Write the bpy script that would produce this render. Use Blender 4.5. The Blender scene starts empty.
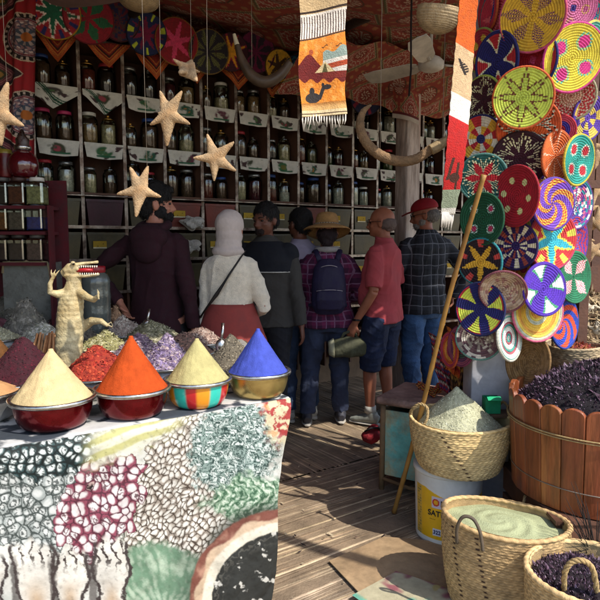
import bpy, bmesh, math, random
import numpy as np
from mathutils import Vector, Matrix, noise
random.seed(7); rng = np.random.default_rng(7)
C = bpy.context.scene.collection
PI = math.pi; R = math.radians
# ---------------------------------------------------------------- camera model
FO = 589.0; PITCH = R(5.62); CAMZ = 1.5
def ray(px, py):
    u = (px-300)/FO; v = (300-py)/FO
    return Vector((u, math.cos(PITCH)+math.sin(PITCH)*v, -math.sin(PITCH)+math.cos(PITCH)*v))
def at(px, py, Y):
    d = ray(px, py); return Vector((0, 0, CAMZ)) + d*(Y/d.y)
def atv(px, py, Y):      # arrays of photo pixels and depths -> world points
    u = (px-300)/FO; v = (300-py)/FO; dy = math.cos(PITCH)+math.sin(PITCH)*v; dz = -math.sin(PITCH)+math.cos(PITCH)*v; Y = Y+0*px
    return np.stack([u*Y/dy, Y, CAMZ+dz*Y/dy], -1)
def on(px, py, z=0.0):
    d = ray(px, py); return Vector((0, 0, CAMZ)) + d*((z-CAMZ)/d.z)
def proj(P):            # numpy world points -> photo pixels (used to lay out printed artwork)
    P = np.asarray(P); x = P[:, 0]; y = P[:, 1]; z = P[:, 2]-CAMZ
    f = y*math.cos(PITCH)-z*math.sin(PITCH); w = y*math.sin(PITCH)+z*math.cos(PITCH)
    return 300+FO*x/f, 300-FO*w/f
U = Vector((0.824, 0.566, 0)).normalized(); Vv = Vector((-U.y, U.x, 0))
def lin(c):
    if isinstance(c, str):
        c = [int(c[i:i+2], 16)/255 for i in (1, 3, 5)]
    return tuple((x/12.92 if x <= .04045 else ((x+.055)/1.055)**2.4) for x in c)
# ---------------------------------------------------------------- materials
_m = {}
def mat(name, col='#808080', rough=.7, metal=0.0, var=.18, scale=14, bump=.15, bscale=60, coat=0.0, alpha=1.0, sheen=0.0, vc=False, spec=.4, col2=None, emis=None, trans=0.0, ring=0, dist=.01, stretch=0):
    if name in _m: return _m[name]
    m = bpy.data.materials.new(name); m.use_nodes = True; nt = m.node_tree; N = nt.nodes; L = nt.links
    b = N['Principled BSDF']
    b.inputs['Roughness'].default_value = rough; b.inputs['Metallic'].default_value = metal
    b.inputs['Specular IOR Level'].default_value = spec
    b.inputs['Coat Weight'].default_value = coat
    if trans: b.inputs['Transmission Weight'].default_value = trans; b.inputs['IOR'].default_value = 1.2
    if sheen: b.inputs['Sheen Weight'].default_value = sheen
    b.inputs['Alpha'].default_value = alpha
    tc = N.new('ShaderNodeTexCoord')
    n1 = N.new('ShaderNodeTexNoise'); n1.inputs['Scale'].default_value = scale; n1.inputs['Detail'].default_value = 6; n1.inputs['Roughness'].default_value = .65
    vec = tc.outputs['Object']
    if stretch:
        mp = N.new('ShaderNodeMapping'); mp.inputs['Scale'].default_value = (1, 1, stretch); L.new(vec, mp.inputs['Vector']); vec = mp.outputs[0]
    L.new(vec, n1.inputs['Vector'])
    mx = N.new('ShaderNodeMix'); mx.data_type = 'RGBA'; mx.blend_type = 'MULTIPLY'
    rp = N.new('ShaderNodeMapRange'); rp.inputs[1].default_value = .3; rp.inputs[2].default_value = .7
    rp.inputs[3].default_value = 1-var*1.6; rp.inputs[4].default_value = 1+var*.7
    L.new(n1.outputs['Fac'], rp.inputs[0])
    mx.inputs[0].default_value = 1.0
    if vc:
        a = N.new('ShaderNodeAttribute'); a.attribute_name = 'Col'; L.new(a.outputs['Color'], mx.inputs[6])
    elif col2:
        m2 = N.new('ShaderNodeMix'); m2.data_type = 'RGBA'
        n3 = N.new('ShaderNodeTexNoise'); n3.inputs['Scale'].default_value = scale*.45; n3.inputs['Detail'].default_value = 8; n3.inputs['Roughness'].default_value = .7
        L.new(vec, n3.inputs['Vector'])
        r3 = N.new('ShaderNodeMapRange'); r3.inputs[1].default_value = .42; r3.inputs[2].default_value = .6; L.new(n3.outputs['Fac'], r3.inputs[0])
        L.new(r3.outputs[0], m2.inputs[0]); m2.inputs[6].default_value = (*lin(col), 1); m2.inputs[7].default_value = (*lin(col2), 1)
        L.new(m2.outputs[2], mx.inputs[6])
    else:
        mx.inputs[6].default_value = (*lin(col), 1)
    L.new(rp.outputs[0], mx.inputs[7]); L.new(mx.outputs[2], b.inputs['Base Color'])
    if rough > .12:
        r2 = N.new('ShaderNodeMapRange'); r2.inputs[1].default_value = .3; r2.inputs[2].default_value = .7
        r2.inputs[3].default_value = max(.03, rough-.12); r2.inputs[4].default_value = min(1, rough+.12)
        L.new(n1.outputs['Fac'], r2.inputs[0]); L.new(r2.outputs[0], b.inputs['Roughness'])
    if bump:
        n2 = N.new('ShaderNodeTexNoise'); n2.inputs['Scale'].default_value = bscale; n2.inputs['Detail'].default_value = 4
        L.new(vec, n2.inputs['Vector'])
        bp = N.new('ShaderNodeBump'); bp.inputs['Strength'].default_value = bump; bp.inputs['Distance'].default_value = dist
        L.new(n2.outputs['Fac'], bp.inputs['Height']); L.new(bp.outputs['Normal'], b.inputs['Normal'])
    _m[name] = m; return m
def plaid(name, base, line1, line2, sp=.07, wid=.13):
    m = mat(name, base, .9, var=.1, bump=.2, bscale=150); nt = m.node_tree; N = nt.nodes; L = nt.links
    tc = N.new('ShaderNodeTexCoord'); sx = N.new('ShaderNodeSeparateXYZ'); L.new(tc.outputs['Object'], sx.inputs[0])
    wn = N.new('ShaderNodeTexNoise'); wn.inputs['Scale'].default_value = 5; L.new(tc.outputs['Object'], wn.inputs['Vector'])
    def M(op, a, b=None, c=None):
        n = N.new('ShaderNodeMath'); n.operation = op
        for i, v in enumerate((a, b, c)):
            if v is None: continue
            if isinstance(v, (int, float)): n.inputs[i].default_value = v
            else: L.new(v, n.inputs[i])
        return n.outputs[0]
    w = M('MULTIPLY', wn.outputs['Fac'], .05)
    def band(coord, off, width):
        f = M('FRACT', M('DIVIDE', M('ADD', M('ADD', coord, w), off), sp)); return M('LESS_THAN', f, width)
    xy = M('MULTIPLY', M('ARCTAN2', sx.outputs['X'], M('MULTIPLY', sx.outputs['Y'], -1.0)), .17)
    a = M('MAXIMUM', band(xy, 3.0, wid), band(sx.outputs['Z'], 3.02, wid))
    b2 = M('MULTIPLY', M('ADD', band(xy, 3.03, .42), band(sx.outputs['Z'], 3.05, .42)), .45)
    m1 = N.new('ShaderNodeMix'); m1.data_type = 'RGBA'; m1.inputs[6].default_value = (*lin(base), 1); m1.inputs[7].default_value = (*lin(line2), 1); L.new(b2, m1.inputs[0])
    m2 = N.new('ShaderNodeMix'); m2.data_type = 'RGBA'; L.new(m1.outputs[2], m2.inputs[6]); m2.inputs[7].default_value = (*lin(line1), 1); L.new(a, m2.inputs[0])
    L.new(m2.outputs[2], N['Principled BSDF'].inputs['Base Color']); return m
def glassmat(name, tint='#dfe6e2', opac=.28):
    if name in _m: return _m[name]
    m = bpy.data.materials.new(name); m.use_nodes = True; nt = m.node_tree; N = nt.nodes; L = nt.links
    out = N['Material Output']; N.remove(N['Principled BSDF'])
    t = N.new('ShaderNodeBsdfTransparent'); t.inputs[0].default_value = (*lin(tint), 1)
    g = N.new('ShaderNodeBsdfGlossy'); g.inputs['Roughness'].default_value = .08
    fr = N.new('ShaderNodeFresnel'); fr.inputs[0].default_value = 1.5
    ad = N.new('ShaderNodeMath'); ad.operation = 'ADD'; ad.inputs[1].default_value = opac*.4; L.new(fr.outputs[0], ad.inputs[0])
    mx = N.new('ShaderNodeMixShader'); L.new(ad.outputs[0], mx.inputs[0]); L.new(t.outputs[0], mx.inputs[1]); L.new(g.outputs[0], mx.inputs[2])
    L.new(mx.outputs[0], out.inputs[0]); _m[name] = m; return m
VC = lambda: mat('painted_weave', rough=.85, vc=True, var=.22, scale=40, bump=.3, bscale=220)
VCloth = lambda: mat('printed_fabric', rough=.9, vc=True, var=.14, scale=25, bump=.25, bscale=300)
# ---------------------------------------------------------------- geometry container
class G:
    def __init__(s): s.v = []; s.f = []; s.c = []; s.n = 0
    def add(s, V, Fc, col=None):
        V = np.asarray(V, float).reshape(-1, 3); s.v.append(V)
        for f in Fc: s.f.append(tuple(int(i)+s.n for i in f))
        if col is None: col = (1, 1, 1)
        col = np.asarray(col, float)
        if col.ndim == 1: col = np.tile(col, (len(V), 1))
        s.c.append(col); s.n += len(V); return s
    def box(s, c, d, rz=0, col=None, M=None):
        x, y, z = np.array(d)/2.0
        V = np.array([(-x,-y,-z),(x,-y,-z),(x,y,-z),(-x,y,-z),(-x,-y,z),(x,-y,z),(x,y,z),(-x,y,z)])
        if M is not None: V = V @ np.array(M.to_3x3()).T
        if rz: a, b = math.cos(rz), math.sin(rz); V = V @ np.array([(a, b, 0), (-b, a, 0), (0, 0, 1)])
        return s.add(V+np.array(c), [(0,3,2,1),(4,5,6,7),(0,1,5,4),(1,2,6,5),(2,3,7,6),(3,0,4,7)], col)
    def tube(s, P, r, n=8, col=None, flat=None, cap=True, up=None):
        P = [Vector(p) for p in P]; m = len(P)
        r = [r]*m if isinstance(r, (int, float)) else list(r)
        V = []; ref = Vector(up) if up else None
        for i, p in enumerate(P):
            t = (P[min(i+1, m-1)]-P[max(i-1, 0)])
            if t.length < 1e-9: t = Vector((0, 0, 1))
            t.normalize()
            if ref is None: ref = Vector((1, 0, 0)) if abs(t.x) < .8 else Vector((0, 1, 0))
            a = (ref - t*ref.dot(t))
            if a.length < 1e-6: a = t.orthogonal()
            a.normalize(); b = t.cross(a)
            if not up: ref = a
            ri = r[i]; ra, rb = (ri if isinstance(ri, (tuple, list)) else (ri, ri))
            for k in range(n):
                th = 2*PI*k/n; V.append(p+a*(ra*math.cos(th))+b*(rb*math.sin(th)))
        Fc = [(i*n+k, i*n+(k+1) % n, (i+1)*n+(k+1) % n, (i+1)*n+k) for i in range(m-1) for k in range(n)]
        if cap: Fc += [tuple(range(n-1, -1, -1)), tuple((m-1)*n+k for k in range(n))]
        return s.add([tuple(v) for v in V], Fc, col)
    def ring(s, c, r, t, n=40, m=8, col=None, M=None, sy=1.0):
        V = []; Fc = []
        for i in range(n):
            a = 2*PI*i/n
            for k in range(m):
                b = 2*PI*k/m; q = r+t*math.cos(b); V.append((q*math.cos(a), q*math.sin(a)*sy, t*math.sin(b)))
        for i in range(n):
            for k in range(m): Fc.append((i*m+k, ((i+1) % n)*m+k, ((i+1) % n)*m+(k+1) % m, i*m+(k+1) % m))
        V = np.array(V)
        if M is not None: V = V @ np.array(M.to_3x3()).T
        return s.add(V+np.array(c), Fc, col)
    def lathe(s, prof, n=40, c=(0, 0, 0), col=None, wob=0, seed=0, colfn=None, close=False):
        V = []; m = len(prof); cl = []
        for i, (r, z) in enumerate(prof):
            for k in range(n):
                th = 2*PI*k/n; q = r
                if wob: q = r*(1+wob*math.sin(2*th+seed)+wob*.6*math.sin(3*th+seed*2))
                V.append((c[0]+q*math.cos(th), c[1]+q*math.sin(th), c[2]+z))
                if colfn: cl.append(colfn(r, z, th))
        Fc = [(i*n+k, i*n+(k+1) % n, (i+1)*n+(k+1) % n, (i+1)*n+k) for i in range(m-1) for k in range(n)]
        if close: Fc += [tuple(range(n-1, -1, -1)), tuple((m-1)*n+k for k in range(n))]
        return s.add(V, Fc, cl if colfn else col)
    def ell(s, c, r, n=16, m=10, col=None, M=None):
        V = [(0, 0, -1)]
        for i in range(1, m):
            p = -PI/2+PI*i/m
            for k in range(n): V.append((math.cos(p)*math.cos(2*PI*k/n), math.cos(p)*math.sin(2*PI*k/n), math.sin(p)))
        V.append((0, 0, 1)); V = np.array(V)*np.array(r)
        if M is not None: V = V @ np.array(M.to_3x3()).T
        Fc = [(0, 1+(k+1) % n, 1+k) for k in range(n)]
        for i in range(m-2):
            for k in range(n): a = 1+i*n; Fc.append((a+k, a+(k+1) % n, a+n+(k+1) % n, a+n+k))
        a = 1+(m-2)*n; Fc += [(a+k, a+(k+1) % n, len(V)-1) for k in range(n)]
        return s.add(V+np.array(c), Fc, col)
    def xf(s, M):
        M = np.array(M); s.v = [v @ M[:3, :3].T + M[:3, 3] for v in s.v]; return s
    def merge(s, g, M=None):
        for v, c in zip(g.v, g.c): pass
        V = np.concatenate(g.v); 
        if M is not None: M = np.array(M); V = V @ M[:3, :3].T + M[:3, 3]
        return s.add(V, g.f, np.concatenate(g.c))
    def V(s): return np.concatenate(s.v)
def gridgeo(P, cols=None):          # P: (nv, nu, 3)
    nv, nu = P.shape[:2]; i = np.arange((nv-1)*(nu-1)); r = i//(nu-1); c = i % (nu-1); a = r*nu+c
    return P.reshape(-1, 3), np.stack([a, a+1, a+nu+1, a+nu], 1), (None if cols is None else cols.reshape(-1, 3))
def mesh(name, V, Fc, m, col=None, smooth=True):
    me = bpy.data.meshes.new(name); V = np.asarray(V, float)
    if isinstance(Fc, np.ndarray):
        k = Fc.shape[1]; me.vertices.add(len(V)); me.vertices.foreach_set('co', V.astype(np.float32).ravel())
        me.loops.add(Fc.size); me.loops.foreach_set('vertex_index', Fc.astype(np.int32).ravel())
        me.polygons.add(len(Fc)); me.polygons.foreach_set('loop_start', np.arange(0, Fc.size, k, dtype=np.int32))
        me.update(calc_edges=True); me.validate()
    else: me.from_pydata([tuple(v) for v in V], [], Fc)
    if col is not None:
        a = me.color_attributes.new('Col', 'FLOAT_COLOR', 'POINT')
        a.data.foreach_set('color', np.concatenate([np.asarray(col), np.ones((len(V), 1))], 1).astype(np.float32).ravel())
    if smooth: me.polygons.foreach_set('use_smooth', [True]*len(me.polygons))
    if m: me.materials.append(m)
    return me
def chain(o):
    v = Vector((0, 0, 0))
    while o: v += o.location; o = o.parent
    return v
def tag(o, label=None, cat=None, group=None, kind=None):
    if label: o['label'] = label
    if cat: o['category'] = cat
    if group: o['group'] = group
    if kind: o['kind'] = kind
    return o
def thing(name, label, cat, loc=(0, 0, 0), rz=0, group=None):
    o = bpy.data.objects.new(name, None); C.objects.link(o); o.location = loc; o.rotation_euler = (0, 0, rz)
    o.empty_display_size = .05
    return tag(o, label, cat, group)
def part(name, g, m, parent=None, world=False, smooth=True, bevel=0, sub=0, auto=None):
    if isinstance(g, G): V, Fc, col = g.V(), g.f, np.concatenate(g.c)
    elif isinstance(g, bpy.types.Mesh):
        o = bpy.data.objects.new(name, g); C.objects.link(o); o.parent = parent
        return o
    else: V, Fc, col = g
    V = np.asarray(V)
    if world and parent: V = V-np.array(chain(parent))
    me = mesh(name, V, Fc, m, col, smooth)
    if auto is not None:
        try: me.set_sharp_from_angle(angle=R(auto))
        except Exception: pass
    o = bpy.data.objects.new(name, me); C.objects.link(o); o.parent = parent
    if bevel:
        b = o.modifiers.new('b', 'BEVEL'); b.width = bevel; b.segments = 2; b.limit_method = 'ANGLE'
    if sub:
        b = o.modifiers.new('s', 'SUBSURF'); b.levels = sub; b.render_levels = sub
    return o
def solo(name, g, m, label, cat, loc=None, group=None, world=True, **k):
    o = part(name, g, m, None, **k)
    if loc is not None:
        if world: o.data.transform(Matrix.Translation(-Vector(loc)))
        o.location = loc
    return tag(o, label, cat, group)
def dup(root, loc=None, rz=None, label=None, group=None):
    r = root.copy(); C.objects.link(r)
    if loc is not None: r.location = loc
    if rz is not None: r.rotation_euler = (0, 0, rz)
    if label: r['label'] = label
    if group: r['group'] = group
    for ch in list(root.children):
        c = ch.copy(); C.objects.link(c); c.parent = r
        for g in list(ch.children):
            d = g.copy(); C.objects.link(d); d.parent = c
    return r
def struct(name, g, m, **k):
    o = part(name, g, m, None, **k); o['kind'] = 'structure'; return o
def remesh(name, g, m, vox=.01, sm=4, wr=0.0, wf=14, col=None):
    V = g.V(); me = mesh('tmp', V, g.f, None); o = bpy.data.objects.new('tmp', me); C.objects.link(o)
    r = o.modifiers.new('r', 'REMESH'); r.mode = 'VOXEL'; r.voxel_size = vox; r.adaptivity = 0
    s = o.modifiers.new('s', 'SMOOTH'); s.factor = .5; s.iterations = sm
    dg = bpy.context.evaluated_depsgraph_get(); dg.update()
    ev = o.evaluated_get(dg); out = bpy.data.meshes.new_from_object(ev); out.name = name
    bpy.data.objects.remove(o); bpy.data.meshes.remove(me)
    n = len(out.vertices); co = np.empty(n*3, np.float32); out.vertices.foreach_get('co', co); co = co.reshape(-1, 3)
    if wr:
        no = np.empty(n*3, np.float32); out.vertices.foreach_get('normal', no); no = no.reshape(-1, 3)
        x, y, z = co.T.astype(float); w = wf
        d = np.sin(w*(z*1.3+.7*x)+2.5*np.sin(w*.45*x+1)+2*np.sin(w*.5*y))*.45+np.sin(w*2.1*(z*.8-.9*x+.5*y)+3*np.sin(w*.6*z+2))*.3
        for q_, (a1, a2, a3, f_) in enumerate(((1.1, .5, 1.5, 1.0), (-.9, .7, 1.3, 1.5), (.4, -1.0, 1.9, 2.3))):
            d += (.55, .4, .3)[q_]*((1-np.abs(np.sin(w*.55*f_*(a1*x+a2*y+a3*z)+1.9*np.sin(w*.33*f_*(a3*x-a1*z)+q_*2)+q_*1.7)))**3*2-.6)*(.5+.5*np.sin(w*.4*(x*a2-z*a1)+q_))
        co += no*(d*wr)[:, None].astype(np.float32); out.vertices.foreach_set('co', co.ravel())
    out.materials.clear(); out.materials.append(m)
    out.polygons.foreach_set('use_smooth', [True]*len(out.polygons)); out.update()
    return out
def fbm(x, y, s=1.0, seed=0):
    v = np.zeros_like(x); a = 1.0
    r = np.random.default_rng(seed)
    for o in range(4):
        for _ in range(3):
            t = r.uniform(0, 2*PI); ph = r.uniform(0, 6.28); f = s*(2**o)*r.uniform(.7, 1.3)
            v += a*np.sin(f*(x*np.cos(t)+y*np.sin(t))+ph+1.3*np.sin(f*.6*(x*np.sin(t)-y*np.cos(t))+ph*2))
        a *= .5
    return v/4
def vor(x, y, size, seed=0, ax=1.0, ay=1.0):       # jittered Voronoi: returns f1, f2, cell random
    X = x/(size*ax); Y = y/(size*ay); ix = np.floor(X); iy = np.floor(Y)
    f1 = np.full(x.shape, 9.0); f2 = np.full(x.shape, 9.0); rn = np.zeros(x.shape)
    def h(a, b, k):
        t = np.sin(a*127.1+b*311.7+k*74.7+seed*13.7)*43758.5453; return t-np.floor(t)
    for dx in (-1, 0, 1):
        for dy in (-1, 0, 1):
            cx = ix+dx; cy = iy+dy; px = cx+.15+.7*h(cx, cy, 1); py = cy+.15+.7*h(cx, cy, 2)
            d = np.hypot(X-px, Y-py); m = d < f1
            f2 = np.where(m, f1, np.minimum(f2, d)); rn = np.where(m, h(cx, cy, 3), rn); f1 = np.where(m, d, f1)
    return f1, f2, rn
def sst(a, b, x): t = np.clip((x-a)/(b-a), 0, 1); return t*t*(3-2*t)
def mixc(A, B, t): return A*(1-t[..., None])+B*t[..., None]
# ================================================================ world, camera, light
sc = bpy.context.scene
w = bpy.data.worlds.new('World'); sc.world = w; w.use_nodes = True
SUN_EL = R(50); SUN_AZ = R(48)          # sun behind the viewer, to the right
SUNV = Vector((math.sin(SUN_AZ)*math.cos(SUN_EL), -math.cos(SUN_AZ)*math.cos(SUN_EL), math.sin(SUN_EL)))
sk = w.node_tree.nodes.new('ShaderNodeTexSky'); sk.sky_type = 'NISHITA'; sk.sun_disc = False
sk.sun_elevation = SUN_EL; sk.sun_rotation = PI-SUN_AZ
bg = w.node_tree.nodes['Background']; w.node_tree.links.new(sk.outputs[0], bg.inputs[0]); bg.inputs[1].default_value = .15
sl = bpy.data.lights.new('sun', 'SUN'); sl.energy = 2.5; sl.angle = R(.5); sl.color = (1, .95, .87)
so = bpy.data.objects.new('sun', sl); C.objects.link(so); so.rotation_euler = (-SUNV).to_track_quat('-Z', 'Y').to_euler()
cd = bpy.data.cameras.new('camera'); cam = bpy.data.objects.new('camera', cd); C.objects.link(cam); sc.camera = cam
cam.location = (0, 0, CAMZ); cam.rotation_euler = (PI/2-PITCH, 0, 0); cd.lens = 36*FO/600; cd.sensor_width = 36; cd.clip_end = 500; cd.clip_start = .02
sc.view_settings.view_transform = 'Standard'; sc.view_settings.look = 'None'; sc.view_settings.exposure = 1.22; sc.view_settings.gamma = 1
sc.cycles.use_denoising = True; sc.cycles.max_bounces = 8; sc.cycles.transparent_max_bounces = 12
# ================================================================ ground
def SD(s, d, z=0.0): p = U*s+Vv*d; return Vector((p.x, p.y, z))
g = G(); g.add([(-60, -60, -.02), (60, -60, -.02), (60, 60, -.02), (-60, 60, -.02)], [(0, 1, 2, 3)])
struct('ground', g, mat('dusty_earth', '#b09c80', .95, var=.3, scale=3, bump=.5, bscale=25, col2='#958266'), smooth=False)
def mat_ribs(s0, s1, d0, d1, along_u, seed):
    r = np.random.default_rng(seed); V = []; Fc = []; Co = []; off = 0
    a0, a1, b0, b1 = (s0, s1, d0, d1) if along_u else (d0, d1, s0, s1)
    b = b0; prof = [(-.5, 0), (-.38, .7), (0, 1), (.38, .7), (.5, 0)]
    while b < b1:
        wd = r.uniform(.009, .020); hh = wd*r.uniform(.12, .26); n = int((a1-a0)/.07)
        A = np.linspace(a0+r.normal(0, .02), a1+r.normal(0, .02), n)
        drift = .007*np.sin(A*r.uniform(1, 3)+r.uniform(0, 6))+.003*np.sin(A*9+r.uniform(0, 6)); lift = .0015*np.sin(A*r.uniform(2, 7)+r.uniform(0, 6))
        base = np.array(lin(['#a8937a', '#9c866c', '#b8a284', '#8f7960', '#ad9878'][r.integers(5)]))*r.uniform(.6, 1.15)
        tone = 1+.22*np.sin(A*r.uniform(.8, 5)+r.uniform(0, 6))+r.normal(0, .09, n)
        for j, (o, h) in enumerate(prof):
            B = b+wd*o+drift; Z = .002+hh*h+lift
            P = np.stack([A, B], 1) if along_u else np.stack([B, A], 1)
            V.append(np.stack([P[:, 0]*U.x+P[:, 1]*Vv.x, P[:, 0]*U.y+P[:, 1]*Vv.y, Z], 1))
            Co.append(base[None]*tone[:, None]*(1 if j in (1, 2, 3) else .82))
        for j in range(4):
            k = np.arange(n-1); q = np.stack([off+j*n+k, off+j*n+k+1, off+(j+1)*n+k+1, off+(j+1)*n+k], 1)
            Fc.append(q if along_u else q[:, ::-1])
        off += 5*n; b += wd*r.uniform(.74, .92)
    q = [SD(s0, d0, .0045), SD(s1, d0, .0045), SD(s1, d1, .0045), SD(s0, d1, .0045)]; V.append(np.array([tuple(p) for p in q])); Fc.append(np.array([[off, off+1, off+2, off+3]])); Co.append(np.tile(np.array(lin('#85725c')), (4, 1)))
    return np.concatenate(V), np.concatenate(Fc), np.clip(np.concatenate(Co), .005, 1)
MR = mat('palm_rib', rough=.9, vc=True, var=.28, scale=6, bump=.5, bscale=90)
solo('reed_mat', mat_ribs(-1.6, 3.6, .7, 3.0, True, 1), MR, 'near floor mat of weathered palm ribs running past the end of the cloth-covered table', 'mat', loc=SD(.5, 2, 0))
solo('reed_mat', mat_ribs(-2.2, 4.2, 3.02, 5.4, False, 2), MR, 'far floor mat of palm ribs under the feet of the standing shoppers', 'mat', loc=SD(.5, 4, 0))
# small litter trodden into the mat
g = G()
for k in range(420):
    p = SD(rng.uniform(-.6, 2.6), rng.uniform(1.3, 4.2), .016); s_ = rng.uniform(.003, .012)
    a = rng.uniform(0, 6.28); dx = np.array([math.cos(a), math.sin(a), 0])*s_*rng.uniform(1, 2.4); dy = np.array([-math.sin(a), math.cos(a), 0])*s_*.6
    c = np.array(p); cc = np.array(lin(['#3a1d22', '#4d3a2a', '#b9a98c', '#2a2022'][rng.integers(4)]))
    g.add([c-dx, c+dy*.9, c+dx+(0, 0, .004), c-dy], [(0, 1, 2), (0, 2, 3)], cc)
tag(part('litter', g, VCloth(), smooth=False), 'scattered petal crumbs and straw bits on the floor mats', 'litter', kind='stuff')
# cardboard and faded sheet on the floor
def floor_sheet(name, px, z, m, label, cat, colf=None):
    pts = [on(x, y, 0) for x, y in px]; n = len(pts); c = sum(pts, Vector())/n
    g = G(); t = .005
    V = [(p.x, p.y, z+.003*math.sin(i*2.1)) for i, p in enumerate(pts)]+[(p.x, p.y, z+t+.004*math.sin(i*2.1)) for i, p in enumerate(pts)]
    g.add(V, [tuple(range(n))[::-1], tuple(range(n, 2*n))]+[(i, (i+1) % n, n+(i+1) % n, n+i) for i in range(n)])
    return solo(name, g, m, label, cat, loc=(c.x, c.y, z), smooth=False)
floor_sheet('cardboard', [(329, 565), (384, 541), (440, 545), (480, 575), (470, 640), (395, 640), (358, 596)], .016, mat('cardboard', '#a58a68', .95, var=.25, scale=9, bump=.3, bscale=30, col2='#8f7658'), 'flattened piece of brown cardboard lying on the mat in front of the paint bucket', 'cardboard')
# faded printed paper: pastel bands
pts = [on(x, y, 0) for x, y in [(352, 602), (396, 577), (462, 600), (420, 650)]]
nu = nv = 60; a_, b_ = np.meshgrid(np.linspace(0, 1, nu), np.linspace(0, 1, nv))
P = sum(np.array(q)[None, None]*w_[..., None] for q, w_ in zip(pts, ((1-a_)*(1-b_), a_*(1-b_), a_*b_, (1-a_)*b_)))
P[..., 2] = .029+.0015*fbm(a_, b_, 5, 3)
cl = np.tile(np.array(lin('#a9a184')), (nv, nu, 1)); f = fbm(a_, b_, 4, 8)
for c_, t_ in (('#5f9c86', sst(.25, .45, f-.4*a_+.15)), ('#8a5257', sst(.3, .5, -f+.7*a_-.25)), ('#ab9a62', sst(.5, .6, fbm(a_, b_, 7, 5)))):
    cl = mixc(cl, np.array(lin(c_))[None, None], t_)
solo('printed_sheet', gridgeo(P, cl), VCloth(), 'faded pastel printed paper sheet overlapping the cardboard on the floor', 'paper', loc=on(400, 605, .03))
# ================================================================ spice table and its printed cloth
TZ = .88
L0 = on(0, 449, TZ); R0 = on(284, 399, TZ); E = (R0-L0).normalized(); NB = Vector((-E.y, E.x, 0))
TL = R0-E*1.75
t = thing('spice_table', 'long wooden stall table hidden under the printed cloth and spice basins', 'table', (TL+R0)/2+NB*.7-Vector((0, 0, TZ)))
wd = mat('old_wood', '#5b4330', .8, var=.35, scale=9, bump=.4)
BK = [TL+NB*1.75, R0+Vector((-.30, 1.50, 0)), R0+Vector((-.02, .55, 0))]
top = [TL+NB*.02+E*.01, R0+NB*.02-E*.02, BK[2], BK[1], BK[0]]
g = G(); n = 5; g.add([(p.x, p.y, TZ-.045) for p in top]+[(p.x, p.y, TZ-.008) for p in top], [tuple(range(n))[::-1], tuple(range(n, 2*n))]+[(i, (i+1) % n, n+(i+1) % n, n+i) for i in range(n)])
part('table_top', g, wd, t, world=True, smooth=False)
for p in (TL+NB*.15+E*.12, R0+NB*.22-E*.16, BK[1]+Vector((-.08, -.12, 0)), BK[0]+E*.1-NB*.1):
    part('leg', G().box((p.x, p.y, (TZ-.046)/2+.005), (.06, .06, TZ-.052)), wd, t, world=True, bevel=.004)
def vorc(x, y, size, seed=0, ax=1.0, ay=1.0, ang=0.0, warp=.35):       # Voronoi cells with their centres, so printed shapes are never cut by a region edge
    x = x+warp*size*fbm(x, y, 1.1/size, seed+1); y = y+warp*size*fbm(x, y, 1.1/size, seed+2)
    ca, sa = math.cos(ang), math.sin(ang); u = (x*ca+y*sa)/(size*ax); v = (-x*sa+y*ca)/(size*ay); ix = np.floor(u); iy = np.floor(v)
    f1 = np.full(x.shape, 9.0); f2 = f1.copy(); rn = np.zeros(x.shape); cu = u.copy(); cv = v.copy()
    def h(a, b, k): t = np.sin(a*127.1+b*311.7+k*74.7+seed*13.7)*43758.5453; return t-np.floor(t)
    for dx in (-1, 0, 1):
        for dy in (-1, 0, 1):
            cx = ix+dx; cy = iy+dy; px = cx+.12+.76*h(cx, cy, 1); py = cy+.12+.76*h(cx, cy, 2); d = np.hypot(u-px, v-py); m = d < f1
            f2 = np.where(m, f1, np.minimum(f2, d)); rn = np.where(m, h(cx, cy, 3), rn); cu = np.where(m, px, cu); cv = np.where(m, py, cv); f1 = np.where(m, d, f1)
    U_, V_ = cu*size*ax, cv*size*ay
    return f1, f2-f1, rn, U_*ca-V_*sa, U_*sa+V_*ca, np.arctan2(v-cv, u-cu)
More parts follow.
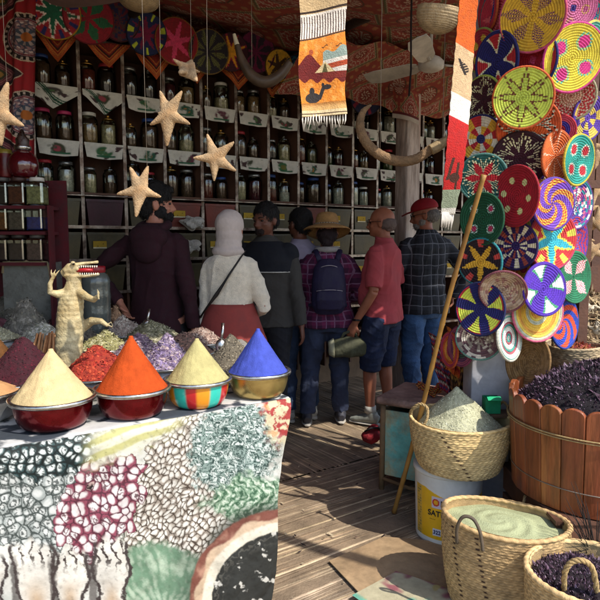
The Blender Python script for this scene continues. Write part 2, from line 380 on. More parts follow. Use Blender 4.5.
def artwork(x, y):          # printed produce pattern; x,y are cloth coordinates scaled like the photo
    W = lambda h: np.array(lin(h))[None, None]+np.zeros(x.shape+(3,))
    big = fbm(x, y, .03, 9)*9; fine = fbm(x, y, .55, 6); fi2 = fbm(x, y, 1.1, 16)
    c = W('#dcdbd2')
    c = mixc(c, W('#bcc4bc'), sst(-.2, .8, fbm(x, y, .05, 19)))
    def cells(c, reg, f1, e, rn, an, gap, body, rim=None, gw=.16, hl=None, scr=None, hr=(.34, .12)):
        t = sst(gw*.35, gw, e+.05*fine); q = mixc(gap, body, t)
        if rim is not None: q = mixc(q, rim, sst(.25, .5, f1+.10*np.cos(an+rn*6.3)+.05*fine)*t)
        if hl is not None: q = mixc(q, hl, sst(hr[0], hr[1], f1+.14*np.cos(an-1+rn*2)+.08*fine)*t)
        if scr is not None: k = sst(.35, .6, np.sin(f1*11+rn*20+fbm(x, y, 4.2/11, 66)*5+fine*1.5)+.5*fi2)*t*(rn > scr[1]); q = mixc(q, scr[0], k*.85)
        return np.where(reg[..., None], q, c)
    # pale florets in a dark field, upper left
    f1, e, rn, cx, cy, an = vorc(x, y, 9.5, 3); reg = (cy < 486-.12*(cx-20)) & (cx < 112+.3*(470-cy)); c = cells(c, reg, f1, e, rn, an, W('#1d2a29'), W('#3d5a5c'), hl=W('#dfe9e6'), gw=.3, hr=(.5, .25), scr=(W('#1d2a29'), .1))
    # white heads, left
    f1, e, rn, cx, cy, an = vorc(x, y, 10.3, 5); reg = (cy >= 478) & (cy < 549) & (cx < 75+.4*(520-cy)); c = cells(c, reg, f1, e, rn, an, W('#46504d'), W('#d5d9d6'), rim=W('#a7b0ad'), gw=.22, scr=(W('#3a4442'), .15))
    # small white heads, centre
    f1, e, rn, cx, cy, an = vorc(x, y, 9, 7); reg = (cx > 98) & (cx < 165) & (cy > 468) & (cy < 552); c = cells(c, reg, f1, e, rn, an, W('#626459'), W('#dddcd2'), rim=W('#b9b7a6'), gw=.18, scr=(W('#75776a'), .75))
    # mushrooms and nuts
    f1, e, rn, cx, cy, an = vorc(x, y, 5.2, 13, 1.45, .85, ang=-.9, warp=.5); lft = 138+.30*np.clip(480-cy, 0, 80)-.2*np.clip(cy-480, 0, 90); reg = (cx > lft) & (cx < 232-.5*np.clip(452-cy, 0, 60)+.16*np.clip(cy-470, 0, 60)) & (cy > 416) & (cy < 566-.25*np.abs(cx-185))
    c = cells(c, reg, f1, e, rn, an, W('#54463b'), W('#cfc6b8'), rim=W('#a8998a'), gw=.24, hl=W('#ebe6dc'), hr=(.5, .2))
    # crimson radishes
    f1, e, rn, cx, cy, an = vorc(x, y, 9.6, 11, .95, 1.05); reg = np.hypot((cx-100-(505-cy)*.28)/40.0, (cy-504)/55.0)+.09*np.sin(cy*.21)+.1*(rn-.5) < 1
    c = cells(c, reg, f1, e, rn, an, W('#5e2c3c'), W('#9a4059'), gw=.16, hl=W('#e9dfdf'), hr=(.56, .30), scr=(W('#5c2434'), .55)); c = np.where((reg & (rn > .955) & (e > .15))[..., None], mixc(W('#2d1a1c'), W('#c9a8a0'), sst(-.2, .5, fine)), c)
    # dark needles, upper right
    s1 = np.sin(.95*x+2.2*np.sin(.5*y+.7*np.sin(.3*x))+1.6*fine); s2 = np.sin(.9*y+2.4*np.sin(.45*x+2)-1.4*fi2); f = np.abs(s1)*np.abs(s2)
    f1, e, rn, _, _, an = vorc(x, y, 3.7, 29, 2.0, .66, ang=.7, warp=1.6); nd = mixc(W('#2f4a45'), W('#8fa8a0'), sst(.05, .3, e+.05*fine)); nd = mixc(nd, W('#dbe6e1'), sst(.5, .15, f1)*sst(.1, .3, e)*(rn > .25)); m = sst(.14, -.05, np.hypot((x-234-(450-y)*.12)/43.0, (y-448)/46.0)-1+.16*fbm(x, y, .16, 24)+.12*fine); c = mixc(c, nd, m)
    # yellow stalk
    ln = (y-433)+(x-130)*.40+big*.3; st = sst(-.5, .5, np.sin(ln*.42+fbm(x, y, .05, 4)*1.5)); yl = mixc(W('#cdc97c'), W('#e6e4c8'), st); yl = mixc(yl, W('#8f8c30'), .7*sst(.75, 1.0, fi2+.4*fine)*sst(0, 10, ln)); c = mixc(c, yl, sst(24, 8, np.abs(ln-3)+fine*4)*sst(76, 104, x)*sst(205, 160, x+big))
    # red and orange corner
    f = fbm(x, y, .35, 31); oc = mixc(W('#e2d3a6'), W('#b9302e'), sst(-.1, .3, f+.3*fi2)); oc = mixc(oc, W('#dc9448'), .7*sst(.3, .6, fbm(x, y, .3, 33))); c = mixc(c, oc, sst(-3, 8, (x-256)-(y-400)*.28+big*.5+fine*6)*sst(456, 432, y+fine*8))
    # lettuce
    s3 = np.abs(np.sin(.32*x+2.8*np.sin(.16*y+1)+1.6*fine)); lt = mixc(W('#3f6b4d'), W('#86ab8a'), sst(.1, .6, s3)); lt = mixc(lt, W('#dcecd6'), sst(.72, .95, s3)*sst(-.5, .3, fi2)); m = sst(.2, -.1, np.hypot((x-250)/40.0, (y-499)/23.0)-1+.28*fbm(x, y, .13, 44)+.1*fine); c = mixc(c, lt, m)
    # cabbage, printed vignette round the ring
    vein = np.abs(np.sin(np.arctan2(y-640, x-160)*22+fbm(x, y, .08, 3)*2)); cb = mixc(W('#6f9777'), W('#b9d0b4'), sst(.0, 1.0, vein*.5+.5*fbm(x, y, .2, 43)+.3*fi2)); cb = mixc(cb, W('#2b3832'), .8*sst(160, 204, x+big)); m = sst(-5, 5, y-(549+7*np.sin((x-128)*.06)*-1)+fine*3)*sst(116, 130, x+big*.6)*sst(224, 208, x); c = mixc(c, cb, m)
    r = np.hypot(x-290, y-606)+big*.35+fine*.6; th = np.arctan2(y-606, x-290)
    ins = mixc(W('#393a37'), W('#dcd9cf'), sst(.5, .75, fbm(x, y, .3, 51)+.25*fi2)*sst(.2, .6, np.abs(np.sin(th*9+r*.2)))); ins = mixc(ins, W('#77746a'), .5*sst(.2, .8, np.sin(r*.9+fine*3))*sst(60, 76, r))
    c = mixc(c, W('#3b443b'), .8*sst(116, 99, r)*sst(196, 214, x)); c = mixc(c, W('#8a4e3e'), sst(101, 98, r)); c = mixc(c, W('#c08a70'), sst(.1, .7, fbm(x, y, .14, 53))*sst(100, 97, r)); c = mixc(c, W('#dcbc98'), sst(93, 90, r+3*np.sin(th*13))); c = mixc(c, W('#ece3cc'), sst(87, 84, r)); c = mixc(c, ins, sst(77, 75.5, r))
    # garlic stems, bottom left
    for cx, hw, t0, tl in ((-14, 18, 552, 0), (33, 20, 540, .10), (72, 16, 549, -.05), (111, 17, 538, .02), (-52, 17, 545, 0)):
        xx = x-cx-(y-560)*tl; wv = hw*(.80+.26*np.exp(-((y-t0-22)/20.0)**2))+2*np.sin(y*.16+cx)+fine; dx = np.abs(xx); inn = sst(wv, wv-2, dx)*sst(t0-3, t0+5, y-.03*dx**2+3*np.sin(xx*.4+cx))
        st = mixc(W('#e4dfd4'), W('#c6a173'), sst(572, 604, y+big)*sst(wv, 0, dx)*.8); cr = np.sin(xx*.62+2.6*np.sin(y*.09+cx)+1.6*fine+.9*np.sin(y*.3)); st = mixc(st, W('#4c403c'), sst(.62, .85, cr+.4*fi2)*sst(576, 556, y+big)); st = mixc(st, W('#97897c'), .5*sst(.6, 1, fi2)*sst(590, 570, y))
        c = mixc(c, st, inn); c = mixc(c, W('#4a3f3d'), sst(2.6, 1.0, np.abs(dx-wv)+fi2*1.5)*sst(t0, t0+8, y))
    for x0, w0 in ((52.5, 5), (92, 5.5), (14, 5)): c = mixc(c, W('#4d4240'), .8*sst(w0, w0-2.5, np.abs(x-x0-(y-570)*.06)+fine*1.5)*sst(552, 566, y+fine*4))
    lum = c.mean(-1, keepdims=True); c = lum+(c-lum)*.80; c = c*(1-.22*np.clip(fi2+.6*fine, 0, 1)[..., None]**1.5)
    return np.clip(c*np.array((.66, .645, .615))*(.95+.05*fbm(x, y, .02, 77)[..., None]), .010, .66)
WC = 1.75
nu, nv = 760, 470
a_, b_ = np.meshgrid(np.linspace(0, WC+.03, nu), np.linspace(-.34, .86, nv))
drop = np.clip(b_, 0, 9); back = np.clip(-b_, 0, 9)
inw = -(.085+.02*np.sin(drop*7))*drop*sst(.9, WC, a_)*1.6            # hem drawn in at the right corner
fold = (.014*np.sin(a_*9+1.2*np.sin(a_*3))+.008*np.sin(a_*23+drop*3)+.005*np.sin(a_*41-drop*9)+.004*np.abs(np.sin(a_*17+drop*13+2*np.sin(drop*7))))*sst(0, .35, drop)+.007*fbm(a_, drop, 15, 88)*sst(0, .06, drop)+.0022*fbm(a_, drop, 45, 89)*sst(0, .06, drop)+.003*fbm(a_*3, b_*3, 2.2, 9)
edge = .012*np.exp(-(b_/.02)**2)
base = np.array(TL)[None, None]+np.array(E)[None, None]*(a_+inw*1.3)[..., None]
out = fold-edge+.012+.03*drop
P = base-np.array(NB)[None, None]*(out-back)[..., None]
P[..., 2] = TZ+.004-drop-edge*.4-.004*np.sin(a_*12)*sst(.25, 0, back)*(b_ < 0)*0+.0022*fbm(a_*2, b_*4, 6, 4)*(b_ < 0)
px, py = proj(P.reshape(-1, 3)); px = px.reshape(a_.shape); py = py.reshape(a_.shape)
cl = artwork(px, py)
# table top part of the print: bold pale and dark leaves
f = fbm(a_, b_, 14, 61)+.7*fbm(a_, b_, 45, 62)
tp = mixc(np.array(lin('#b9b7b2'))[None, None]+0*cl, np.array(lin('#3b4046'))[None, None]+0*cl, sst(-.15, .25, f)); cl = mixc(cl, tp, sst(.0, -.012, b_))
cloth = solo('tablecloth', gridgeo(P, cl), mat('vinyl_print', rough=.62, vc=True, var=.06, scale=10, bump=.22, bscale=14, spec=.12, dist=.03), 'white cloth printed with radishes, mushrooms and cabbage, hanging over the front of the table', 'tablecloth', loc=(TL+R0)/2)
# plain grey sheets over the rear of the table
rear = [TL+NB*.335, R0+NB*.335-E*.02, BK[2]+Vector((-.02, -.0, 0)), BK[1]+Vector((-.02, -.02, 0)), BK[0]]
g = G(); n = 5; g.add([(p.x, p.y, TZ-.006) for p in rear]+[(p.x, p.y, TZ+.001) for p in rear], [tuple(range(n))[::-1], tuple(range(n, 2*n))]+[(i, (i+1) % n, n+(i+1) % n, n+i) for i in range(n)])
solo('table_cover', g, mat('grey_sheet', '#8b8780', .8, var=.3, scale=5, bump=.5, bscale=12), 'grey sheet covering the rear of the table under the spice basins', 'cover', loc=sum(rear, Vector())/5, smooth=False)
# ================================================================ bowls of powder on the cloth
steel = mat('brushed_steel', '#b5b2ac', .3, metal=1, var=.2, scale=30, bump=.05)
redm = mat('red_enamel_steel', '#6a0612', .24, metal=.85, var=.3, scale=12, bump=.02, coat=.3)
goldm = mat('brass_toned_steel', '#b8a268', .3, metal=.9, var=.15, scale=9, bump=.05)
stripem = mat('striped_enamel', rough=.22, vc=True, var=.08, bump=.03, coat=.5)
def powder(name, col, label, base, r, h, seed, tip=.012, cat='spice powder'):
    rg = np.random.default_rng(seed); n = 120; m = 46; V = []
    sh = rg.uniform(0, 6, 6)
    fb = lambda t_, q_: math.sin(5*t_+sh[4]+4*q_)*math.sin(9*q_+sh[5])+.7*math.sin(11*t_+9*q_+sh[0])*math.sin(21*q_+sh[1])
    for i in range(m+1):
        q = i/m; rr = r*(1-q); z = h*q
        if q > .93: z = h*(.93+.04*(1-math.sqrt(max(0, 1-((q-.93)/.07)**2)))**.0*math.sin((q-.93)/.07*PI/2))
        for k in range(n):
            th = 2*PI*k/n
            w_ = 1+.012*math.sin(3*th+sh[0])+.01*math.sin(7*th+sh[1]+q*3)+.006*math.sin(19*th+sh[2]+q*9)+rg.normal(0, .006)+.010*fb(th, q)
            if q > .93: u_ = (q-.93)/.07; rr = r*.07*math.sqrt(max(0, 1-u_*u_))
            rc = max(rr*w_-.003*math.sin(PI*q)*(.5+.5*math.sin(2*th+sh[3])), .0005)
            V.append((rc*math.cos(th), rc*math.sin(th), z))
    Fc = [(i*n+k, i*n+(k+1) % n, (i+1)*n+(k+1) % n, (i+1)*n+k) for i in range(m) for k in range(n)]
    g = G().add(np.array(V)+np.array(base), Fc)
    return solo(name, g, mat('powder_'+col[1:], col, .97, var=.16, scale=22, bump=.6, bscale=260, spec=.1, dist=.004), label, cat, loc=base)
def bowl(px, py, Rr, h, m, label, colfn=None):
    b = on(px, py, TZ+.006); t = thing('metal_bowl', label, 'bowl', b, group='bowls of powder along the table front')
    rb = Rr*.66
    prof = [(.001, 0), (rb, .0), (rb+.006, .003)]+[(rb+(Rr*.97-rb)*math.sin(q*PI/2)**.75, .003+(h-.004)*(1-math.cos(q*PI/2))**.85) for q in [i/16 for i in range(1, 17)]]
    prof += [(Rr*.93, h-.004), (rb, .012), (.001, .01)]
    part('bowl_body', G().lathe(prof, 72, colfn=colfn, col=None if colfn else (1, 1, 1)), m, t)
    part('rim', G().lathe([(Rr*.95, h-.002), (Rr*.98, h-.011), (Rr*1.05, h-.010), (Rr*1.07, h-.005), (Rr*1.065, h+.002), (Rr*1.04, h+.005), (Rr*.97, h+.003), (Rr*.93, h-.01)], 72), steel, t)
    return b
def stripes(r, z, th):
    k = int(((th/(2*PI)*15)+.35)) % 3
    return lin(['#d98a1e', '#33b3a0', '#b21f24'][k])
SPEC = [(-20, 419, .135, '#b98a5e', 360, .125, 'steel bowl at the near left end of the table, cut by the picture edge', 'pale brown powder cone in the leftmost steel bowl', steel, None),
        (54, 425, .132, '#c4ac7e', 347, .185, 'shiny dark red bowl holding cream powder beside the picture left', 'tall cream coloured powder cone in a red bowl', redm, None),
        (133, 414, .128, '#a8431a', 334, .185, 'shiny dark red bowl holding orange powder', 'tall bright orange powder cone in a red bowl', redm, None),
        (198, 403.5, .122, '#a89e6c', 337, .165, 'bowl painted with red, orange and turquoise stripes', 'pale yellow green powder cone in the striped bowl', stripem, stripes),
        (258.5, 394.5, .124, '#414da0', 327, .17, 'gold toned metal bowl at the table corner', 'bright blue indigo powder cone at the table corner', goldm, None)]
for i, (px_, py_, Rr, col, ay, hh, lb, lp, m_, cf) in enumerate(SPEC):
    if i == 0: bm = mat('grey_steel', '#a8a8a6', .35, metal=.8, var=.2)
    b = bowl(px_, py_, Rr, .098, bm if i == 0 else m_, lb, cf)
    bz = b+Vector((0, 0, .094)); ap = at(px_, ay, b.y).z
    powder('powder_cone', col, lp, bz, Rr*.965, max(.06, ap-bz.z if i else .07), i)
# ================================================================ basins with heaps behind
basin_m = mat('dull_aluminium', '#b9bbbb', .5, metal=.45, var=.25, scale=16, bump=.1)
def basin(px, py, Y, Rr, h, label):
    p = at(px, py, Y); base = Vector((p.x, p.y, TZ+.003)); h = h or (p.z-base.z)
    t = thing('steel_basin', label, 'basin', base, group='steel basins behind the front bowls')
    part('basin_body', G().lathe([(.001, 0), (Rr*.72, 0), (Rr*.76, .006), (Rr*.97, h-.006), (Rr*.95, h-.01), (Rr*.72, .01), (.001, .008)], 56), basin_m, t)
    part('rim', G().lathe([(Rr*.94, h-.008), (Rr*1.04, h-.006), (Rr*1.05, h), (Rr*1.02, h+.003), (Rr*.94, h)], 56), steel, t)
    return base+Vector((0, 0, h))
def chips(g, surf, n, size, cols, rg, asp=2.0, thick=.35, curl=0):
    Vs = []; Fs = []; Cs = []; o = 0
    for k in range(n):
        p, nn = surf(rg); s_ = size*rg.uniform(.4, 1.6)
        a = Vector(rg.normal(0, 1, 3)); a = (a-nn*a.dot(nn)*.55).normalized(); b = a.cross(nn)
        if b.length < .01: b = a.orthogonal()
        b.normalize(); c = a.cross(b)
        c0 = np.array(cols[rg.integers(len(cols))])*rg.uniform(.7, 1.2)
        A = np.array(a)*s_*asp*.5; B = np.array(b)*s_*.5; Cc = np.array(c)*s_*thick*.5; p = np.array(p)
        if curl: mid = Cc*curl*3
        else: mid = 0
        Vs += [p-A, p-B+mid, p+A, p+B+mid, p+Cc+mid, p-Cc+mid]; Fs += [(o, o+1, o+4), (o+1, o+2, o+4), (o+2, o+3, o+4), (o+3, o, o+4), (o+1, o, o+5), (o+2, o+1, o+5), (o+3, o+2, o+5), (o, o+3, o+5)]
        Cs += [c0]*6; o += 6
    g.add(Vs, Fs, np.clip(Cs, .002, .9))
def heap(name, label, base, r, h, cols, seed, n=900, size=.008, asp=2.0, curl=0, core=None, cat='spice heap', power=1.0, sx=1.0, steep=1.0):
    rg = np.random.default_rng(seed); cols = [lin(c) for c in cols]; ph = rg.uniform(0, 6, 4)
    ox, oy = rg.uniform(-.12, .12, 2)*r
    def H(x, y):
        q = math.hypot(x-ox*(1-math.hypot(x, y)/r), y-oy*(1-math.hypot(x, y)/r))/r; q = min(q, 1)
        return h*((1-q**1.15)**power if q < 1 else 0)*(1+.09*math.sin(5*x/r+ph[0])*math.cos(4*y/r+ph[1]))+h*.03*math.sin(14*x/r+ph[2])*math.sin(13*y/r+ph[3])*(1-q)
    g = G(); nr, nt = 22, 56; V = []; base_c = np.mean(cols, 0)*.75 if core is None else np.array(lin(core))
    for i in range(nr+1):
        rr = r*i/nr
        for k in range(nt):
            th = 2*PI*k/nt; x, y = rr*math.cos(th), rr*math.sin(th); V.append((x*sx, y, H(x, y)+(rg.normal(0, size*.15) if 0 < i < nr else 0)))
    Fc = [(i*nt+k, (i+1)*nt+k, (i+1)*nt+(k+1) % nt, i*nt+(k+1) % nt) for i in range(nr) for k in range(nt)]
    cv = base_c[None]*rg.uniform(.8, 1.2, (len(V), 1)); g.add(np.array(V), Fc, cv)
    def surf(rg):
        while True:
            q = math.sqrt(rg.uniform(0, 1)); th = rg.uniform(0, 2*PI)
            if True: break
        x, y = r*q*.985*math.cos(th), r*q*.985*math.sin(th); e = .004
        nn = Vector((-(H(x+e, y)-H(x-e, y))/(2*e), -(H(x, y+e)-H(x, y-e))/(2*e), 1)).normalized()
        return Vector((x*sx, y, H(x, y)+size*.12)), nn
    if n: chips(g, surf, n, size, cols, rg, asp, curl=curl)
    o = solo(name, g, VC() if size < .004 else VCloth(), label, cat, world=False, smooth=False); o.location = base; return o
ROW = [ # px, rim py, Y, radius, apex py, colours, size, asp, basin label, heap label
 (-12, 376, 2.26, .15, 322, ['#6b4217', '#7d4d1c', '#573510'], .004, 1.3, 'steel basin at the picture left edge behind the small steel bowl', 'brown ground spice heap at the left edge of the table'),
 (22, 377, 2.22, .165, 338, ['#3c0a17', '#4d0d1e', '#2a0710'], .006, 1.4, 'steel basin under the dark crimson heap', 'dark crimson hibiscus heap behind the cream cone'),
 (97, 373, 2.36, .155, 345, ['#98281a', '#a83420', '#7c1c14', '#b54a2c'], .008, 2.0, 'steel basin under the red flakes between the cream and orange cones', 'bright red crushed pepper flakes between the cream and orange cones'),
 (166, 364, 2.55, .135, 335, ['#7d6390', '#9c7fb0', '#b89cb0', '#c9a8a0', '#6b4c70'], .010, 2.2, 'steel basin under lavender coloured buds', 'purple lavender coloured buds between the orange and yellow cones'),
 (183, 351, 2.86, .16, 331, ['#3a2420', '#4a2c28', '#2c1c1a', '#5b3a34'], .009, 1.8, 'steel basin under dark brown peppercorns', 'dark brown dried berries behind the pale yellow cone'),
 (233, 364, 2.62, .14, 335, ['#8d7a5c', '#6e6048', '#a69676', '#544a38'], .006, 1.8, 'steel basin with a scoop between the yellow and blue cones', 'mottled grey tan herb heap between the yellow and blue cones'),
 (138, 352, 2.78, .12, 333, ['#a57f8c', '#8d6a84', '#c4a5a0', '#7b5570'], .010, 2.2, 'steel basin of pinkish petals right behind the orange cone tip', 'dusty pink dried petals behind the orange cone tip'),
 (103, 347, 2.86, .135, 331, ['#a89f52', '#bdb36c', '#8a8040', '#cfc48a'], .010, 2.2, 'steel basin of yellow green buds beside the crocodile', 'yellow green dried flower buds beside the crocodile'),
 (154, 338, 3.12, .17, 319, ['#a8a074', '#8f8a5c', '#bfb58c', '#777048'], .010, 2.0, 'steel basin of pale green buds with a steel scoop', 'pale green dried buds with a scoop, near the man in the hoodie'),
 (126, 333, 3.22, .13, 316, ['#bfa590', '#cdb8a0', '#a88a78', '#d9cbb4'], .011, 2.2, 'steel basin of beige pink petals behind the yellow green buds', 'beige pink dried petals behind the yellow green buds'),
 (41, 346, 2.84, .15, 320, ['#b9b79a', '#cfcbb0', '#9da080', '#dcd8c4'], .011, 1.5, 'steel basin of pale seeds left of the crocodile', 'pale greenish white seeds left of the crocodile'),
 (200, 341, 3.06, .13, 326, ['#a87f6a', '#c29a80', '#8a6252', '#d0b09a'], .010, 2.0, 'steel basin of rosy petals in front of the man in the hoodie', 'rosy tan dried petals behind the dark brown berries'),
 (-6, 338, 2.9, .13, 326, ['#c9c08a', '#b4ad80', '#ddd6a8'], .009, 1.6, 'steel basin of yellowish grains at the left picture edge', 'yellowish grains at the left picture edge')]
mute = lambda h: '#%02x%02x%02x' % tuple(int(v) for v in (lambda c: [(c[i]*.72+(sum(c)/3)*.28)*.88 for i in range(3)])([int(h[i:i+2], 16) for i in (1, 3, 5)]))
for i, (px_, py_, Y_, Rr, ay, cols, sz, asp, lb, lh) in enumerate(ROW):
    cols = [mute(q) for q in cols] if i > 2 else cols
    top = basin(px_, py_, Y_, Rr, None if at(px_, py_, Y_).z > TZ+.03 else .04, lb)
    hh = at(px_, ay, Y_).z-top.z
    heap('spice_heap', lh, top-Vector((0, 0, .006)), Rr*.95, hh+.006, cols, 20+i, n=1500 if sz < .007 else 1100, size=sz, asp=asp, power=1.05, cat='spice heap')
# sticks of cinnamon / bark leaning beside the seeds
g = G()
for k in range(15):
    p = at(30+k*1.9, 345, 2.68+.01*(k % 3)); g.tube([p+Vector((0, 0, -.06)), p+Vector((.01*rng.normal(), .05, .045+rng.uniform(-.01, .012)))], .0055, 6, lin(['#c98f5e', '#b77a4c', '#d3a172'][k % 3]))
solo('bark_sticks', g, VCloth(), 'bundle of orange tan bark sticks in front of the pale seeds', 'bark', loc=at(45, 350, 2.7))
# scoops
def scoop(px, py, Y, tilt, label, toppy):
    p = at(px, py, Y); q = at(px+2, toppy, Y+.02); t = thing('scoop', label, 'scoop', p)
    part('handle', G().tube([p, (p+q)/2+Vector((.002, 0, 0)), q], [.006, .0065, .0075], 10), steel, t, world=True)
    part('scoop_blade', G().ell(p+Vector((0, 0, -.02)), (.026, .02, .035)), steel, t, world=True)
scoop(147, 322, 3.1, 0, 'steel scoop handle sticking out of the pale green buds', 309)
scoop(221, 342, 2.6, 0, 'steel scoop handle sticking out of the mottled tan herbs', 323)
# grey paper sacks with herbs at the back left
for i, (px_, py_, Y_, rr, ay, cols, lb) in enumerate([(25, 330, 3.12, .2, 301, ['#6e6a60', '#7c7668', '#5c584e', '#8b857a'], 'grey dried leaves heaped on a sheet at the rear left of the table'),
        (12, 315, 3.4, .22, 287, ['#5a564a', '#6b675c', '#4a463c'], 'dark grey herb heap under the clear plastic bin'), (88, 322, 3.3, .15, 306, ['#6c6456', '#7c7566', '#575044'], 'dull brown herb heap between the crocodile and the clear drum'),
        (118, 318, 3.42, .13, 306, ['#9c7a5c', '#ad8a6a', '#8a6a50'], 'light brown powder heap in front of the man in the hoodie'), (60, 318, 3.38, .14, 305, ['#4f2f30', '#5e3a38', '#3e2426'], 'dark reddish herb heap behind the pale seeds')]):
    p = at(px_, py_, Y_); z0 = TZ+.004; hh = at(px_, ay, Y_).z-z0
    heap('herb_heap', lb, Vector((p.x, p.y, z0)), rr, hh, cols, 60+i, n=900, size=.014, asp=1.8, power=.8, cat='herb heap')
# ================================================================ stuffed crocodile standing on the table
def crocodile():
    Y = 2.52; f = at(72, 372, Y); hide = mat('crocodile_hide', '#c9b88c', .6, var=.3, scale=16, bump=.8, bscale=70, col2='#a08a5e', dist=.006)
    t = thing('stuffed_crocodile', 'small stuffed crocodile standing upright with open jaws among the spice basins', 'crocodile', (f.x, f.y, TZ))
    A = lambda x, y, d=0: at(x, y, Y+d)
    g = G(); k = Y/FO
    pts = [(68, 372, 11), (69, 360, 12.5), (69, 345, 13.5), (70, 330, 13.8), (70, 315, 13), (71, 303, 12.5), (72, 294, 11.5), (73, 287, 8.5), (74, 281, 7.2), (73, 275, 7.5)]
    P = []; n = 40; prev = None
    rings = 110; V = []; cs = []
    for i in range(rings):
        q = i/(rings-1)*(len(pts)-1); j = min(int(q), len(pts)-2); fr = q-j; fr2 = fr*fr*(3-2*fr)
        x, y, r_ = [pts[j][m_]*(1-fr)+pts[j+1][m_]*fr for m_ in range(3)]
        c = A(x, y); r_ *= k*(1+.016*math.sin(i*1.15))      # belly scutes as rings
        for m_ in range(n):
            th = 2*PI*m_/n; rr = r_*(1+.02*math.sin(th*9)*(math.sin(th) > .2)); V.append((c.x+rr*math.cos(th), c.y+rr*.8*math.sin(th), c.z))
            cs.append(lin('#cdb67c') if math.sin(th) < -.1 else lin('#8c7650'))
    Fc = [(i*n+m_, i*n+(m_+1) % n, (i+1)*n+(m_+1) % n, (i+1)*n+m_) for i in range(rings-1) for m_ in range(n)]+[tuple(range(n-1, -1, -1)), tuple((rings-1)*n+m_ for m_ in range(n))]
    g.add(V, Fc)
    # arms, legs and tail
    def limb(px, rad): g.tube([A(*p) for p in px], [r_*k*.72 for r_ in rad], 12)
    limb([(65, 293, -.01), (57, 294, -.03), (50, 292, -.05), (50, 284, -.06), (53, 277, -.06)], [7, 5.5, 4.2, 3.2, 2.2])
    for d in (-3, 0, 3): limb([(53, 279, -.06), (54+d, 273, -.065), (56+d*1.5, 269, -.06)], [1.6, 1.2, .6])
    limb([(79, 292, -.01), (87, 297, -.04), (94, 300, -.06), (97, 297, -.08)], [6.5, 5, 4, 3.2])
    for d in (-3, 0, 3): limb([(96, 298, -.08), (99, 296+d, -.09), (97, 292+d, -.1)], [1.7, 1.3, .7])
    limb([(82, 327, .02), (92, 321, .0), (101, 321, -.02), (108, 326, -.03)], [8, 6, 4, 2.5])
    for d in (-2, 1): limb([(107, 325, -.03), (111, 325+d*1.5, -.03), (113, 328+d, -.03)], [1.4, 1, .6])
    limb([(62, 366, .03), (52, 372, .1), (40, 374, .2), (26, 374, .3)], [9, 7, 5, 2.5])
    # head: skull and both jaws built from tapered tubes
    g.tube([A(66, 276, .01), A(72, 270), A(80, 269)], [(7.5*k, 5*k), (8*k, 5.6*k), (7*k, 4.4*k)], 14)
    g.tube([A(66, 272), A(74, 266), A(84, 263.5), A(93, 262.5), A(98, 262)], [(6*k, 4.4*k), (5.6*k, 3.2*k), (4.4*k, 1.8*k), (3.6*k, 1.3*k), (2.4*k, 1.7*k)], 12, up=(0, 1, 0))
    g.tube([A(66, 275), A(76, 276), A(86, 276), A(95, 275), A(99, 274)], [(6*k, 3.4*k), (5.5*k, 2.2*k), (4.6*k, 1.7*k), (3.8*k, 1.4*k), (2.4*k, 1.6*k)], 12, up=(0, 1, 0))
    for dy in (-.025, .025): g.ell(A(73, 263, dy), (2.4*k, 2.2*k, 2*k))
    me = remesh('crocodile_body', g, hide, .0032, 1)
    o = part('body', me, None, t); me.transform(Matrix.Translation(-chain(t)))
    m2 = hide.node_tree
    part('tongue', G().tube([A(76, 271, -.004), A(85, 270, -.006), A(93, 270, -.006)], [(3.4*k, 2*k), (3.6*k, 2.4*k), (2.6*k, 1.5*k)], 10, up=(0, 1, 0)), mat('red_mouth', '#a3101c', .5), t, world=True)
    tg = G()
    for i in range(9):
        x = 79+i*2.2
        for dd in (-.014, .014):
            tg.tube([A(x, 265.6, dd), A(x+.2, 268.2, dd)], [.9*k, .15*k], 6); tg.tube([A(x+1, 275, dd), A(x+1.2, 272.6, dd)], [.9*k, .15*k], 6)
    part('teeth', tg, mat('ivory', '#e8e0c8', .5), t, world=True)
    part('eye', G().ell(A(73.5, 264, -.03), (1.3*k, 1*k, 1.2*k)), mat('dark_eye', '#1a1208', .2), t, world=True)
crocodile()
# ================================================================ shop structure
W0 = at(38, 241, 4.2); W0.z = 0; DW = W0.dot(Vv)
def wpt(s, d, z): return Vector((W0.x+U.x*s+Vv.x*d, W0.y+U.y*s+Vv.y*d, z))
def onwall(px, py, off=0.0):
    r = ray(px, py); o = Vector((0, 0, CAMZ)); return o+r*((DW-off)/(r.dot(Vv)))
ANG = math.atan2(U.y, U.x)
MW = Matrix.Rotation(ANG, 3, 'Z')
def wbox(g, s0, s1, d0, d1, z0, z1, col=None): return g.box(wpt((s0+s1)/2, (d0+d1)/2, (z0+z1)/2), (s1-s0, d1-d0, z1-z0), rz=ANG, col=col)
dark = mat('dark_stained_wood', '#5c3c2c', .7, var=.3, scale=6, bump=.2)
plast = mat('old_plaster', '#6d5a48', .95, var=.3, scale=3, bump=.4, bscale=18)
o = solo('back_wall', wbox(G(), -3.5, 8.5, .46, .62, -.02, 3.4), plast, 'dim plaster back wall of the stall behind the shelves', 'wall', loc=wpt(2, .5, 0), smooth=False)
g = G(); a = wpt(-2.2, .46, 0); b = wpt(-2.2, -2.6, 0)
o = solo('side_wall', wbox(g, -2.3, -2.15, -2.6, .44, -.02, 3.4), plast, 'left side wall of the stall hung with red cloth', 'wall', loc=wpt(-2.2, -1, 0), smooth=False)
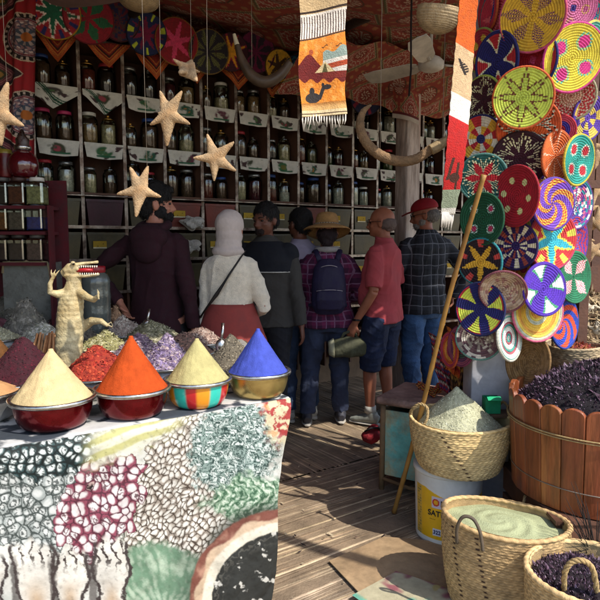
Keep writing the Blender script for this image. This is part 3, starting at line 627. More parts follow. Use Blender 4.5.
# ---- shelf unit
CW = .32; NC = 15; ZL = [1.865, 2.222, 2.6]; ZB = [1.62, 1.375, 1.13, .88]
alu = mat('worn_aluminium', '#9c8f82', .38, metal=.5, var=.4, scale=22, bump=.15, bscale=40, col2='#5e473a')
t = thing('shelf_unit', 'tall wall of dark shelving cells with shiny edge strips behind the shoppers', 'shelves', wpt(1.9, 0, 0))
part('back_panel', wbox(G(), -.02, NC*CW, .33, .35, .3, 3.0), dark, t, world=True, smooth=False)
for k in range(NC+1):
    s_ = k*CW; part('upright', wbox(G(), s_-.009, s_+.009, .008, .328, .3, 2.99), dark, t, world=True, smooth=False)
    part('edge_strip', wbox(G(), s_-.013, s_+.013, -.001, .006, 1.13, 2.97), alu, t, world=True, smooth=False, bevel=.001)
for z in ZL+ZB+[2.96, .62]:
    for k in range(NC) if z in ZL else [None]:
        if k is None: part('shelf', wbox(G(), 0, NC*CW, -.02, .326, z-.02, z), dark, t, world=True, smooth=False); part('edge_strip', wbox(G(), -.01, NC*CW, -.026, -.0205, z-.021, z+.002), alu, t, world=True, smooth=False)
        else: part('shelf', wbox(G(), k*CW+.01, (k+1)*CW-.01, .012, .326, z-.014, z), dark, t, world=True, smooth=False)
part('edge_strip', wbox(G(), -.01, NC*CW, -.05, -.014, ZL[0]-.03, ZL[0]-.022), alu, t, world=True, smooth=False)
# ---- jars
gl = glassmat('jar_glass', '#e0e4dc', .1); HJ = .235
def jar_meshes(r, h, neck=.72, sq=False):
    n = 28; prof = [(.001, 0), (r*.9, 0), (r, .008), (r, h*.68), (r*.96, h*.74), (r*neck, h*.82), (r*neck, h*.9)]
    body = G().lathe(prof, n); cont = lambda f: G().lathe([(.001, .004), (r*.9, .004), (r*.93, .012), (r*.93, h*f), (r*.4, h*f+.006), (.001, h*f+.009)], 20)
    lid = G().lathe([(r*neck+.002, h*.84), (r*neck+.006, h*.85), (r*neck+.006, h*.93), (r*neck*.9, h*.945), (r*.3, h*.95), (.001, h*.95)], n)
    lid2 = G().lathe([(r*neck+.001, h*.86), (r*neck+.004, h*.88), (r*neck*.5, h*.93), (r*.2, h*.95), (r*.2, h*.975), (r*.27, h*.99), (r*.2, h*1.02), (.001, h*1.03)], n)
    return body, cont, lid, lid2
body, cont, lid, lid2 = jar_meshes(.061, HJ)
def M_(name, g, m): return mesh(name, g.V(), g.f, m)
BODY = M_('jar_body', body, gl)
CONT = {}
for nm, c in {'dark brown herbs': '#6b4e3a', 'tan seeds': '#a8865e', 'olive leaves': '#6b6740', 'white powder': '#d8d3c6', 'rusty red spice': '#7c2f1c', 'black seeds': '#30261f', 'cream powder': '#cdbf9a', 'green herbs': '#56683c', 'crimson petals': '#5a1622'}.items():
    CONT[nm] = [M_('contents', cont(f), mat('jar_'+nm.replace(' ', '_'), c, .9, var=.4, scale=60, bump=.3)) for f in (.42, .58, .68)]
LIDS = {'brass': M_('lid', lid2, mat('brass_lid', '#b98f45', .3, metal=.9)), 'pink': M_('lid', lid, mat('pink_lid', '#b0305c', .45)), 'blue': M_('lid', lid, mat('blue_lid', '#23407c', .45)),
        'silver': M_('lid', lid, mat('silver_lid', '#9a9a98', .35, metal=.8)), 'glass': M_('lid', lid2, gl), 'white': M_('lid', lid, mat('white_lid', '#c9c5bb', .5)), 'green': M_('lid', lid, mat('green_lid', '#245a34', .5)), 'red': M_('lid', lid, mat('red_lid', '#93202a', .45))}
ORD = ['first', 'second', 'third', 'fourth', 'fifth', 'sixth', 'seventh', 'eighth', 'ninth', 'tenth', 'eleventh', 'twelfth', 'thirteenth', 'fourteenth', 'fifteenth']
def put_jar(p, cont_, lid_, lvl, label, sc_=1.0, group='glass jars on the wall shelves', cat='jar'):
    t = thing('glass_jar', label, cat, p, group=group); t.scale = (sc_, sc_, sc_); t.rotation_euler = (0, 0, rng.uniform(0, 6))
    part('jar_body', BODY, None, t); part('lid', LIDS[lid_], None, t); part('contents', CONT[cont_][lvl], None, t)
SP = {(0, 1, 0): ('dark brown herbs', 'pink'), (0, 1, 1): ('dark brown herbs', 'pink'), (0, 0, 1): ('white powder', 'silver'), (0, 0, 0): ('olive leaves', 'red'), (4, 2, 1): ('cream powder', 'white'), (3, 2, 0): ('crimson petals', 'silver'),
      (7, 0, 0): ('dark brown herbs', 'blue'), (7, 0, 1): ('dark brown herbs', 'blue'), (9, 0, 0): ('white powder', 'blue'), (9, 0, 1): ('white powder', 'white'), (8, 0, 1): ('white powder', 'glass'), (8, 0, 0): ('dark brown herbs', 'blue'),
      (7, 1, 0): ('rusty red spice', 'brass'), (8, 1, 1): ('crimson petals', 'brass'), (8, 1, 0): ('green herbs', 'brass'), (7, 1, 1): ('olive leaves', 'glass'), (1, 1, 0): ('tan seeds', 'white'), (5, 2, 0): ('tan seeds', 'silver'), (5, 2, 1): ('tan seeds', 'silver')}
ks = list(CONT); kl = ['brass', 'glass', 'silver', 'red', 'brass', 'glass', 'blue']
for row, z in enumerate(ZL):
    for k in range(NC-1):
        for j in (0, 1):
            a, b = SP.get((k, row, j), (ks[rng.integers(len(ks))] if rng.random() < .78 else 'dark brown herbs', kl[rng.integers(len(kl))]))
            sc_ = rng.uniform(.80, 1.12); s_ = k*CW+.088+.145*j+rng.uniform(-.006, .006)
            put_jar(wpt(s_, .10+rng.uniform(0, .03), z+.001), a, b, rng.integers(3), f'jar of {a}, {b} lid, {("left", "right")[j]} in {ORD[k]} cell of {("bottom", "middle", "top")[row]} jar shelf', sc_)
# ---- printed cloths draped over shelf edges
def label_cloth(k, row, shape):
    s0, s1 = k*CW+.016, (k+1)*CW-.016; z = ZL[row]; nu, nv = 46, 34; h = .115 if shape == 0 else .17
    a_, b_ = np.meshgrid(np.linspace(0, 1, nu), np.linspace(0, 1, nv))
    x, y = a_*46, b_*(34 if shape else 22)
    sd = k*7+row*31; f = fbm(x+sd*9, y, .22, sd); c = np.tile(np.array(lin('#b9b5ab')), (nv, nu, 1))
    c = mixc(c, np.array(lin('#3e2a2c'))[None, None]+0*c, sst(.42, .55, f)*sst(.1, .2, b_))
    q = np.hypot((x-22-4*math.sin(sd))/11, (y-12)/8); hu = [('#2f5a38', '#5c5a25'), ('#5a2c3a', '#2f4a30'), ('#3a3d2a', '#8a3a44'), ('#27503c', '#a06a30'), ('#3c3430', '#4a6a3c')][(k*3+row*2) % 5]; c = mixc(c, np.array(lin(hu[0]))[None, None]+0*c, sst(1.1, .8, q)*sst(-.3, .1, f)); c = mixc(c, np.array(lin(hu[1]))[None, None]+0*c, sst(.6, .4, q)*sst(.1, .3, f))
    if shape:
        st = np.abs(x-y*.75-4); c = mixc(c, np.array(lin('#12402c'))[None, None]+0*c, sst(5.5, 4.5, st)*(np.sin(st*2.3) > -.5))
    else: c = mixc(c, np.array(lin('#1d5236'))[None, None]+0*c, sst(1.6, 1, np.abs(y-18))*sst(12, 14, x)*sst(38, 36, x))
    top = wpt(s0, -.012, z+.003)
    if shape == 0: dz = b_*h*(.86+.14*np.cos((a_-.5)*2.4)); ds = (a_-.5)*(1-.1*b_)+.5
    elif shape == 1: dz = b_*h*(1-np.abs(a_-.55)*1.35); ds = a_
    else: dz = b_*h*(1-np.abs(a_-.4)*1.1); ds = a_
    fold = -.012-.008*np.sin(a_*7+k)*b_-.004*np.sin(a_*17)*b_
    P = np.array(top)[None, None]+np.array(U)[None, None]*(ds*(s1-s0))[..., None]+np.array(Vv)[None, None]*fold[..., None]; P[..., 2] -= dz
    solo('shelf_cloth', gridgeo(P, c), VCloth(), f'white cloth with printed motif, {ORD[k]} cell from the left, {("bottom", "middle", "top")[row]} jar shelf edge', 'cloth', loc=wpt((s0+s1)/2, 0, z), group='printed cloths on the shelf edges')
for row in (1, 2):
    for k in range(NC-2): label_cloth(k, row, (1 if k == 1 else 2 if k == 0 else 0) if row == 2 else 0)
# ---- storage bins under the jar ledge
def binmesh(w, h, d):
    g = G(); b, t_ = .88, 1.0; V = []
    for z, q, dd in ((0, .86, .9), (h*.9, 1, 1), (h*.9, 1.04, 1.05), (h, 1.04, 1.05), (h, .97, .95), (.01, .83, .85)):
        V += [(-w/2*q, -d/2*dd, z), (w/2*q, -d/2*dd, z), (w/2*q, d/2*dd, z), (-w/2*q, d/2*dd, z)]
    Fc = [(3, 2, 1, 0)]+[(i*4+k, i*4+(k+1) % 4, i*4+4+(k+1) % 4, i*4+4+k) for i in range(5) for k in range(4)]+[(20, 21, 22, 23)]
    return g.add(V, Fc)
bcol = {'olive': mat('olive_plastic', '#4f452a', .5, var=.45, scale=5), 'maroon': mat('maroon_plastic', '#3a141e', .5, var=.2), 'rust': mat('rust_plastic', '#6a2a1c', .5, var=.2)}
g = binmesh(.275, .195, .27); BM = {k: M_('bin_body', g, m) for k, m in bcol.items()}
for m_ in BM.values(): m_.polygons.foreach_set('use_smooth', [False]*len(m_.polygons))
nu, nv = 30, 16; a_, b_ = np.meshgrid(np.linspace(0, 1, nu), np.linspace(0, 1, nv)); c = np.tile(np.array(lin('#a8882a')), (nv, nu, 1))
c = mixc(c, np.array(lin('#2b2415'))[None, None]+0*c, sst(.5, .7, fbm(a_*30, b_*16, .5, 3))*(np.abs(b_-.5) < .3)); c = mixc(c, np.array(lin('#c9bfa0'))[None, None]+0*c, (b_ < .2)*1.0)
P = np.stack([(a_-.5)*.1-.05, -.1385+0*a_-.006*(1-b_)*0, .075+b_*.055], -1); CARD = gridgeo(P, c)
CARD = mesh('name_card', CARD[0], CARD[1], VCloth(), CARD[2])
GF = M_('bin_filling', G().ell((0, 0, .15), (.115, .1, .05)), mat('bin_filling', '#4a3c2a', .95, var=.5, scale=50, bump=.6))
for row, z in enumerate(ZB[:3]):
    for k in range(NC-1):
        col = {(0, 1): 'maroon', (0, 3): 'rust', (0, 4): 'rust', (0, 7): 'rust', (1, 2): 'olive'}.get((row, k), 'olive')
        t = thing('storage_bin', f'{col} plastic bin, {ORD[k]} from the left on the {("upper", "middle", "lower")[row]} bin shelf', 'bin', wpt((k+.5)*CW, .13, z+.002), rz=ANG, group='storage bins under the jar shelves')
        part('bin_body', BM[col], None, t); part('bin_filling', GF, None, t)
        if (k+row) % 3 != 1: part('name_card', CARD, None, t)
# white crumpled bags on the bin shelf
for i, (px_, py_, lb) in enumerate([(193, 223, 'crumpled white paper bag on the bin shelf left of the woman in the headscarf'), (190, 246, 'pale plastic bag on the middle bin shelf beside the man in the hoodie')]):
    p = onwall(px_, py_, .06); g = G().ell((0, 0, 0), (.09, .05, .05), 22, 16); V = g.V(); V *= (1+.22*np.sin(V[:, :1]*70+V[:, 2:]*90)+.15*np.sin(V[:, 1:2]*120)); g.v = [V]
    o = solo('paper_bag', g, mat('crumpled_white', '#b5b0a6', .8, var=.2), lb, 'bag', world=False, smooth=False); o.location = p; o.rotation_euler = (0, 0, ANG)
# ================================================================ woven designs
def design(kind, pal, n=6, rot=0.0, k=.5):
    pal = [np.array(lin(c)) for c in pal]
    def fn(r, th):
        th = th+rot; c = np.tile(pal[0], r.shape+(1,)); st = np.round(th/(2*PI)*72)/72*2*PI; a = np.cos(n*st)   # stitches
        rq = np.round(r*13)/13
        def put(m, col): c[m] = col
        if kind == 'star':
            ph = np.abs(((st*n/(2*PI)) % 1)-.5)*2; R_ = .24+.66*ph**1.7
            put(rq < R_+.15, pal[2]); put(rq < R_, pal[1])
            if len(pal) > 3: put((np.abs(ph) < .25) & (rq > .62), pal[3])
        elif kind == 'petal':
            ph = np.abs(((st*n/(2*PI)) % 1)-.5)*2; w_ = np.sin(np.clip((r-.12)/.8, 0, 1)*PI)*k*1.4
            chk = ((np.floor(r*26)+np.floor(th/(2*PI)*72)) % 2 == 0)
            put((1-ph) < w_, pal[1]); 
            if len(pal) > 2: put(((1-ph) < w_) & chk, pal[2])
            if len(pal) > 3: put(r < .14, pal[3])
        elif kind == 'wedge':
            id_ = np.floor(((th % (2*PI))/(2*PI))*n).astype(int); ring = (r > .55).astype(int)
            for j in range(1, len(pal)-1): put(((id_+ring) % (len(pal)-2))+1 == j, pal[j])
            put(r < .2, pal[-1])
        elif kind == 'cross':
            ph = np.abs(((th*n/(2*PI)) % 1)-.5)*2*r*PI/n*2; tri = np.abs(((th*n/(2*PI)) % 1)-.5)
            put((tri > .5-.17/np.maximum(r, .15)*k), pal[1]); m = (tri < .33*(rq*.9)) & (r > .3) & (r < .93); put(m, pal[2])
            if len(pal) > 3: put((tri < .2*(rq)) & (r > .45) & (r < .93), pal[3])
            put(r < .16, pal[1])
        elif kind == 'swirl':
            sw = ((th+r*2.1)*n/(2*PI)) % 1; m = (sw < .45+.25*(1-r)); put(m, pal[1])
            chk = ((np.floor(r*16)+np.floor(th/(2*PI)*48)) % 2 == 0); put(~m & chk, pal[2])
        elif kind == 'dash':
            ph = np.abs(((st*n/(2*PI)) % 1)-.5)*2; e = rq-(.32+.5*ph); put(e > 0, pal[1]); d = (np.abs(e) < .1) | ((e > .2) & (e < .3))
            alt = (np.floor(th/(2*PI)*90) % 2 == 0); put(d & alt, pal[2]); put(d & ~alt, pal[3])
        elif kind == 'spots':
            x, y = r*np.cos(th), r*np.sin(th)
            for j in range(n):
                an = 2*PI*j/n; dx, dy = x-.56*math.cos(an), y-.56*math.sin(an); q = np.maximum(np.abs(dx), np.abs(dy))+.5*np.minimum(np.abs(dx), np.abs(dy)); q = np.round(q*12)/12
                put((q < .31*k*2) & (np.floor(th*13+r*9) % 2 == 0), pal[2]); put(q < .22*k*2, pal[1])
            if len(pal) > 3: put(np.abs(np.maximum(np.abs(x), np.abs(y))) < .12, pal[3])
        elif kind == 'rings':
            id_ = (np.floor(r*len(pal)*k*2)).astype(int) % len(pal)
            for j, q in enumerate(pal): put(id_ == j, q)
        elif kind == 'zig':
            z = (rq*8+2*np.abs(((st*n/(2*PI)) % 1)-.5)*2) % 2; put(z < 1, pal[1])
            if len(pal) > 2: put((z > 1.5) & (r < .5), pal[2])
        elif kind == 'mix':
            h = np.sin(np.floor(r*9)*12.9+np.floor(th/(2*PI)*26)*78.2)*43758.5; h -= np.floor(h); 
            for j, q in enumerate(pal): put((h*len(pal)).astype(int) == j, q)
        return c
    return fn
NR, NT = 66, 168
def tray(pc, Rr, normal, fn, rimc, label, name='woven_tray', cat='woven tray', dish=.12, group='woven trays on the display column', coils=None, res=1.0, roll=None):
    """coiled basketry tray: centre, radius, facing direction"""
    nr, nt = int(NR*res), int(NT*res); coils = coils or max(7, int(Rr/.0105)); r = np.linspace(.0, 1, nr+1)[1:]; th = np.linspace(0, 2*PI, nt, endpoint=False)
    Rg, Tg = np.meshgrid(r, th, indexing='ij'); col = fn(Rg, Tg); ph = (Rg*coils-Tg/(2*PI)) % 1
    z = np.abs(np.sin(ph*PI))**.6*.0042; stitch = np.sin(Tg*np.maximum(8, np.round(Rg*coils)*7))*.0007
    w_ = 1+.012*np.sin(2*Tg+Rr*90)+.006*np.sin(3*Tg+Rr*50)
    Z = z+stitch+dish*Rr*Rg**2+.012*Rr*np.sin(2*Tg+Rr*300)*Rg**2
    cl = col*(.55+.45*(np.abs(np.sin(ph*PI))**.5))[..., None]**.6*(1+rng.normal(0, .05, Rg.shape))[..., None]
    X, Y = Rg*Rr*w_*np.cos(Tg), Rg*Rr*w_*np.sin(Tg)
    front = np.stack([X, Y, Z], -1); backv = np.stack([X, Y, Z-.008], -1)
    V = np.concatenate([front.reshape(-1, 3), backv[-1], backv[nr//2], [[0, 0, .003], [0, 0, -.006]]])
    i = np.arange((nr-1)*nt); a = i//nt*nt; k = i % nt; k2 = (k+1) % nt
    Fc = np.stack([a+k, a+nt+k, a+nt+k2, a+k2], 1).tolist(); o = (nr-1)*nt; b = nr*nt; kk = range(nt)
    Fc += [(o+k, b+k, b+(k+1) % nt, o+(k+1) % nt) for k in kk]+[(b+k, b+nt+k, b+nt+(k+1) % nt, b+(k+1) % nt) for k in kk]
    Fc += [(len(V)-2, k, (k+1) % nt) for k in kk]+[(b+nt+k, len(V)-1, b+nt+(k+1) % nt) for k in kk]
    col_ = np.concatenate([cl.reshape(-1, 3), cl[-1], cl[nr//2]*.8, cl[0][:1], cl[0][:1]])
    nrm = Vector(normal).normalized(); q = nrm.to_track_quat('Z', 'Y'); M = q.to_matrix().to_4x4()
    if roll: M = M @ Matrix.Rotation(roll, 4, 'Z')
    t = thing(name, label, cat, pc, group=group); t.rotation_mode = 'QUATERNION'; t.rotation_quaternion = M.to_quaternion()
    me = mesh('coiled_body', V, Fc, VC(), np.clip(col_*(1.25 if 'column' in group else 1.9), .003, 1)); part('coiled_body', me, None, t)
    g = G(); n2 = 96; P = []; V = []; m_ = 8; Rm = Rr*(1+.0)
    rc = np.array(lin(rimc))
    cols = []
    for i in range(n2):
        a = 2*PI*i/n2; w2 = 1+.012*math.sin(2*a+Rr*90)+.006*math.sin(3*a+Rr*50); zz = dish*Rr+.012*Rr*math.sin(2*a+Rr*300)
        for k in range(m_):
            b = 2*PI*k/m_; tt = .0062*(1+.1*(i % 2)); q = Rm*w2+tt*math.cos(b)*.9+.002; V.append((q*math.cos(a), q*math.sin(a), zz-.002+tt*math.sin(b))); cols.append(rc*(1 if i % 2 else .82))
    Fc = [(i*m_+k, ((i+1) % n2)*m_+k, ((i+1) % n2)*m_+(k+1) % m_, i*m_+(k+1) % m_) for i in range(n2) for k in range(m_)]
    g.add(V, Fc, cols); part('rim', g, VC(), t); return t
# ---- trays pinned along the top of the shelves
TR = [(53, 12, 23, 'star', ['#7c1d24', '#174a35', '#b9a7a0', '#1e1f4c'], 8, '#a8801f', 'tray with a green star on red and navy stitching, first above the shelves'),
      (88, 18, 22, 'petal', ['#6c1620', '#1c4a30', '#1c4a30'], 6, '#6c1620', 'red tray with a six petalled green flower, second in the row above the shelves'),
      (119, 20, 18, 'mix', ['#4a1420', '#1a1a34', '#3c2626'], 6, '#38141c', 'dark maroon and navy tray, third in the row above the shelves'),
      (146, 34, 18, 'star', ['#151c3c', '#5c1430', '#151c3c', '#8f9a2a'], 7, '#151c3c', 'navy tray with lime edge marks and maroon star, fourth above the shelves'),
      (176, 42, 20, 'star', ['#6a141c', '#a23050', '#6a141c'], 6, '#8a5a24', 'red tray with a pink star and tan rim, above the hanging small starfish'),
      (208, 52, 19, 'petal', ['#1d1a20', '#5d5f30', '#1d1a20'], 9, '#74592c', 'dark tray with olive petals and tan rim'),
      (231, 52, 16, 'star', ['#351620', '#ad7a1e', '#7c1e2c'], 8, '#3b2028', 'dark red tray with a golden star behind the curved horn'),
      (256, 52, 18, 'petal', ['#561634', '#241a24', '#241a24'], 8, '#3c1a28', 'purple maroon tray with dark seeds right of the golden star tray'),
      (278, 66, 14, 'star', ['#ad8524', '#3c2a1c', '#ad8524'], 6, '#5e4418', 'mustard tray with a brown star inside the horn curve'),
      (296, 72, 14, 'zig', ['#20505a', '#141c40', '#8a8a3c'], 6, '#1c3a4a', 'teal and navy zigzag tray beside the camel rug'),
      (366, 92, 20, 'cross', ['#1a1c3a', '#701c30', '#20243c'], 6, '#1c1a30', 'navy and red tray hanging above the curved woven horn'),
      (350, 84, 14, 'mix', ['#4a2a20', '#5e3a20', '#301a18'], 6, '#3a2018', 'small brown tray half hidden right of the camel rug')]
for px_, py_, rp, kd, pal, n, rim, lb in TR:
    p = onwall(px_, py_, .16); Rr = rp*p.y/FO*1.05; nn = (-Vv*.95+Vector((0, 0, -.25))+Vector((.1, -.2, 0)))
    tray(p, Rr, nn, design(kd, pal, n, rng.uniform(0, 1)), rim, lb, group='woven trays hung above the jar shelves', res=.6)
# ---- bunting: pointed red and orange cloths
def paint_bunt(a, b):      # a across -1..1, b down 0..1
    q = b+np.abs(a); c = np.tile(np.array(lin('#8c2a1c')), a.shape+(1,))
    for lo, hi, col in ((.90, 1.2, '#a5491c'), (.74, .80, '#b8702a'), (.52, .62, '#3c1614'), (.62, .66, '#b8702a'), (.40, .44, '#b8702a')): c[(q > lo) & (q <= hi)] = lin(col)
    z = np.sin((a-b)*60)*np.sin((a+b)*60); c[(q > .80) & (q < .9) & (z > .1)] = lin('#c07a35'); c[(q < .40) & (z > .2)] = lin('#5c1a18'); return c
bx = [(57, 32, 62, 23), (108, 42, 68, 24), (155, 53, 80, 20), (196, 60, 84, 18), (238, 68, 90, 18), (272, 76, 97, 15)]
for i, (px_, y0, y1, hw) in enumerate(bx):
    A = onwall(px_-hw, y0, .05); B = onwall(px_+hw, y0+3, .05); Cc = onwall(px_+1, y1, .07)
    nu = 50; a_, b_ = np.meshgrid(np.linspace(-1, 1, nu), np.linspace(0, 1, nu)); aa = a_*(1-b_)
    P = np.array((A+B)/2)[None, None]+np.array((B-A)/2)[None, None]*aa[..., None]+np.array(Cc-(A+B)/2)[None, None]*b_[..., None]+np.array(-Vv)[None, None]*(.012*np.sin(aa*6+i))[..., None]
    solo('bunting', gridgeo(P, paint_bunt(aa, b_)), VCloth(), f'{ORD[i]} pointed red and orange cloth from the left hanging over the top of the shelves', 'bunting', loc=(A+B)/2, group='pointed cloths over the shelf tops')
# ================================================================ red applique cloth on the left
nu, nv = 260, 420; a_, b_ = np.meshgrid(np.linspace(-60, 34, nu), np.linspace(-30, 190, nv))
def medallion(c, x, y, cx, cy, R_):
    r = np.hypot(x-cx, y-cy)/R_; th = np.arctan2(y-cy, x-cx); q = lambda lo, hi: (r > lo) & (r <= hi)
    c[r < 1.0] = lin('#1c1412'); c[q(.97, 1.02)] = lin('#b5a08a'); c[q(.84, .96) & (np.sin(th*26) > .2)] = lin('#a8968a'); c[r < .8] = lin('#8a6a6c')
    c[q(.4, .78) & (np.sin(th*12+np.sin(r*30)*1.5) > 0)] = lin('#4f4a5c'); c[q(.5, .76) & (np.cos(th*12)*np.cos(r*36) > .35)] = lin('#b9a6a0'); c[q(.72, .76)] = lin('#6e1f24')
    c[r < .4] = lin('#3e4652'); c[(r < .36) & (np.sin(th*8) > 0)] = lin('#9a8a86'); c[r < .2] = lin('#a45c24'); return c
c = np.tile(np.array(lin('#8c1a20')), (nv, nu, 1)); sp = (fbm(a_, b_, .6, 4) > .75); c[sp] = lin('#7c2a1c')
for cy in (-40, 37, 115, 190): medallion(c, a_, b_, 26, cy, 24); medallion(c, a_, b_, -52, cy, 24)
for cy in (0, 74, 150):
    q = np.maximum(np.abs(a_+6)/26+np.abs(b_-cy)/26*.9-.15*np.cos((b_-cy)*.2), 0); c[q < 1] = lin('#b5a08a'); c[q < .94] = lin('#241418'); c[q < .72] = lin('#5c2b34'); c[(q < .66) & (np.sin(q*40) > 0)] = lin('#8a5a58'); c[q < .36] = lin('#3a3a28'); c[q < .2] = lin('#8d6a34')
pt = lambda x, y: np.array(at(x, y, 3.92))
O = pt(0, 0); P = atv(a_, b_, 3.92); P[..., 1] += .02*np.sin(a_*.25)+.01*np.sin(a_*.6+b_*.02)
solo('wall_hanging', gridgeo(P, c), VCloth(), 'deep red wall cloth with round patterned medallions at the upper left', 'wall hanging', loc=O)
# ================================================================ canopy of patterned cloth
D0 = Vector((.4, 1.75, 0)).dot(Vv)
def canopy_color(a, b):
    x, y = a*1.0, b*1.0; c = np.tile(np.array(lin('#8c3a2c')), a.shape+(1,))
    X, Y = x/.62, y/.62; fx, fy = X-np.floor(X)-.5, Y-np.floor(Y)-.5; d = np.abs(fx)+np.abs(fy); r = np.hypot(fx, fy); th = np.arctan2(fy, fx)
    scr = np.sin(th*8+np.sin(r*34)*2.2)*np.cos(r*40)
    c[(d < .44)] = lin('#5c5636'); c[d < .40] = lin('#b09a7c'); c[d < .385] = lin('#964034'); c[(d < .36) & (np.abs(scr) < .16)] = lin('#b8a08a'); c[(r < .14)] = lin('#7a2f22'); c[(r < .12) & (scr > .3)] = lin('#c4ac92')
    c[(d > .47) & (np.abs(np.sin(X*19)*np.sin(Y*19)) > .75)] = lin('#a06a44'); c[(d > .455) & (d < .475)] = lin('#8f8a5c')
    rr = np.hypot(np.abs(fx)-.5, np.abs(fy)-.5); c[rr < .2] = lin('#3e3a28'); c[(rr < .185)] = lin('#8c4032'); c[(rr < .17) & (np.sin(np.arctan2(np.abs(fy)-.5, np.abs(fx)-.5)*14+rr*60) > .35)] = lin('#b8a48e')
    return c
def canopy(name, s0, s1, d0, d1, zf, paint, label, nu=420, nv=420, cat='canopy', z2=None):
    a_, b_ = np.meshgrid(np.linspace(s0, s1, nu), np.linspace(d0, d1, nv)); z = zf(a_, b_)
    P = np.stack([a_*U.x+b_*Vv.x, a_*U.y+b_*Vv.y, z], -1); return solo(name, gridgeo(P, paint(a_, b_)), VCloth(), label, cat, loc=SD((s0+s1)/2, (d0+d1)/2, 3))
cz = lambda a, b: 3.12+.30*sst(3.1, 4.6, b)*sst(3.6, 1.2, a)-.08*np.abs(np.sin((b-D0)*PI/1.15))-.03*np.sin(a*2.3+b)-.015*np.sin(a*7+2*np.sin(b*3))
canopy('patterned_canopy', -3.2, 2.0, D0, 2.3, cz, canopy_color, 'red patterned applique cloth canopy over the front left of the stall', 520, 140)
canopy('patterned_canopy', -3.2, 6.6, 2.27, 5.1, lambda a, b: cz(a, b)-.012, canopy_color, 'red patterned applique cloth canopy over the rear of the stall along the shelves', 760, 330)
pl = lambda a, b: np.tile(np.array(lin('#7c6058')), a.shape+(1,))
canopy('plain_drape', .2, 1.35, 2.3, 3.6, lambda a, b: 2.86-.10*np.sin((b-2.3)*2.4)-.05*np.sin(a*8+b*2)+.09*np.abs(a-.8), pl, 'plain dusty pink cloth sagging under the canopy at the top left', 120, 120, cat='drape')
vz = lambda a, b: 2.83-.55*(b-3.3)*.3-.03*np.sin(a*3+1)-.02*np.sin(a*9)
canopy('patterned_drape', 2.6, 4.6, 3.55, 4.15, lambda a, b: 2.72+.30*(4.15-b)/.6-.03*np.sin(a*5)-.02*np.sin(a*13+b*9), lambda a, b: np.clip(canopy_color(a*1.6+.3, b*1.6)*.9, 0, 1), 'low patterned cloth hanging down above the white pole', 300, 120, cat='drape')
# unseen reed slats on the right, added so their gaps dapple the floor
g = G(); d = D0+.02
while d < 1.78:
    wv = rng.uniform(.05, .10); s0_ = 3.12+rng.normal(0, .03)
    while s0_ < 6.0:
        L_ = rng.uniform(.35, 1.3); g.box(SD(s0_+L_/2, d+wv/2, 3.16+rng.normal(0, .006)), (L_, wv, .008), rz=ANG+rng.normal(0, .012)); s0_ += L_+rng.choice([.0, .02, .12])
    d += wv+rng.choice([.004, .01, .03, .06])
solo('added_reed_awning', g, mat('dry_reed', '#8d7650', .9, var=.3), 'added awning of reed strips, out of view, whose gaps dapple the floor with sun', 'awning', loc=SD(4.3, 1.8, 3.1), smooth=False)
canopy('patterned_canopy', 2.02, 6.6, 1.78, 2.25, lambda a, b: 3.19+0*a-.02*np.sin(a*4), canopy_color, 'narrow patterned canopy strip, unseen, added to keep sun stripes off the shoppers', 300, 40)  # unseen solid strip, added so slat light stays low on the people
canopy('patterned_canopy', 1.98, 3.14, 1.42, 1.80, lambda a, b: 3.20+0*a-.02*np.sin(a*4), canopy_color, 'short patterned canopy piece, unseen, added to shade the woman in the headscarf', 80, 30)  # unseen patch of roof, added to block sun from the woman
# beams
bw = mat('rough_beam', '#3d2b20', .85, var=.4, scale=5, bump=.5)
for s_ in (-2.2, .1, 1.5, 2.9, 4.4, 5.6):
    g = G().tube([SD(s_, D0-.05, 3.16), SD(s_+.03, 3.2, 3.13), SD(s_, 5.1, 3.14)], [.035, .04, .032], 10)
    solo('roof_beam', g, bw, {-2.2: 'roof beam over the left wall cloth', .1: 'roof beam above the man in the hoodie', 1.5: 'roof beam above the woman in the headscarf', 2.9: 'roof beam above the man in the red shirt', 4.4: 'roof beam above the tray column', 5.6: 'roof beam at the far right of the stall'}[s_], 'beam', loc=SD(s_, 3.2, 3.13), group='beams under the stall roof')
solo('awning_pole', G().tube([(.15, 2.17, 3.16), (1.66, 1.23, 3.13), (2.28, .85, 3.12)], .04, 10), bw, 'long rough pole reaching out in front of the awning', 'pole', loc=(1.66, 1.23, 3.13))
# ceiling fan
hub = at(431, 64, 4.2); fanm = mat('fan_enamel', '#c4bcae', .5, var=.25, scale=8, bump=.1); t = thing('ceiling_fan', 'pale dusty ceiling fan with three blades hanging from the canopy', 'fan', hub)
part('motor_housing', G().lathe([(.001, -.05), (.05, -.048), (.085, -.03), (.09, .01), (.06, .04), (.02, .06), (.001, .06)], 36), fanm, t)
part('down_rod', G().tube([(0, 0, .05), (-.005, 0, .42)], .011, 10), fanm, t)
for tp in (at(418, 36, 3.72), at(362, 74, 4.62), at(497, 62, 4.35)):
    v = tp-hub; v.z = 0; L_ = .56; d = v.normalized(); q = Vector((-d.y, d.x, 0)); tl = Vector((0, 0, .022)); g = G()
    pr = [(.10, -.035), (.16, -.06), (L_*.8, -.072), (L_*.97, -.055), (L_, 0), (L_*.97, .055), (L_*.8, .065), (.16, .05), (.10, .03)]; n = len(pr); V = [d*a+q*b+tl*(b/.06) for a, b in pr]
    g.add([tuple(x-Vector((0, 0, .003))) for x in V]+[tuple(x+Vector((0, 0, .003))) for x in V], [tuple(range(n))[::-1], tuple(range(n, 2*n))]+[(i, (i+1) % n, n+(i+1) % n, n+i) for i in range(n)])
    part('blade', g, fanm, t, smooth=False); part('blade_arm', G().tube([d*.07, d*.16], [(.018, .006)]*2, 8, up=q), fanm, t)
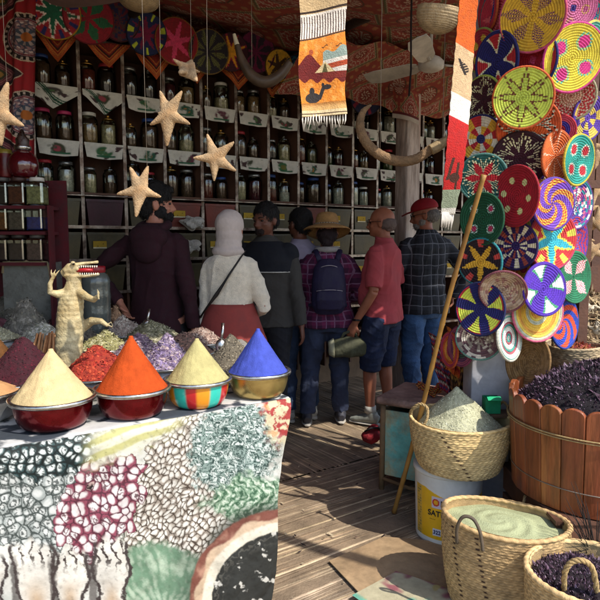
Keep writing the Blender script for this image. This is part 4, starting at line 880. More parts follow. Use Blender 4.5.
# pillar with cloth cap
pb = on(404, 404, 0); pw = at(407, 200, 5.35); wm = mat('whitewashed_wood', '#d8c8ba', .85, stretch=.15, var=.4, scale=14, bump=.5, col2='#a08a7c')
g = G(); g.box((pw.x, pw.y, 1.4), (.17, .15, 2.8), rz=ANG); solo('pillar', g, wm, 'weathered whitewashed wooden pillar behind the men', 'pillar', loc=(pw.x, pw.y, 0), bevel=.015)
nu = nv = 90; a_, b_ = np.meshgrid(np.linspace(-1, 1, nu), np.linspace(0, 1, nv)); c = canopy_color(a_*.35+.2, b_*.5); c[b_ > .86] = lin('#b5a898'); c[(b_ > .78) & (b_ < .86)] = lin('#5c1f20')
A, B = at(393, 90, 5.2), at(419, 121, 5.2); P = np.stack([A.x+(a_+1)/2*(B.x-A.x), A.y+.02-.06*np.cos(a_*1.4)+0*b_, A.z+(B.z-A.z)*b_-.03*a_], -1)
solo('pillar_cloth', gridgeo(P, c), VCloth(), 'patterned cloth strip wrapped round the top of the pillar', 'cloth', loc=A)
# ================================================================ hanging things
def string(g, a, b, r=.0012): g.tube([a, b], r, 5)
STM = mat('twine', '#8f8272', .9)
starm = mat('dried_starfish', '#b89a74', .9, var=.3, scale=40, bump=.9, bscale=330, col2='#a07e58', dist=.004)
def starfish(c, tips, label, depth=.018, name='starfish', hang=True, group='starfish hanging on strings'):
    c = Vector(c); tips = [Vector(p) for p in tips]; g = G()
    for p in tips:
        v = p-c; pts = [c-v*.03, c+v*.3, c+v*.6, c+v*.85, p]; L_ = v.length
        g.tube(pts, [(L_*.34, depth*.95), (L_*.235, depth*.85), (L_*.14, depth*.72), (L_*.085, depth*.5), (L_*.035, depth*.22)], 12, up=v.cross(Vector((0, 1, 0))) if abs(v.normalized().y) < .9 else None)
    g.ell(c, (tips[0]-c).length*.0+0.001 and ((tips[0]-c).length*.3,)*1+(depth,)+((tips[0]-c).length*.3,))
    L_ = (tips[0]-c).length; me = remesh('starfish', g, starm, max(.0022, L_*.026), 2)
    n = len(me.vertices); co = np.empty(n*3, np.float32); me.vertices.foreach_get('co', co); co = co.reshape(-1, 3); no = np.empty(n*3, np.float32); me.vertices.foreach_get('normal', no); no = no.reshape(-1, 3)
    q = np.sin(co[:, 0]*620+np.sin(co[:, 2]*300))*np.sin(co[:, 2]*620); co += no*((q > .5)*.0009)[:, None]; me.vertices.foreach_set('co', co.ravel())
    me.transform(Matrix.Translation(-c)); t = thing(name, label, 'starfish', c, group=group); part('starfish_body', me, None, t)
    if hang:
        up = max(tips, key=lambda p: p.z)-c; part('string', G().tube([up*.9, Vector((up.x*.6, up.y, 3.0-c.z))], .0007, 5), STM, t)
SF = [((168, 114), [(160, 91), (182, 91), (190, 124), (167, 146), (150, 125)], 2.0, 'large pale starfish hanging in front of the jar shelves, tips spread upright'),
      ((215, 158), [(207, 134), (234, 142), (236, 171), (214, 181), (193, 158)], 2.1, 'pale starfish hanging above the woman in the headscarf'),
      ((140, 190), [(130, 167), (148, 166), (161, 197), (136, 217), (117, 194)], 1.95, 'lowest hanging starfish, beside the head of the man in the hoodie'),
      ((-1, 114), [(8, 82), (24, 126), (1, 146), (-24, 128), (-20, 96)], 1.9, 'starfish cut by the left picture edge over the red wall cloth')]
for c_, tp, Y_, lb in SF: starfish(at(*c_, Y_), [at(*q, Y_+rng.uniform(-.012, .012)) for q in tp], lb, depth=.016)
starfish(at(187, 69, 2.3), [at(173, 59, 2.26), at(192, 60, 2.38), at(200, 72, 2.3), at(197, 81, 2.22), at(179, 73, 2.22)], 'small starfish turned edge-on in front of the red and pink tray', depth=.013)
# curved horns
def horn(pts, Y, rad, m, label, ntip, name='hanging_horn', mtip=None, up_to=None, coil=False):
    g = G(); P = []; n = 60
    for i in range(n+1):
        q = i/n*(len(pts)-1); j = min(int(q), len(pts)-2); f = q-j
        p0, p1, p2, p3 = [pts[max(0, min(len(pts)-1, j+d))] for d in (-1, 0, 1, 2)]
        x, y, r_ = [.5*((2*p1[m_])+(-p0[m_]+p2[m_])*f+(2*p0[m_]-5*p1[m_]+4*p2[m_]-p3[m_])*f*f+(-p0[m_]+3*p1[m_]-3*p2[m_]+p3[m_])*f**3) for m_ in range(3)]
        P.append((at(x, y, Y), max(r_, .3)*Y/FO*(1+(.07*(i % 2) if coil else 0))))
    t = thing(name, label, 'horn', P[n//2][0])
    k = int(n*ntip); g.tube([p for p, r_ in P[k:]], [r_ for p, r_ in P[k:]], 12); part('horn_body', g, m, t, world=True)
    if k: part('tip', G().tube([p for p, r_ in P[:k+1]], [r_ for p, r_ in P[:k+1]], 12), mtip or m, t, world=True)
    part('string', G().tube([P[n//2][0]+Vector((0, 0, .02)), Vector((P[n//2][0].x, P[n//2][0].y, 3.0))], .0015, 5), STM, t, world=True)
horn([(234, 34, 1.6), (237, 45, 2.6), (242, 60, 4), (252, 76, 5.5), (266, 82, 5.8), (280, 75, 5), (290, 62, 4)], 3.6, None, mat('brown_horn', '#4c3b2c', .5, var=.3), 'brown curved horn with a white tip hanging in front of the shelf-top trays', .18, mtip=mat('horn_tip', '#bdb39a', .5))
horn([(371, 105, 1), (363, 112, 3), (360, 126, 4.2), (366, 142, 4.8), (380, 155, 5), (398, 161, 5), (416, 159, 4.6), (431, 149, 4.4), (440, 144, 4.2)], 3.2, None, mat('woven_straw_rope', '#84684a', .9, var=.3, scale=30, bump=.8, bscale=120), 'thick curved straw-bound horn hanging beside the pillar above the two men', 0, coil=True)
part_o = horn([(431, 150, 4.9), (438, 146, 5.1), (447, 140, 4), (455, 137, 3)], 3.18, None, mat('pale_straw', '#a8906a', .9, var=.3, scale=30, bump=.6), 'short pale bound end of straw hanging beside the red part of the long banner', 0, coil=True, name='straw_bundle')
# straw hats / baskets seen from below
def strawdome(px, py, Y, r, h, label, tiltx=0, c='#b59a72'):
    p = at(px, py, Y); g = G(); prof = []; n = 60
    for i in range(n+1):
        a = i/n*PI/2; prof.append(((r*math.sin(a)+.0025*(i % 4 < 2))+.0005, -h*math.cos(a)**.8))
    prof += [(r*.94, 0), (r*.8, -h*.5), (.001, -h*.9)]
    g.lathe(prof, 72); o = solo('straw_basket', g, mat('straw_'+c[1:], c, .9, var=.3, scale=26, bump=.6, bscale=150), label, 'basket', world=False); o.location = p; o.rotation_euler = (R(tiltx), R(8), 0)
strawdome(440, 8, 2.9, .105, .115, 'round straw basket hanging under the canopy left of the long banner', 12, '#b39c78')
strawdome(139, -3, 3.1, .10, .07, 'shallow straw basket hanging at the top left', 10, '#8a7352')
o = solo('hanging_rope', G().tube([at(412, -20, 3.6), at(411, 30, 3.6), at(411, 70, 3.62), at(409, 96, 3.62)], .006, 8), mat('dark_rope', '#241a16', .9), 'dark rope hanging from the canopy in front of the pole', 'rope', loc=at(411, 40, 3.6))
# ---- camel rug
def rug(a, b):     # a,b in photo pixels
    W = lambda h: np.array(lin(h)); n_ = fbm(a, b, .5, 3); c = np.tile(W('#cf7a26'), a.shape+(1,)); c = mixc(c, W('#dfa257')[None, None]+0*c, .5*sst(0, .6, n_))
    c[(b < 11+.0*a)] = W('#c4a67a'); c[(b > 8) & (b < 10)] = W('#3a2a20')
    fr = (b >= 11) & (b < 38-.12*(a-300)); st = np.sin(a*2.4+.6*np.sin(b*.2)); c[fr] = W('#d8cbbb'); c[fr & (st > .35) & (b > 13)] = W('#4a3832'); c[(np.abs(b-(39-.12*(a-300))) < .8)] = W('#3a2a20')
    mt = 68-14*np.exp(-((a-309)/9)**2)+.12*(a-300)*0; c[(b > mt) & (b < 80+.05*(a-320)+2*np.sin(a*.5))] = W('#6a1f1c')
    up = (b > 52-.25*(a-330)+2*np.sin(a*.4)) & (a > 323) & (b < 78)
    c[up] = W('#8c9a8e'); c[up & (b > 60-.15*(a-330))] = W('#d6cabb'); c[up & (b > 64-.15*(a-330)) & (b < 69-.15*(a-330))] = W('#b04a2a'); c[up & (b > 72)] = W('#7c2a20')
    tt = (b > 62+np.abs(a-325)*1.0) & (b < 72) & (np.abs(a-325) < 11); c[tt] = W('#cdb586'); c[(np.abs(a-325) < (b-62)*.28) & (b > 64) & (b < 72)] = W('#5a5230')
    bird = (np.abs(b-(47+1.2*np.sin(a*.9))) < .6) & (np.sin(a*.45) > .2) & (a > 314); c[bird] = W('#5c3a1c'); c[np.hypot((a-311)/2.2, (b-52)/3) < 1] = W('#a04a24')
    cam = (np.hypot((a-313)/7.5, (b-97)/5.5) < 1) | (np.hypot((a-312)/2.6, (b-90)/4) < 1) | ((np.abs(a-(320+(97-b)*.35)) < 1.9) & (b > 86) & (b < 99)) | (np.hypot((a-327)/4.5, (b-86.5)/2.6) < 1) | (np.hypot((a-323)/1.5, (b-84)/2) < 1)
    c[cam] = W('#2c2624'); c[(b > 102)] = mixc(W('#9c6428')[None]+0*c[(b > 102)], W('#c79a5e')[None]+0*c[(b > 102)], sst(102, 108, b[(b > 102)])); c[b > 110] = W('#cfb68a'); c[(b > 113) & (b < 114)] = W('#4a3424')
    return np.clip(c*(1+.1*np.sin(b*6))[..., None], 0, 1)
def edgeL(b): return 300+.8*math.sin(b*.09)
Yr = 2.05; nu, nv = 190, 540; a_, b_ = np.meshgrid(np.linspace(0, 1, nu), np.linspace(-28, 116, nv))
xl = 299.5+1.2*np.sin(b_*.07)+.03*np.clip(b_-70, 0, 99); xr = 346+1.1*np.sin(b_*.11+1); px_ = xl+(xr-xl)*a_; slope = -.16*(px_-322)*sst(60, -10, b_)*1.0-.06*(px_-322)
P = atv(px_, b_+slope, Yr); P[..., 1] += .008*np.sin(b_*.09)+.006*np.sin(a_*5)
def slab(P, c, th=.006):
    V, Fc, cc = gridgeo(P, c); nv, nu = P.shape[:2]; V2 = V+np.array((0, th, 0)); n = len(V)
    per = [k for k in range(nu)]+[i*nu+nu-1 for i in range(1, nv)]+[(nv-1)*nu+k for k in range(nu-2, -1, -1)]+[i*nu for i in range(nv-2, 0, -1)]
    side = [(per[i], per[(i+1) % len(per)], n+per[(i+1) % len(per)], n+per[i]) for i in range(len(per))]
    return np.concatenate([V, V2]), np.concatenate([Fc, Fc[:, ::-1]+n, np.array(side)[:, ::-1]]), np.concatenate([cc, cc])
t = thing('woven_rug', 'narrow orange rug with a camel and tent scene hanging at the front of the stall', 'rug', at(322, 60, Yr))
part('woven_panel', slab(P, rug(px_, b_)), mat('wool_weave', rough=.95, vc=True, var=.15, scale=60, bump=.8, bscale=200, dist=.004), t, world=True)
wool = mat('white_wool', '#d9cfc0', .95, var=.15)
g = G()
for k in range(17):
    x = 303+k*2.65; g.tube([at(x, 114, Yr+.003), at(x+rng.normal(0, .6), 120, Yr-.003), at(x+rng.normal(0, 1.6), 124+rng.uniform(-2, 5)-(k-8)*.25, Yr)], [.0028, .0024, .001], 6)
part('fringe', g, wool, t, world=True)
# ---- long narrow banner
Yb = 2.3; nu, nv = 60, 520; a_, b_ = np.meshgrid(np.linspace(0, 1, nu), np.linspace(-35, 214, nv))
cx = np.interp(b_, [-35, 0, 50, 100, 130, 190, 214], [471, 469, 465.5, 461, 457.5, 451, 448]); hw = np.interp(b_, [-35, 0, 50, 100, 130, 190, 214], [9.5, 9.6, 10.2, 10.5, 10, 8, 6.5])+.3*np.sin(b_*.5)
px_ = cx+hw*(a_*2-1); ra = a_*2-1
def ban(a, b):
    W = lambda h: np.array(lin(h)); c = np.tile(W('#c85a1c'), a.shape+(1,)); s_ = b-ra*4*0; e = -a*5
    c[b+e > 47] = W('#c0a078'); c[b+e > 96] = W('#ddd5c6'); c[b+e > 120] = W('#b8231f'); c[b > 190] = W('#8d9478'); c[b > 208] = W('#d5ccba')
    bd = (np.hypot((a-.1)/.5, (b-66-a*6)/4.5) < 1) & (np.sin(b*2.2+a*8) > -.55); c[bd] = W('#2a221c'); c[(np.abs(a+.1-(b-66)*.05) < .14) & (b > 58) & (b < 74)] = W('#2a221c')
    fg = ((np.hypot((a-.15)/.55, (b-178)/5) < 1)) | ((np.abs(a+.3+(b-165)*.02) < .16) & (b > 158) & (b < 180)) | ((np.abs(a-.4) < .14) & (b > 163) & (b < 190)); c[fg] = W('#4a2a1e')
    return np.clip(c*(1+.06*np.sin(b*7)+.1*fbm(a*20, b, .2, 5))[..., None], 0, 1)
P = atv(px_, b_, Yb); P[..., 1] += .012*np.sin(b_*.03)+.01*ra*np.sin(b_*.02+.6)
t = thing('woven_banner', 'long narrow orange, cream and red woven banner hanging left of the tray column', 'banner', at(460, 90, Yb))
part('woven_panel', slab(P, ban(ra, b_)), _m['wool_weave'], t, world=True)
g = G()
for k in range(9): x = 442.5+k*1.35; g.tube([at(x, 212, Yb+.003), at(x-.6, 220, Yb), at(x-1.2+rng.normal(0, .8), 226+rng.uniform(-1, 5), Yb)], [.0032, .003, .001], 6)
part('fringe', g, wool, t, world=True)
# ================================================================ left jar stand, round red jar, crate, drum
Ys = 3.35; gs = glassmat('square_jar_glass', '#c9d0cc', .3)
def sqjar(px, yb, w_, h_, col, lidc, label, fill=.7):
    k = Ys/FO; p = at(px, yb, Ys); W_, H_ = w_*k, h_*k; t = thing('square_jar', label, 'jar', p, group='square jars on the left stand')
    b = part('jar_body', G().box((0, 0, H_*.42), (W_, W_, H_*.84)), gs, t, smooth=False, bevel=W_*.12)
    part('contents', G().box((0, 0, H_*.42*fill+.003), (W_*.9, W_*.9, H_*.84*fill)), mat('sq_'+col[1:], col, .9, var=.4, scale=50, bump=.3), t, smooth=False)
    part('lid', G().lathe([(W_*.4, H_*.845), (W_*.42, H_*.85), (W_*.42, H_*.96), (W_*.38, H_*.985), (.001, H_)], 28), mat('sqlid_'+lidc[1:], lidc, .5), t)
rows = [(205, [(3, '#4a443c', '#4a4540'), (20, '#8a4a2c', '#3c2620'), (38, '#cfc78c', '#b8b2a8')], 'upper'), (230.5, [(3, '#a8682e', '#54504c'), (20, '#8c7a68', '#4c4844'), (38, '#2c48a8', '#33343c')], 'middle'), (261, [(3, '#4a3638', '#3a3430'), (20, '#4c4642', '#35302c'), (38, '#80645e', '#4a4642')], 'lower')]
for yb, js, rn_ in rows:
    for j, (px_, c_, l_) in enumerate(js): sqjar(px_, yb, 16.5, 27, c_, l_, f'square jar, {("left", "centre", "right")[j]} of the {rn_} row on the left stand', .55 if c_ == '#2c48a8' else .75)
for j, (px_, c_) in enumerate(((-15, '#3a2a22'), (-15, '#5a3a24'), (-15, '#2a2422'))): sqjar(px_, (205, 230.5, 261)[j], 16.5, 27, c_, '#3a3430', f'square jar cut by the left picture edge, {("upper", "middle", "lower")[j]} row of the stand')
t = thing('jar_stand', 'stepped stand with red cloth sides holding the square jars at the left edge', 'stand', at(20, 300, Ys+.05)); redc = mat('dark_red_cloth', '#4a0c14', .85, var=.3)
for y_ in (205.6, 231.1, 261.6): A, B = at(-30, y_, Ys), at(49, y_, Ys); part('stand_shelf', G().box(((A.x+B.x)/2, Ys+.04, A.z-.012), (B.x-A.x, .2, .018)), redc, t, world=True, smooth=False)
A, B = at(49.5, 178, Ys), at(49.5, 300, Ys); zt = TZ+.005
part('side_cloth', G().box((A.x+.006, Ys-.02, (at(0, 206, Ys).z+zt)/2), (.012, .06, at(0, 206, Ys).z-zt)), redc, t, world=True, smooth=False)
part('back_cloth', G().box((at(9, 0, Ys).x, Ys+.15, (at(0, 178, Ys).z+zt)/2), (at(49, 0, Ys).x-at(-30, 0, Ys).x, .012, at(0, 178, Ys).z-zt)), redc, t, world=True, smooth=False)
part('side_cloth', G().box((at(-30, 178, Ys).x-.008, Ys+.05, (at(0, 206, Ys).z+zt)/2), (.012, .2, at(0, 206, Ys).z-zt)), redc, t, world=True, smooth=False)
k = Ys/FO; p = at(24, 177.5, Ys+.02); t = thing('round_red_jar', 'round red glass jar with silver neck on top of the square jars', 'jar', p)
part('jar_body', G().lathe([(.001, 0), (9*k, 0), (13*k, 4*k), (14.5*k, 12*k), (13*k, 19*k), (8*k, 24*k), (5.5*k, 26*k)], 40), mat('red_glass', '#4c0711', .12, coat=.5, spec=.7), t)
part('lid', G().lathe([(5.6*k, 26*k), (8*k, 27*k), (8*k, 30*k), (6*k, 32*k), (6.5*k, 37*k), (3*k, 41*k), (1.5*k, 46*k), (.001, 47*k)], 32), steel, t)
for j, (px_, hh) in enumerate([(6, 25), (46, 0)][:1]):
    p = at(px_, 177.5, Ys+.03); t = thing('red_tin', 'small red and green tin on top of the stand beside the round red jar', 'tin', p); part('tin_body', G().lathe([(.001, 0), (6*k, 0), (6.3*k, 1*k), (6.3*k, 24*k), (6*k, 25*k), (.001, 25*k)], 28), mat('tin_red', '#5a1414', .4, var=.3), t); part('lid', G().lathe([(6.5*k, 23*k), (6.6*k, 27*k), (.001, 28*k)], 28), mat('tin_lid', '#7c6a24', .4), t)
# translucent crate with jute rim
Yc = 3.42; k = Yc/FO; A = at(12, 301, Yc); B = at(58, 301, Yc); zt = at(30, 262, Yc).z; zb = TZ+.006; t = thing('plastic_bin', 'cloudy grey plastic bin with a jute edge behind the crocodile', 'bin', ((A.x+B.x)/2, Yc, zb))
cxm = (A.x+B.x)/2; hw_ = (B.x-A.x)/2; pm = mat('cloudy_plastic', '#5f605a', .3, var=.2, spec=.5)
for dx, dy, sx_, sy_ in ((0, -.09, 2*hw_, .006), (0, .09, 2*hw_, .006), (-hw_+.003, 0, .006, .174), (hw_-.003, 0, .006, .174)): part('side_panel', G().box((cxm+dx, Yc+dy, (zt+zb)/2), (sx_, sy_, zt-zb)), pm, t, world=True, smooth=False)
part('jute_rim', G().tube([(cxm-hw_, Yc-.09, zt-.06), (cxm-hw_*.95, Yc-.09, zt), (cxm, Yc-.09, zt+.008), (cxm+hw_*.9, Yc-.09, zt-.002), (cxm+hw_, Yc-.092, zt-.05), (cxm+hw_*1.05, Yc-.095, zt-.12)], .009, 8), mat('jute', '#8a7a5c', .95), t, world=True)
p = at(97, 313, 3.3); k = 3.3/FO; p.z = TZ+.005; t = thing('plastic_drum', 'clear grey plastic drum with a red lid behind the crocodile', 'drum', p); H_ = at(97, 272, 3.3).z-p.z
prof = [(.001, 0), (13*k, 0), (13.5*k, .01)]+[(13.5*k+(.0025 if (i % 5) < 2 else 0), .02+(H_-.07)*i/20) for i in range(21)]+[(12*k, H_-.02), (8.5*k, H_)]
part('drum_body', G().lathe(prof, 44), mat('grey_pet', '#50544f', .18, var=.2, spec=.6), t); part('lid', G().lathe([(8.8*k, H_-.004), (9.4*k, H_), (9.4*k, H_+.03), (8.5*k, H_+.034), (.001, H_+.036)], 40), mat('lid_red', '#8a121c', .4), t)
g = G().ell((0, 0, .09), (.12, .08, .09), 24, 16); V = g.V(); V *= 1+.16*np.sin(V[:, :1]*40+V[:, 2:]*55); g.v = [V]; p = at(2, 300, 3.2); p.z = TZ+.01
o = solo('pink_cloth', g, mat('dusty_pink', '#7c4c54', .9, var=.4, scale=20), 'crumpled dusty pink cloth at the left edge below the jar stand', 'cloth', world=False); o.location = p
# ================================================================ right side: baskets, bucket, barrel
straw = mat('palm_weave', rough=.85, vc=True, var=.25, scale=18, bump=.3, bscale=240)
def basket(base, rb, rt, h, label, ell=(1, 1), rz=0, tint='#a08252', seed=0, flare=.5, dash=None, tiltf=None, name='palm_basket', wall=.014, row_h=.0105):
    """plaited palm basket: outer weave, rim, inner wall"""
    rg = np.random.default_rng(seed); n = 260; rows = int(h/row_h); sub = 6; m = rows*sub
    V = []; c = []; tc = np.array(lin(tint)); q = np.linspace(0, 1, m+1); th = np.linspace(0, 2*PI, n, endpoint=False)
    Q, T = np.meshgrid(q, th, indexing='ij'); r = rb+(rt-rb)*np.sin(Q*PI/2)**flare
    row = np.floor(Q*rows*.9999); fr = Q*rows-row; sgn = np.where(row % 2 == 0, 1, -1); stitch = np.sin(T*n/2.6*1.0*rt/.25*.5+sgn*fr*2.4+row*1.7)
    relief = .0020*np.abs(np.sin(fr*PI))**.5+.0015*stitch+.0010*np.sin(T*9+row*2.1); wob = 1+.012*np.sin(2*T+seed)+.008*np.sin(3*T+seed*2+Q*2)+.004*np.sin(7*T+Q*5)
    rr = r*wob+relief; Z = Q*h+.006*np.sin(2*T+seed)*Q
    ca, sa = math.cos(rz), math.sin(rz)
    def xy(rr, T): x, y = rr*np.cos(T)*ell[0], rr*np.sin(T)*ell[1]; return ca*x-sa*y, sa*x+ca*y
    x, y = xy(rr, T)
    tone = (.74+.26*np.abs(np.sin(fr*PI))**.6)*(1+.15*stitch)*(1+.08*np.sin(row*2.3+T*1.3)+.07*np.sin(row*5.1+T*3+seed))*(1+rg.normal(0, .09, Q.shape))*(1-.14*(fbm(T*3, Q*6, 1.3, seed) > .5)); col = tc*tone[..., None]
    if dash is not None:
        for a0, a1 in dash:
            tt = a0+(a1-a0)*(1-Q); d = np.abs((T-tt+PI) % (2*PI)-PI); col[(d < .035) & (fr > .25) & (fr < .85) & (row % 2 == 0)] = lin('#3a2418')
    P = np.stack([x, y, Z], -1)
    if tiltf: P[..., 2] += tiltf(x, y)*Q
    V = P.reshape(-1, 3); i = np.arange(m*n); a = i//n*n; k = i % n; k2 = (k+1) % n; F1 = np.stack([a+k, a+k2, a+n+k2, a+n+k], 1)
    F = F1.tolist()+[tuple(range(n-1, -1, -1))]
    t = thing(name, label, 'basket', base)
    part('basket_wall', (V, F, np.clip(col.reshape(-1, 3), .003, 1)), straw, t)
    # inner wall
    m2 = 14; Q2, T2 = np.meshgrid(np.linspace(0, 1, m2+1), th[::2], indexing='ij'); n2 = n//2; r2 = (rb+(rt-rb)*np.sin(Q2*PI/2)**flare)*(1+.012*np.sin(2*T2+seed)+.008*np.sin(3*T2+seed*2+Q2*2))-wall*.7
    x, y = xy(r2, T2); P = np.stack([x, y, Q2*h+.004], -1)
    if tiltf: P[..., 2] += tiltf(x, y)*Q2
    i = np.arange(m2*n2); a = i//n2*n2; k = i % n2; k2 = (k+1) % n2
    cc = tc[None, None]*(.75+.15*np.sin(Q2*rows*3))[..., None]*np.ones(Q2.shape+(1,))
    part('inner_wall', (P.reshape(-1, 3), np.stack([a+k, a+n2+k, a+n2+k2, a+k2], 1).tolist()+[tuple(range(n2))], cc.reshape(-1, 3)), straw, t)
    rim = G(); pts = []
    for k in range(160):
        T_ = 2*PI*k/160; r_ = rt*(1+.012*math.sin(2*T_+seed)+.008*math.sin(3*T_+seed*2+2))-wall*.25; X, Y = xy(r_, T_); z = h+.006*math.sin(2*T_+seed)*1
        if tiltf: z += float(tiltf(X, Y))
        pts.append(Vector((float(X), float(Y), z)))
    V = []; cols = []; m_ = 8
    for k, p in enumerate(pts):
        o = Vector((p.x, p.y, 0)).normalized()
        for j in range(m_): b = 2*PI*j/m_; tt = wall*.62*(1+.12*math.sin(k*1.6+b)); V.append(tuple(p+o*(tt*math.cos(b))+Vector((0, 0, tt*.8*math.sin(b))))); cols.append(tc*(1.15+.18*math.sin(k*1.6+b)))
    rim.add(V, [(i*m_+k, ((i+1) % 160)*m_+k, ((i+1) % 160)*m_+(k+1) % m_, i*m_+(k+1) % m_) for i in range(160) for k in range(m_)], np.clip(cols, 0, 1))
    part('rim', rim, straw, t); return t
def handle(t, pts, r, m, name='handle', twist=True):
    P = []; n = 44
    for i in range(n+1):
        q = i/n*(len(pts)-1); j = min(int(q), len(pts)-2); f = q-j; p0, p1, p2, p3 = [Vector(pts[max(0, min(len(pts)-1, j+d))]) for d in (-1, 0, 1, 2)]
        P.append(.5*((2*p1)+(p2-p0)*f+(2*p0-5*p1+4*p2-p3)*f*f+(3*p1-p0-3*p2+p3)*f**3))
    g = G()
    if twist:
        for ph in (0, 2*PI/3, 4*PI/3):
            Q = []
            for i, p in enumerate(P):
                d = (P[min(i+1, n)]-P[max(i-1, 0)]).normalized(); a = d.orthogonal().normalized(); 
                a = (Vector((0, 1, 0))-d*d.y).normalized() if abs(d.y) < .95 else a
                b = d.cross(a); Q.append(p+(a*math.cos(ph+i*.62)+b*math.sin(ph+i*.62))*r*.55)
            g.tube(Q, r*.62, 6)
    else: g.tube(P, r, 8)
    return part(name, g, m, t, world=True)
rope = mat('palm_rope', '#a58a5c', .9, var=.3, scale=40, bump=.6); roped = mat('dark_palm_rope', '#6a5236', .9, var=.3, scale=40, bump=.6)
# ---- paint bucket
bk = on(447, 533, 0.004); bk.z = .004; RB = .172; top_z = .375
t = thing('paint_bucket', 'white plastic paint bucket with a yellow SATIN label under the heaped green herb basket', 'bucket', bk)
n = 320; zs = np.concatenate([[0], np.linspace(.004, top_z-.03, 130), [top_z-.028, top_z-.022, top_z-.02, top_z-.006, top_z]]); rad = np.interp(zs, [0, .004, .012, top_z-.03], [RB*.9, RB*.915, RB*.925, RB*.985]); rad[-5:] = [RB*.985, RB*1.03, RB*1.035, RB*1.035, RB*1.0]
Zg, Tg = np.meshgrid(zs, np.linspace(0, 2*PI, n, endpoint=False), indexing='ij'); Rg = np.repeat(rad[:, None], n, 1)
A0 = -PI/2-.50                       # the label faces the viewer
sx_ = ((Tg-A0+PI) % (2*PI)-PI)*RB   # metres round the bucket, 0 at the label centre
c = np.tile(np.array(lin('#d3d0c6')), Zg.shape+(1,)); yb = (sx_ > -.155) & (sx_ < .34) & (Zg > .035) & (Zg < .29-np.clip(sx_+.08, 0, .1)*.35) ; c[yb] = lin('#dba80e')
c[yb & (sx_ < -.105)] = lin('#cfa53a'); c[yb & (sx_ < -.112) & (np.abs(np.sin(Zg*210)) > .55) & (fbm(sx_*300, Zg*90, 1, 2) > -.1) & (sx_ > -.145)] = lin('#8a7a40')
c[(np.abs(sx_-.0) < .042) & (np.abs(Zg-.225) < .03)] = lin('#c9bcc6'); c[(np.abs(sx_+.012) < .021) & (np.abs(Zg-.072) < .019)] = lin('#c2c6d4')
r_ = np.hypot(sx_+.018, Zg-.225); c[r_ < .019] = lin('#b51a1e'); th_ = np.arctan2(Zg-.225, sx_+.018); c[r_ < .0115*(1+.1*np.cos(th_*8))] = lin('#e0a010')
i = np.arange((len(zs)-1)*n); a = i//n*n; k = i % n; k2 = (k+1) % n
part('bucket_body', (np.stack([Rg*np.cos(Tg), Rg*np.sin(Tg), Zg], -1).reshape(-1, 3), np.stack([a+k, a+k2, a+n+k2, a+n+k], 1).tolist()+[tuple(range(n-1, -1, -1)), tuple((len(zs)-1)*n+k for k in range(n))], c.reshape(-1, 3)), mat('painted_plastic', rough=.42, vc=True, var=.1, bump=.05, spec=.5), t)
def wraptext(s, size, ang0, z, col, name):
    cu = bpy.data.curves.new('t', 'FONT'); cu.body = s; cu.size = size; cu.extrude = .0012; cu.offset = size*.012; cu.align_x = 'LEFT'; ob = bpy.data.objects.new('t', cu); C.objects.link(ob)
    dg = bpy.context.evaluated_depsgraph_get(); me = bpy.data.meshes.new_from_object(ob.evaluated_get(dg)); bpy.data.objects.remove(ob)
    for v in me.vertices:
        x, y, zz = v.co; zc = z+y; rr = RB*(.925+.06*(zc-.012)/(top_z-.04))+.0016+zz; an = ang0+x/RB; v.co = (rr*math.cos(an), rr*math.sin(an), zc)
    me.materials.append(col); o = bpy.data.objects.new(name, me); C.objects.link(o); o.parent = t
ink = mat('label_ink', '#1c1a20', .6, var=.05, bump=0)
wraptext('SATIN', .040, A0-.062/RB, .155, ink, 'lettering'); wraptext('322', .027, A0-.031/RB, .063, mat('blue_ink', '#1c2350', .6, var=.05, bump=0), 'lettering'); wraptext('K', .040, A0+.006/RB, .211, ink, 'lettering')
wraptext('- - - -', .014, A0-.05/RB, .134, ink, 'lettering')
# ---- heaped green basket on the bucket
b1 = at(460, 418, 2.85); zb = top_z+.008; h1 = b1.z-zb; base1 = Vector((b1.x, b1.y, zb))
t = basket(base1, .185, .245, h1, 'plaited palm basket heaped with grey green herb powder standing on the paint bucket', tint='#d0b17a', seed=3, flare=.7, dash=[(4.05, 4.75)])
P1 = lambda px, py, Y: at(px, py, Y)
handle(t, [P1(410, 414, 2.78), P1(413, 408, 2.74), P1(420, 404, 2.72), P1(427, 408, 2.70), P1(427, 418, 2.69), P1(424, 424, 2.69)], .007, rope)
handle(t, [P1(497, 408, 3.02), P1(503, 402, 3.0), P1(508, 407, 2.95), P1(509, 414, 2.9)], .006, rope)
heap('herb_powder', 'steep heap of grey green herb powder in the upper palm basket', base1+Vector((0, 0, h1-.05)), .222, at(458, 387, 2.85).z-(base1.z+h1-.05), ['#b3b190', '#c0bd9e', '#9c9b7c', '#cac8aa'], 5, n=5200, size=.0052, asp=1.3, core='#aeac8c', power=1.12, cat='herb powder')
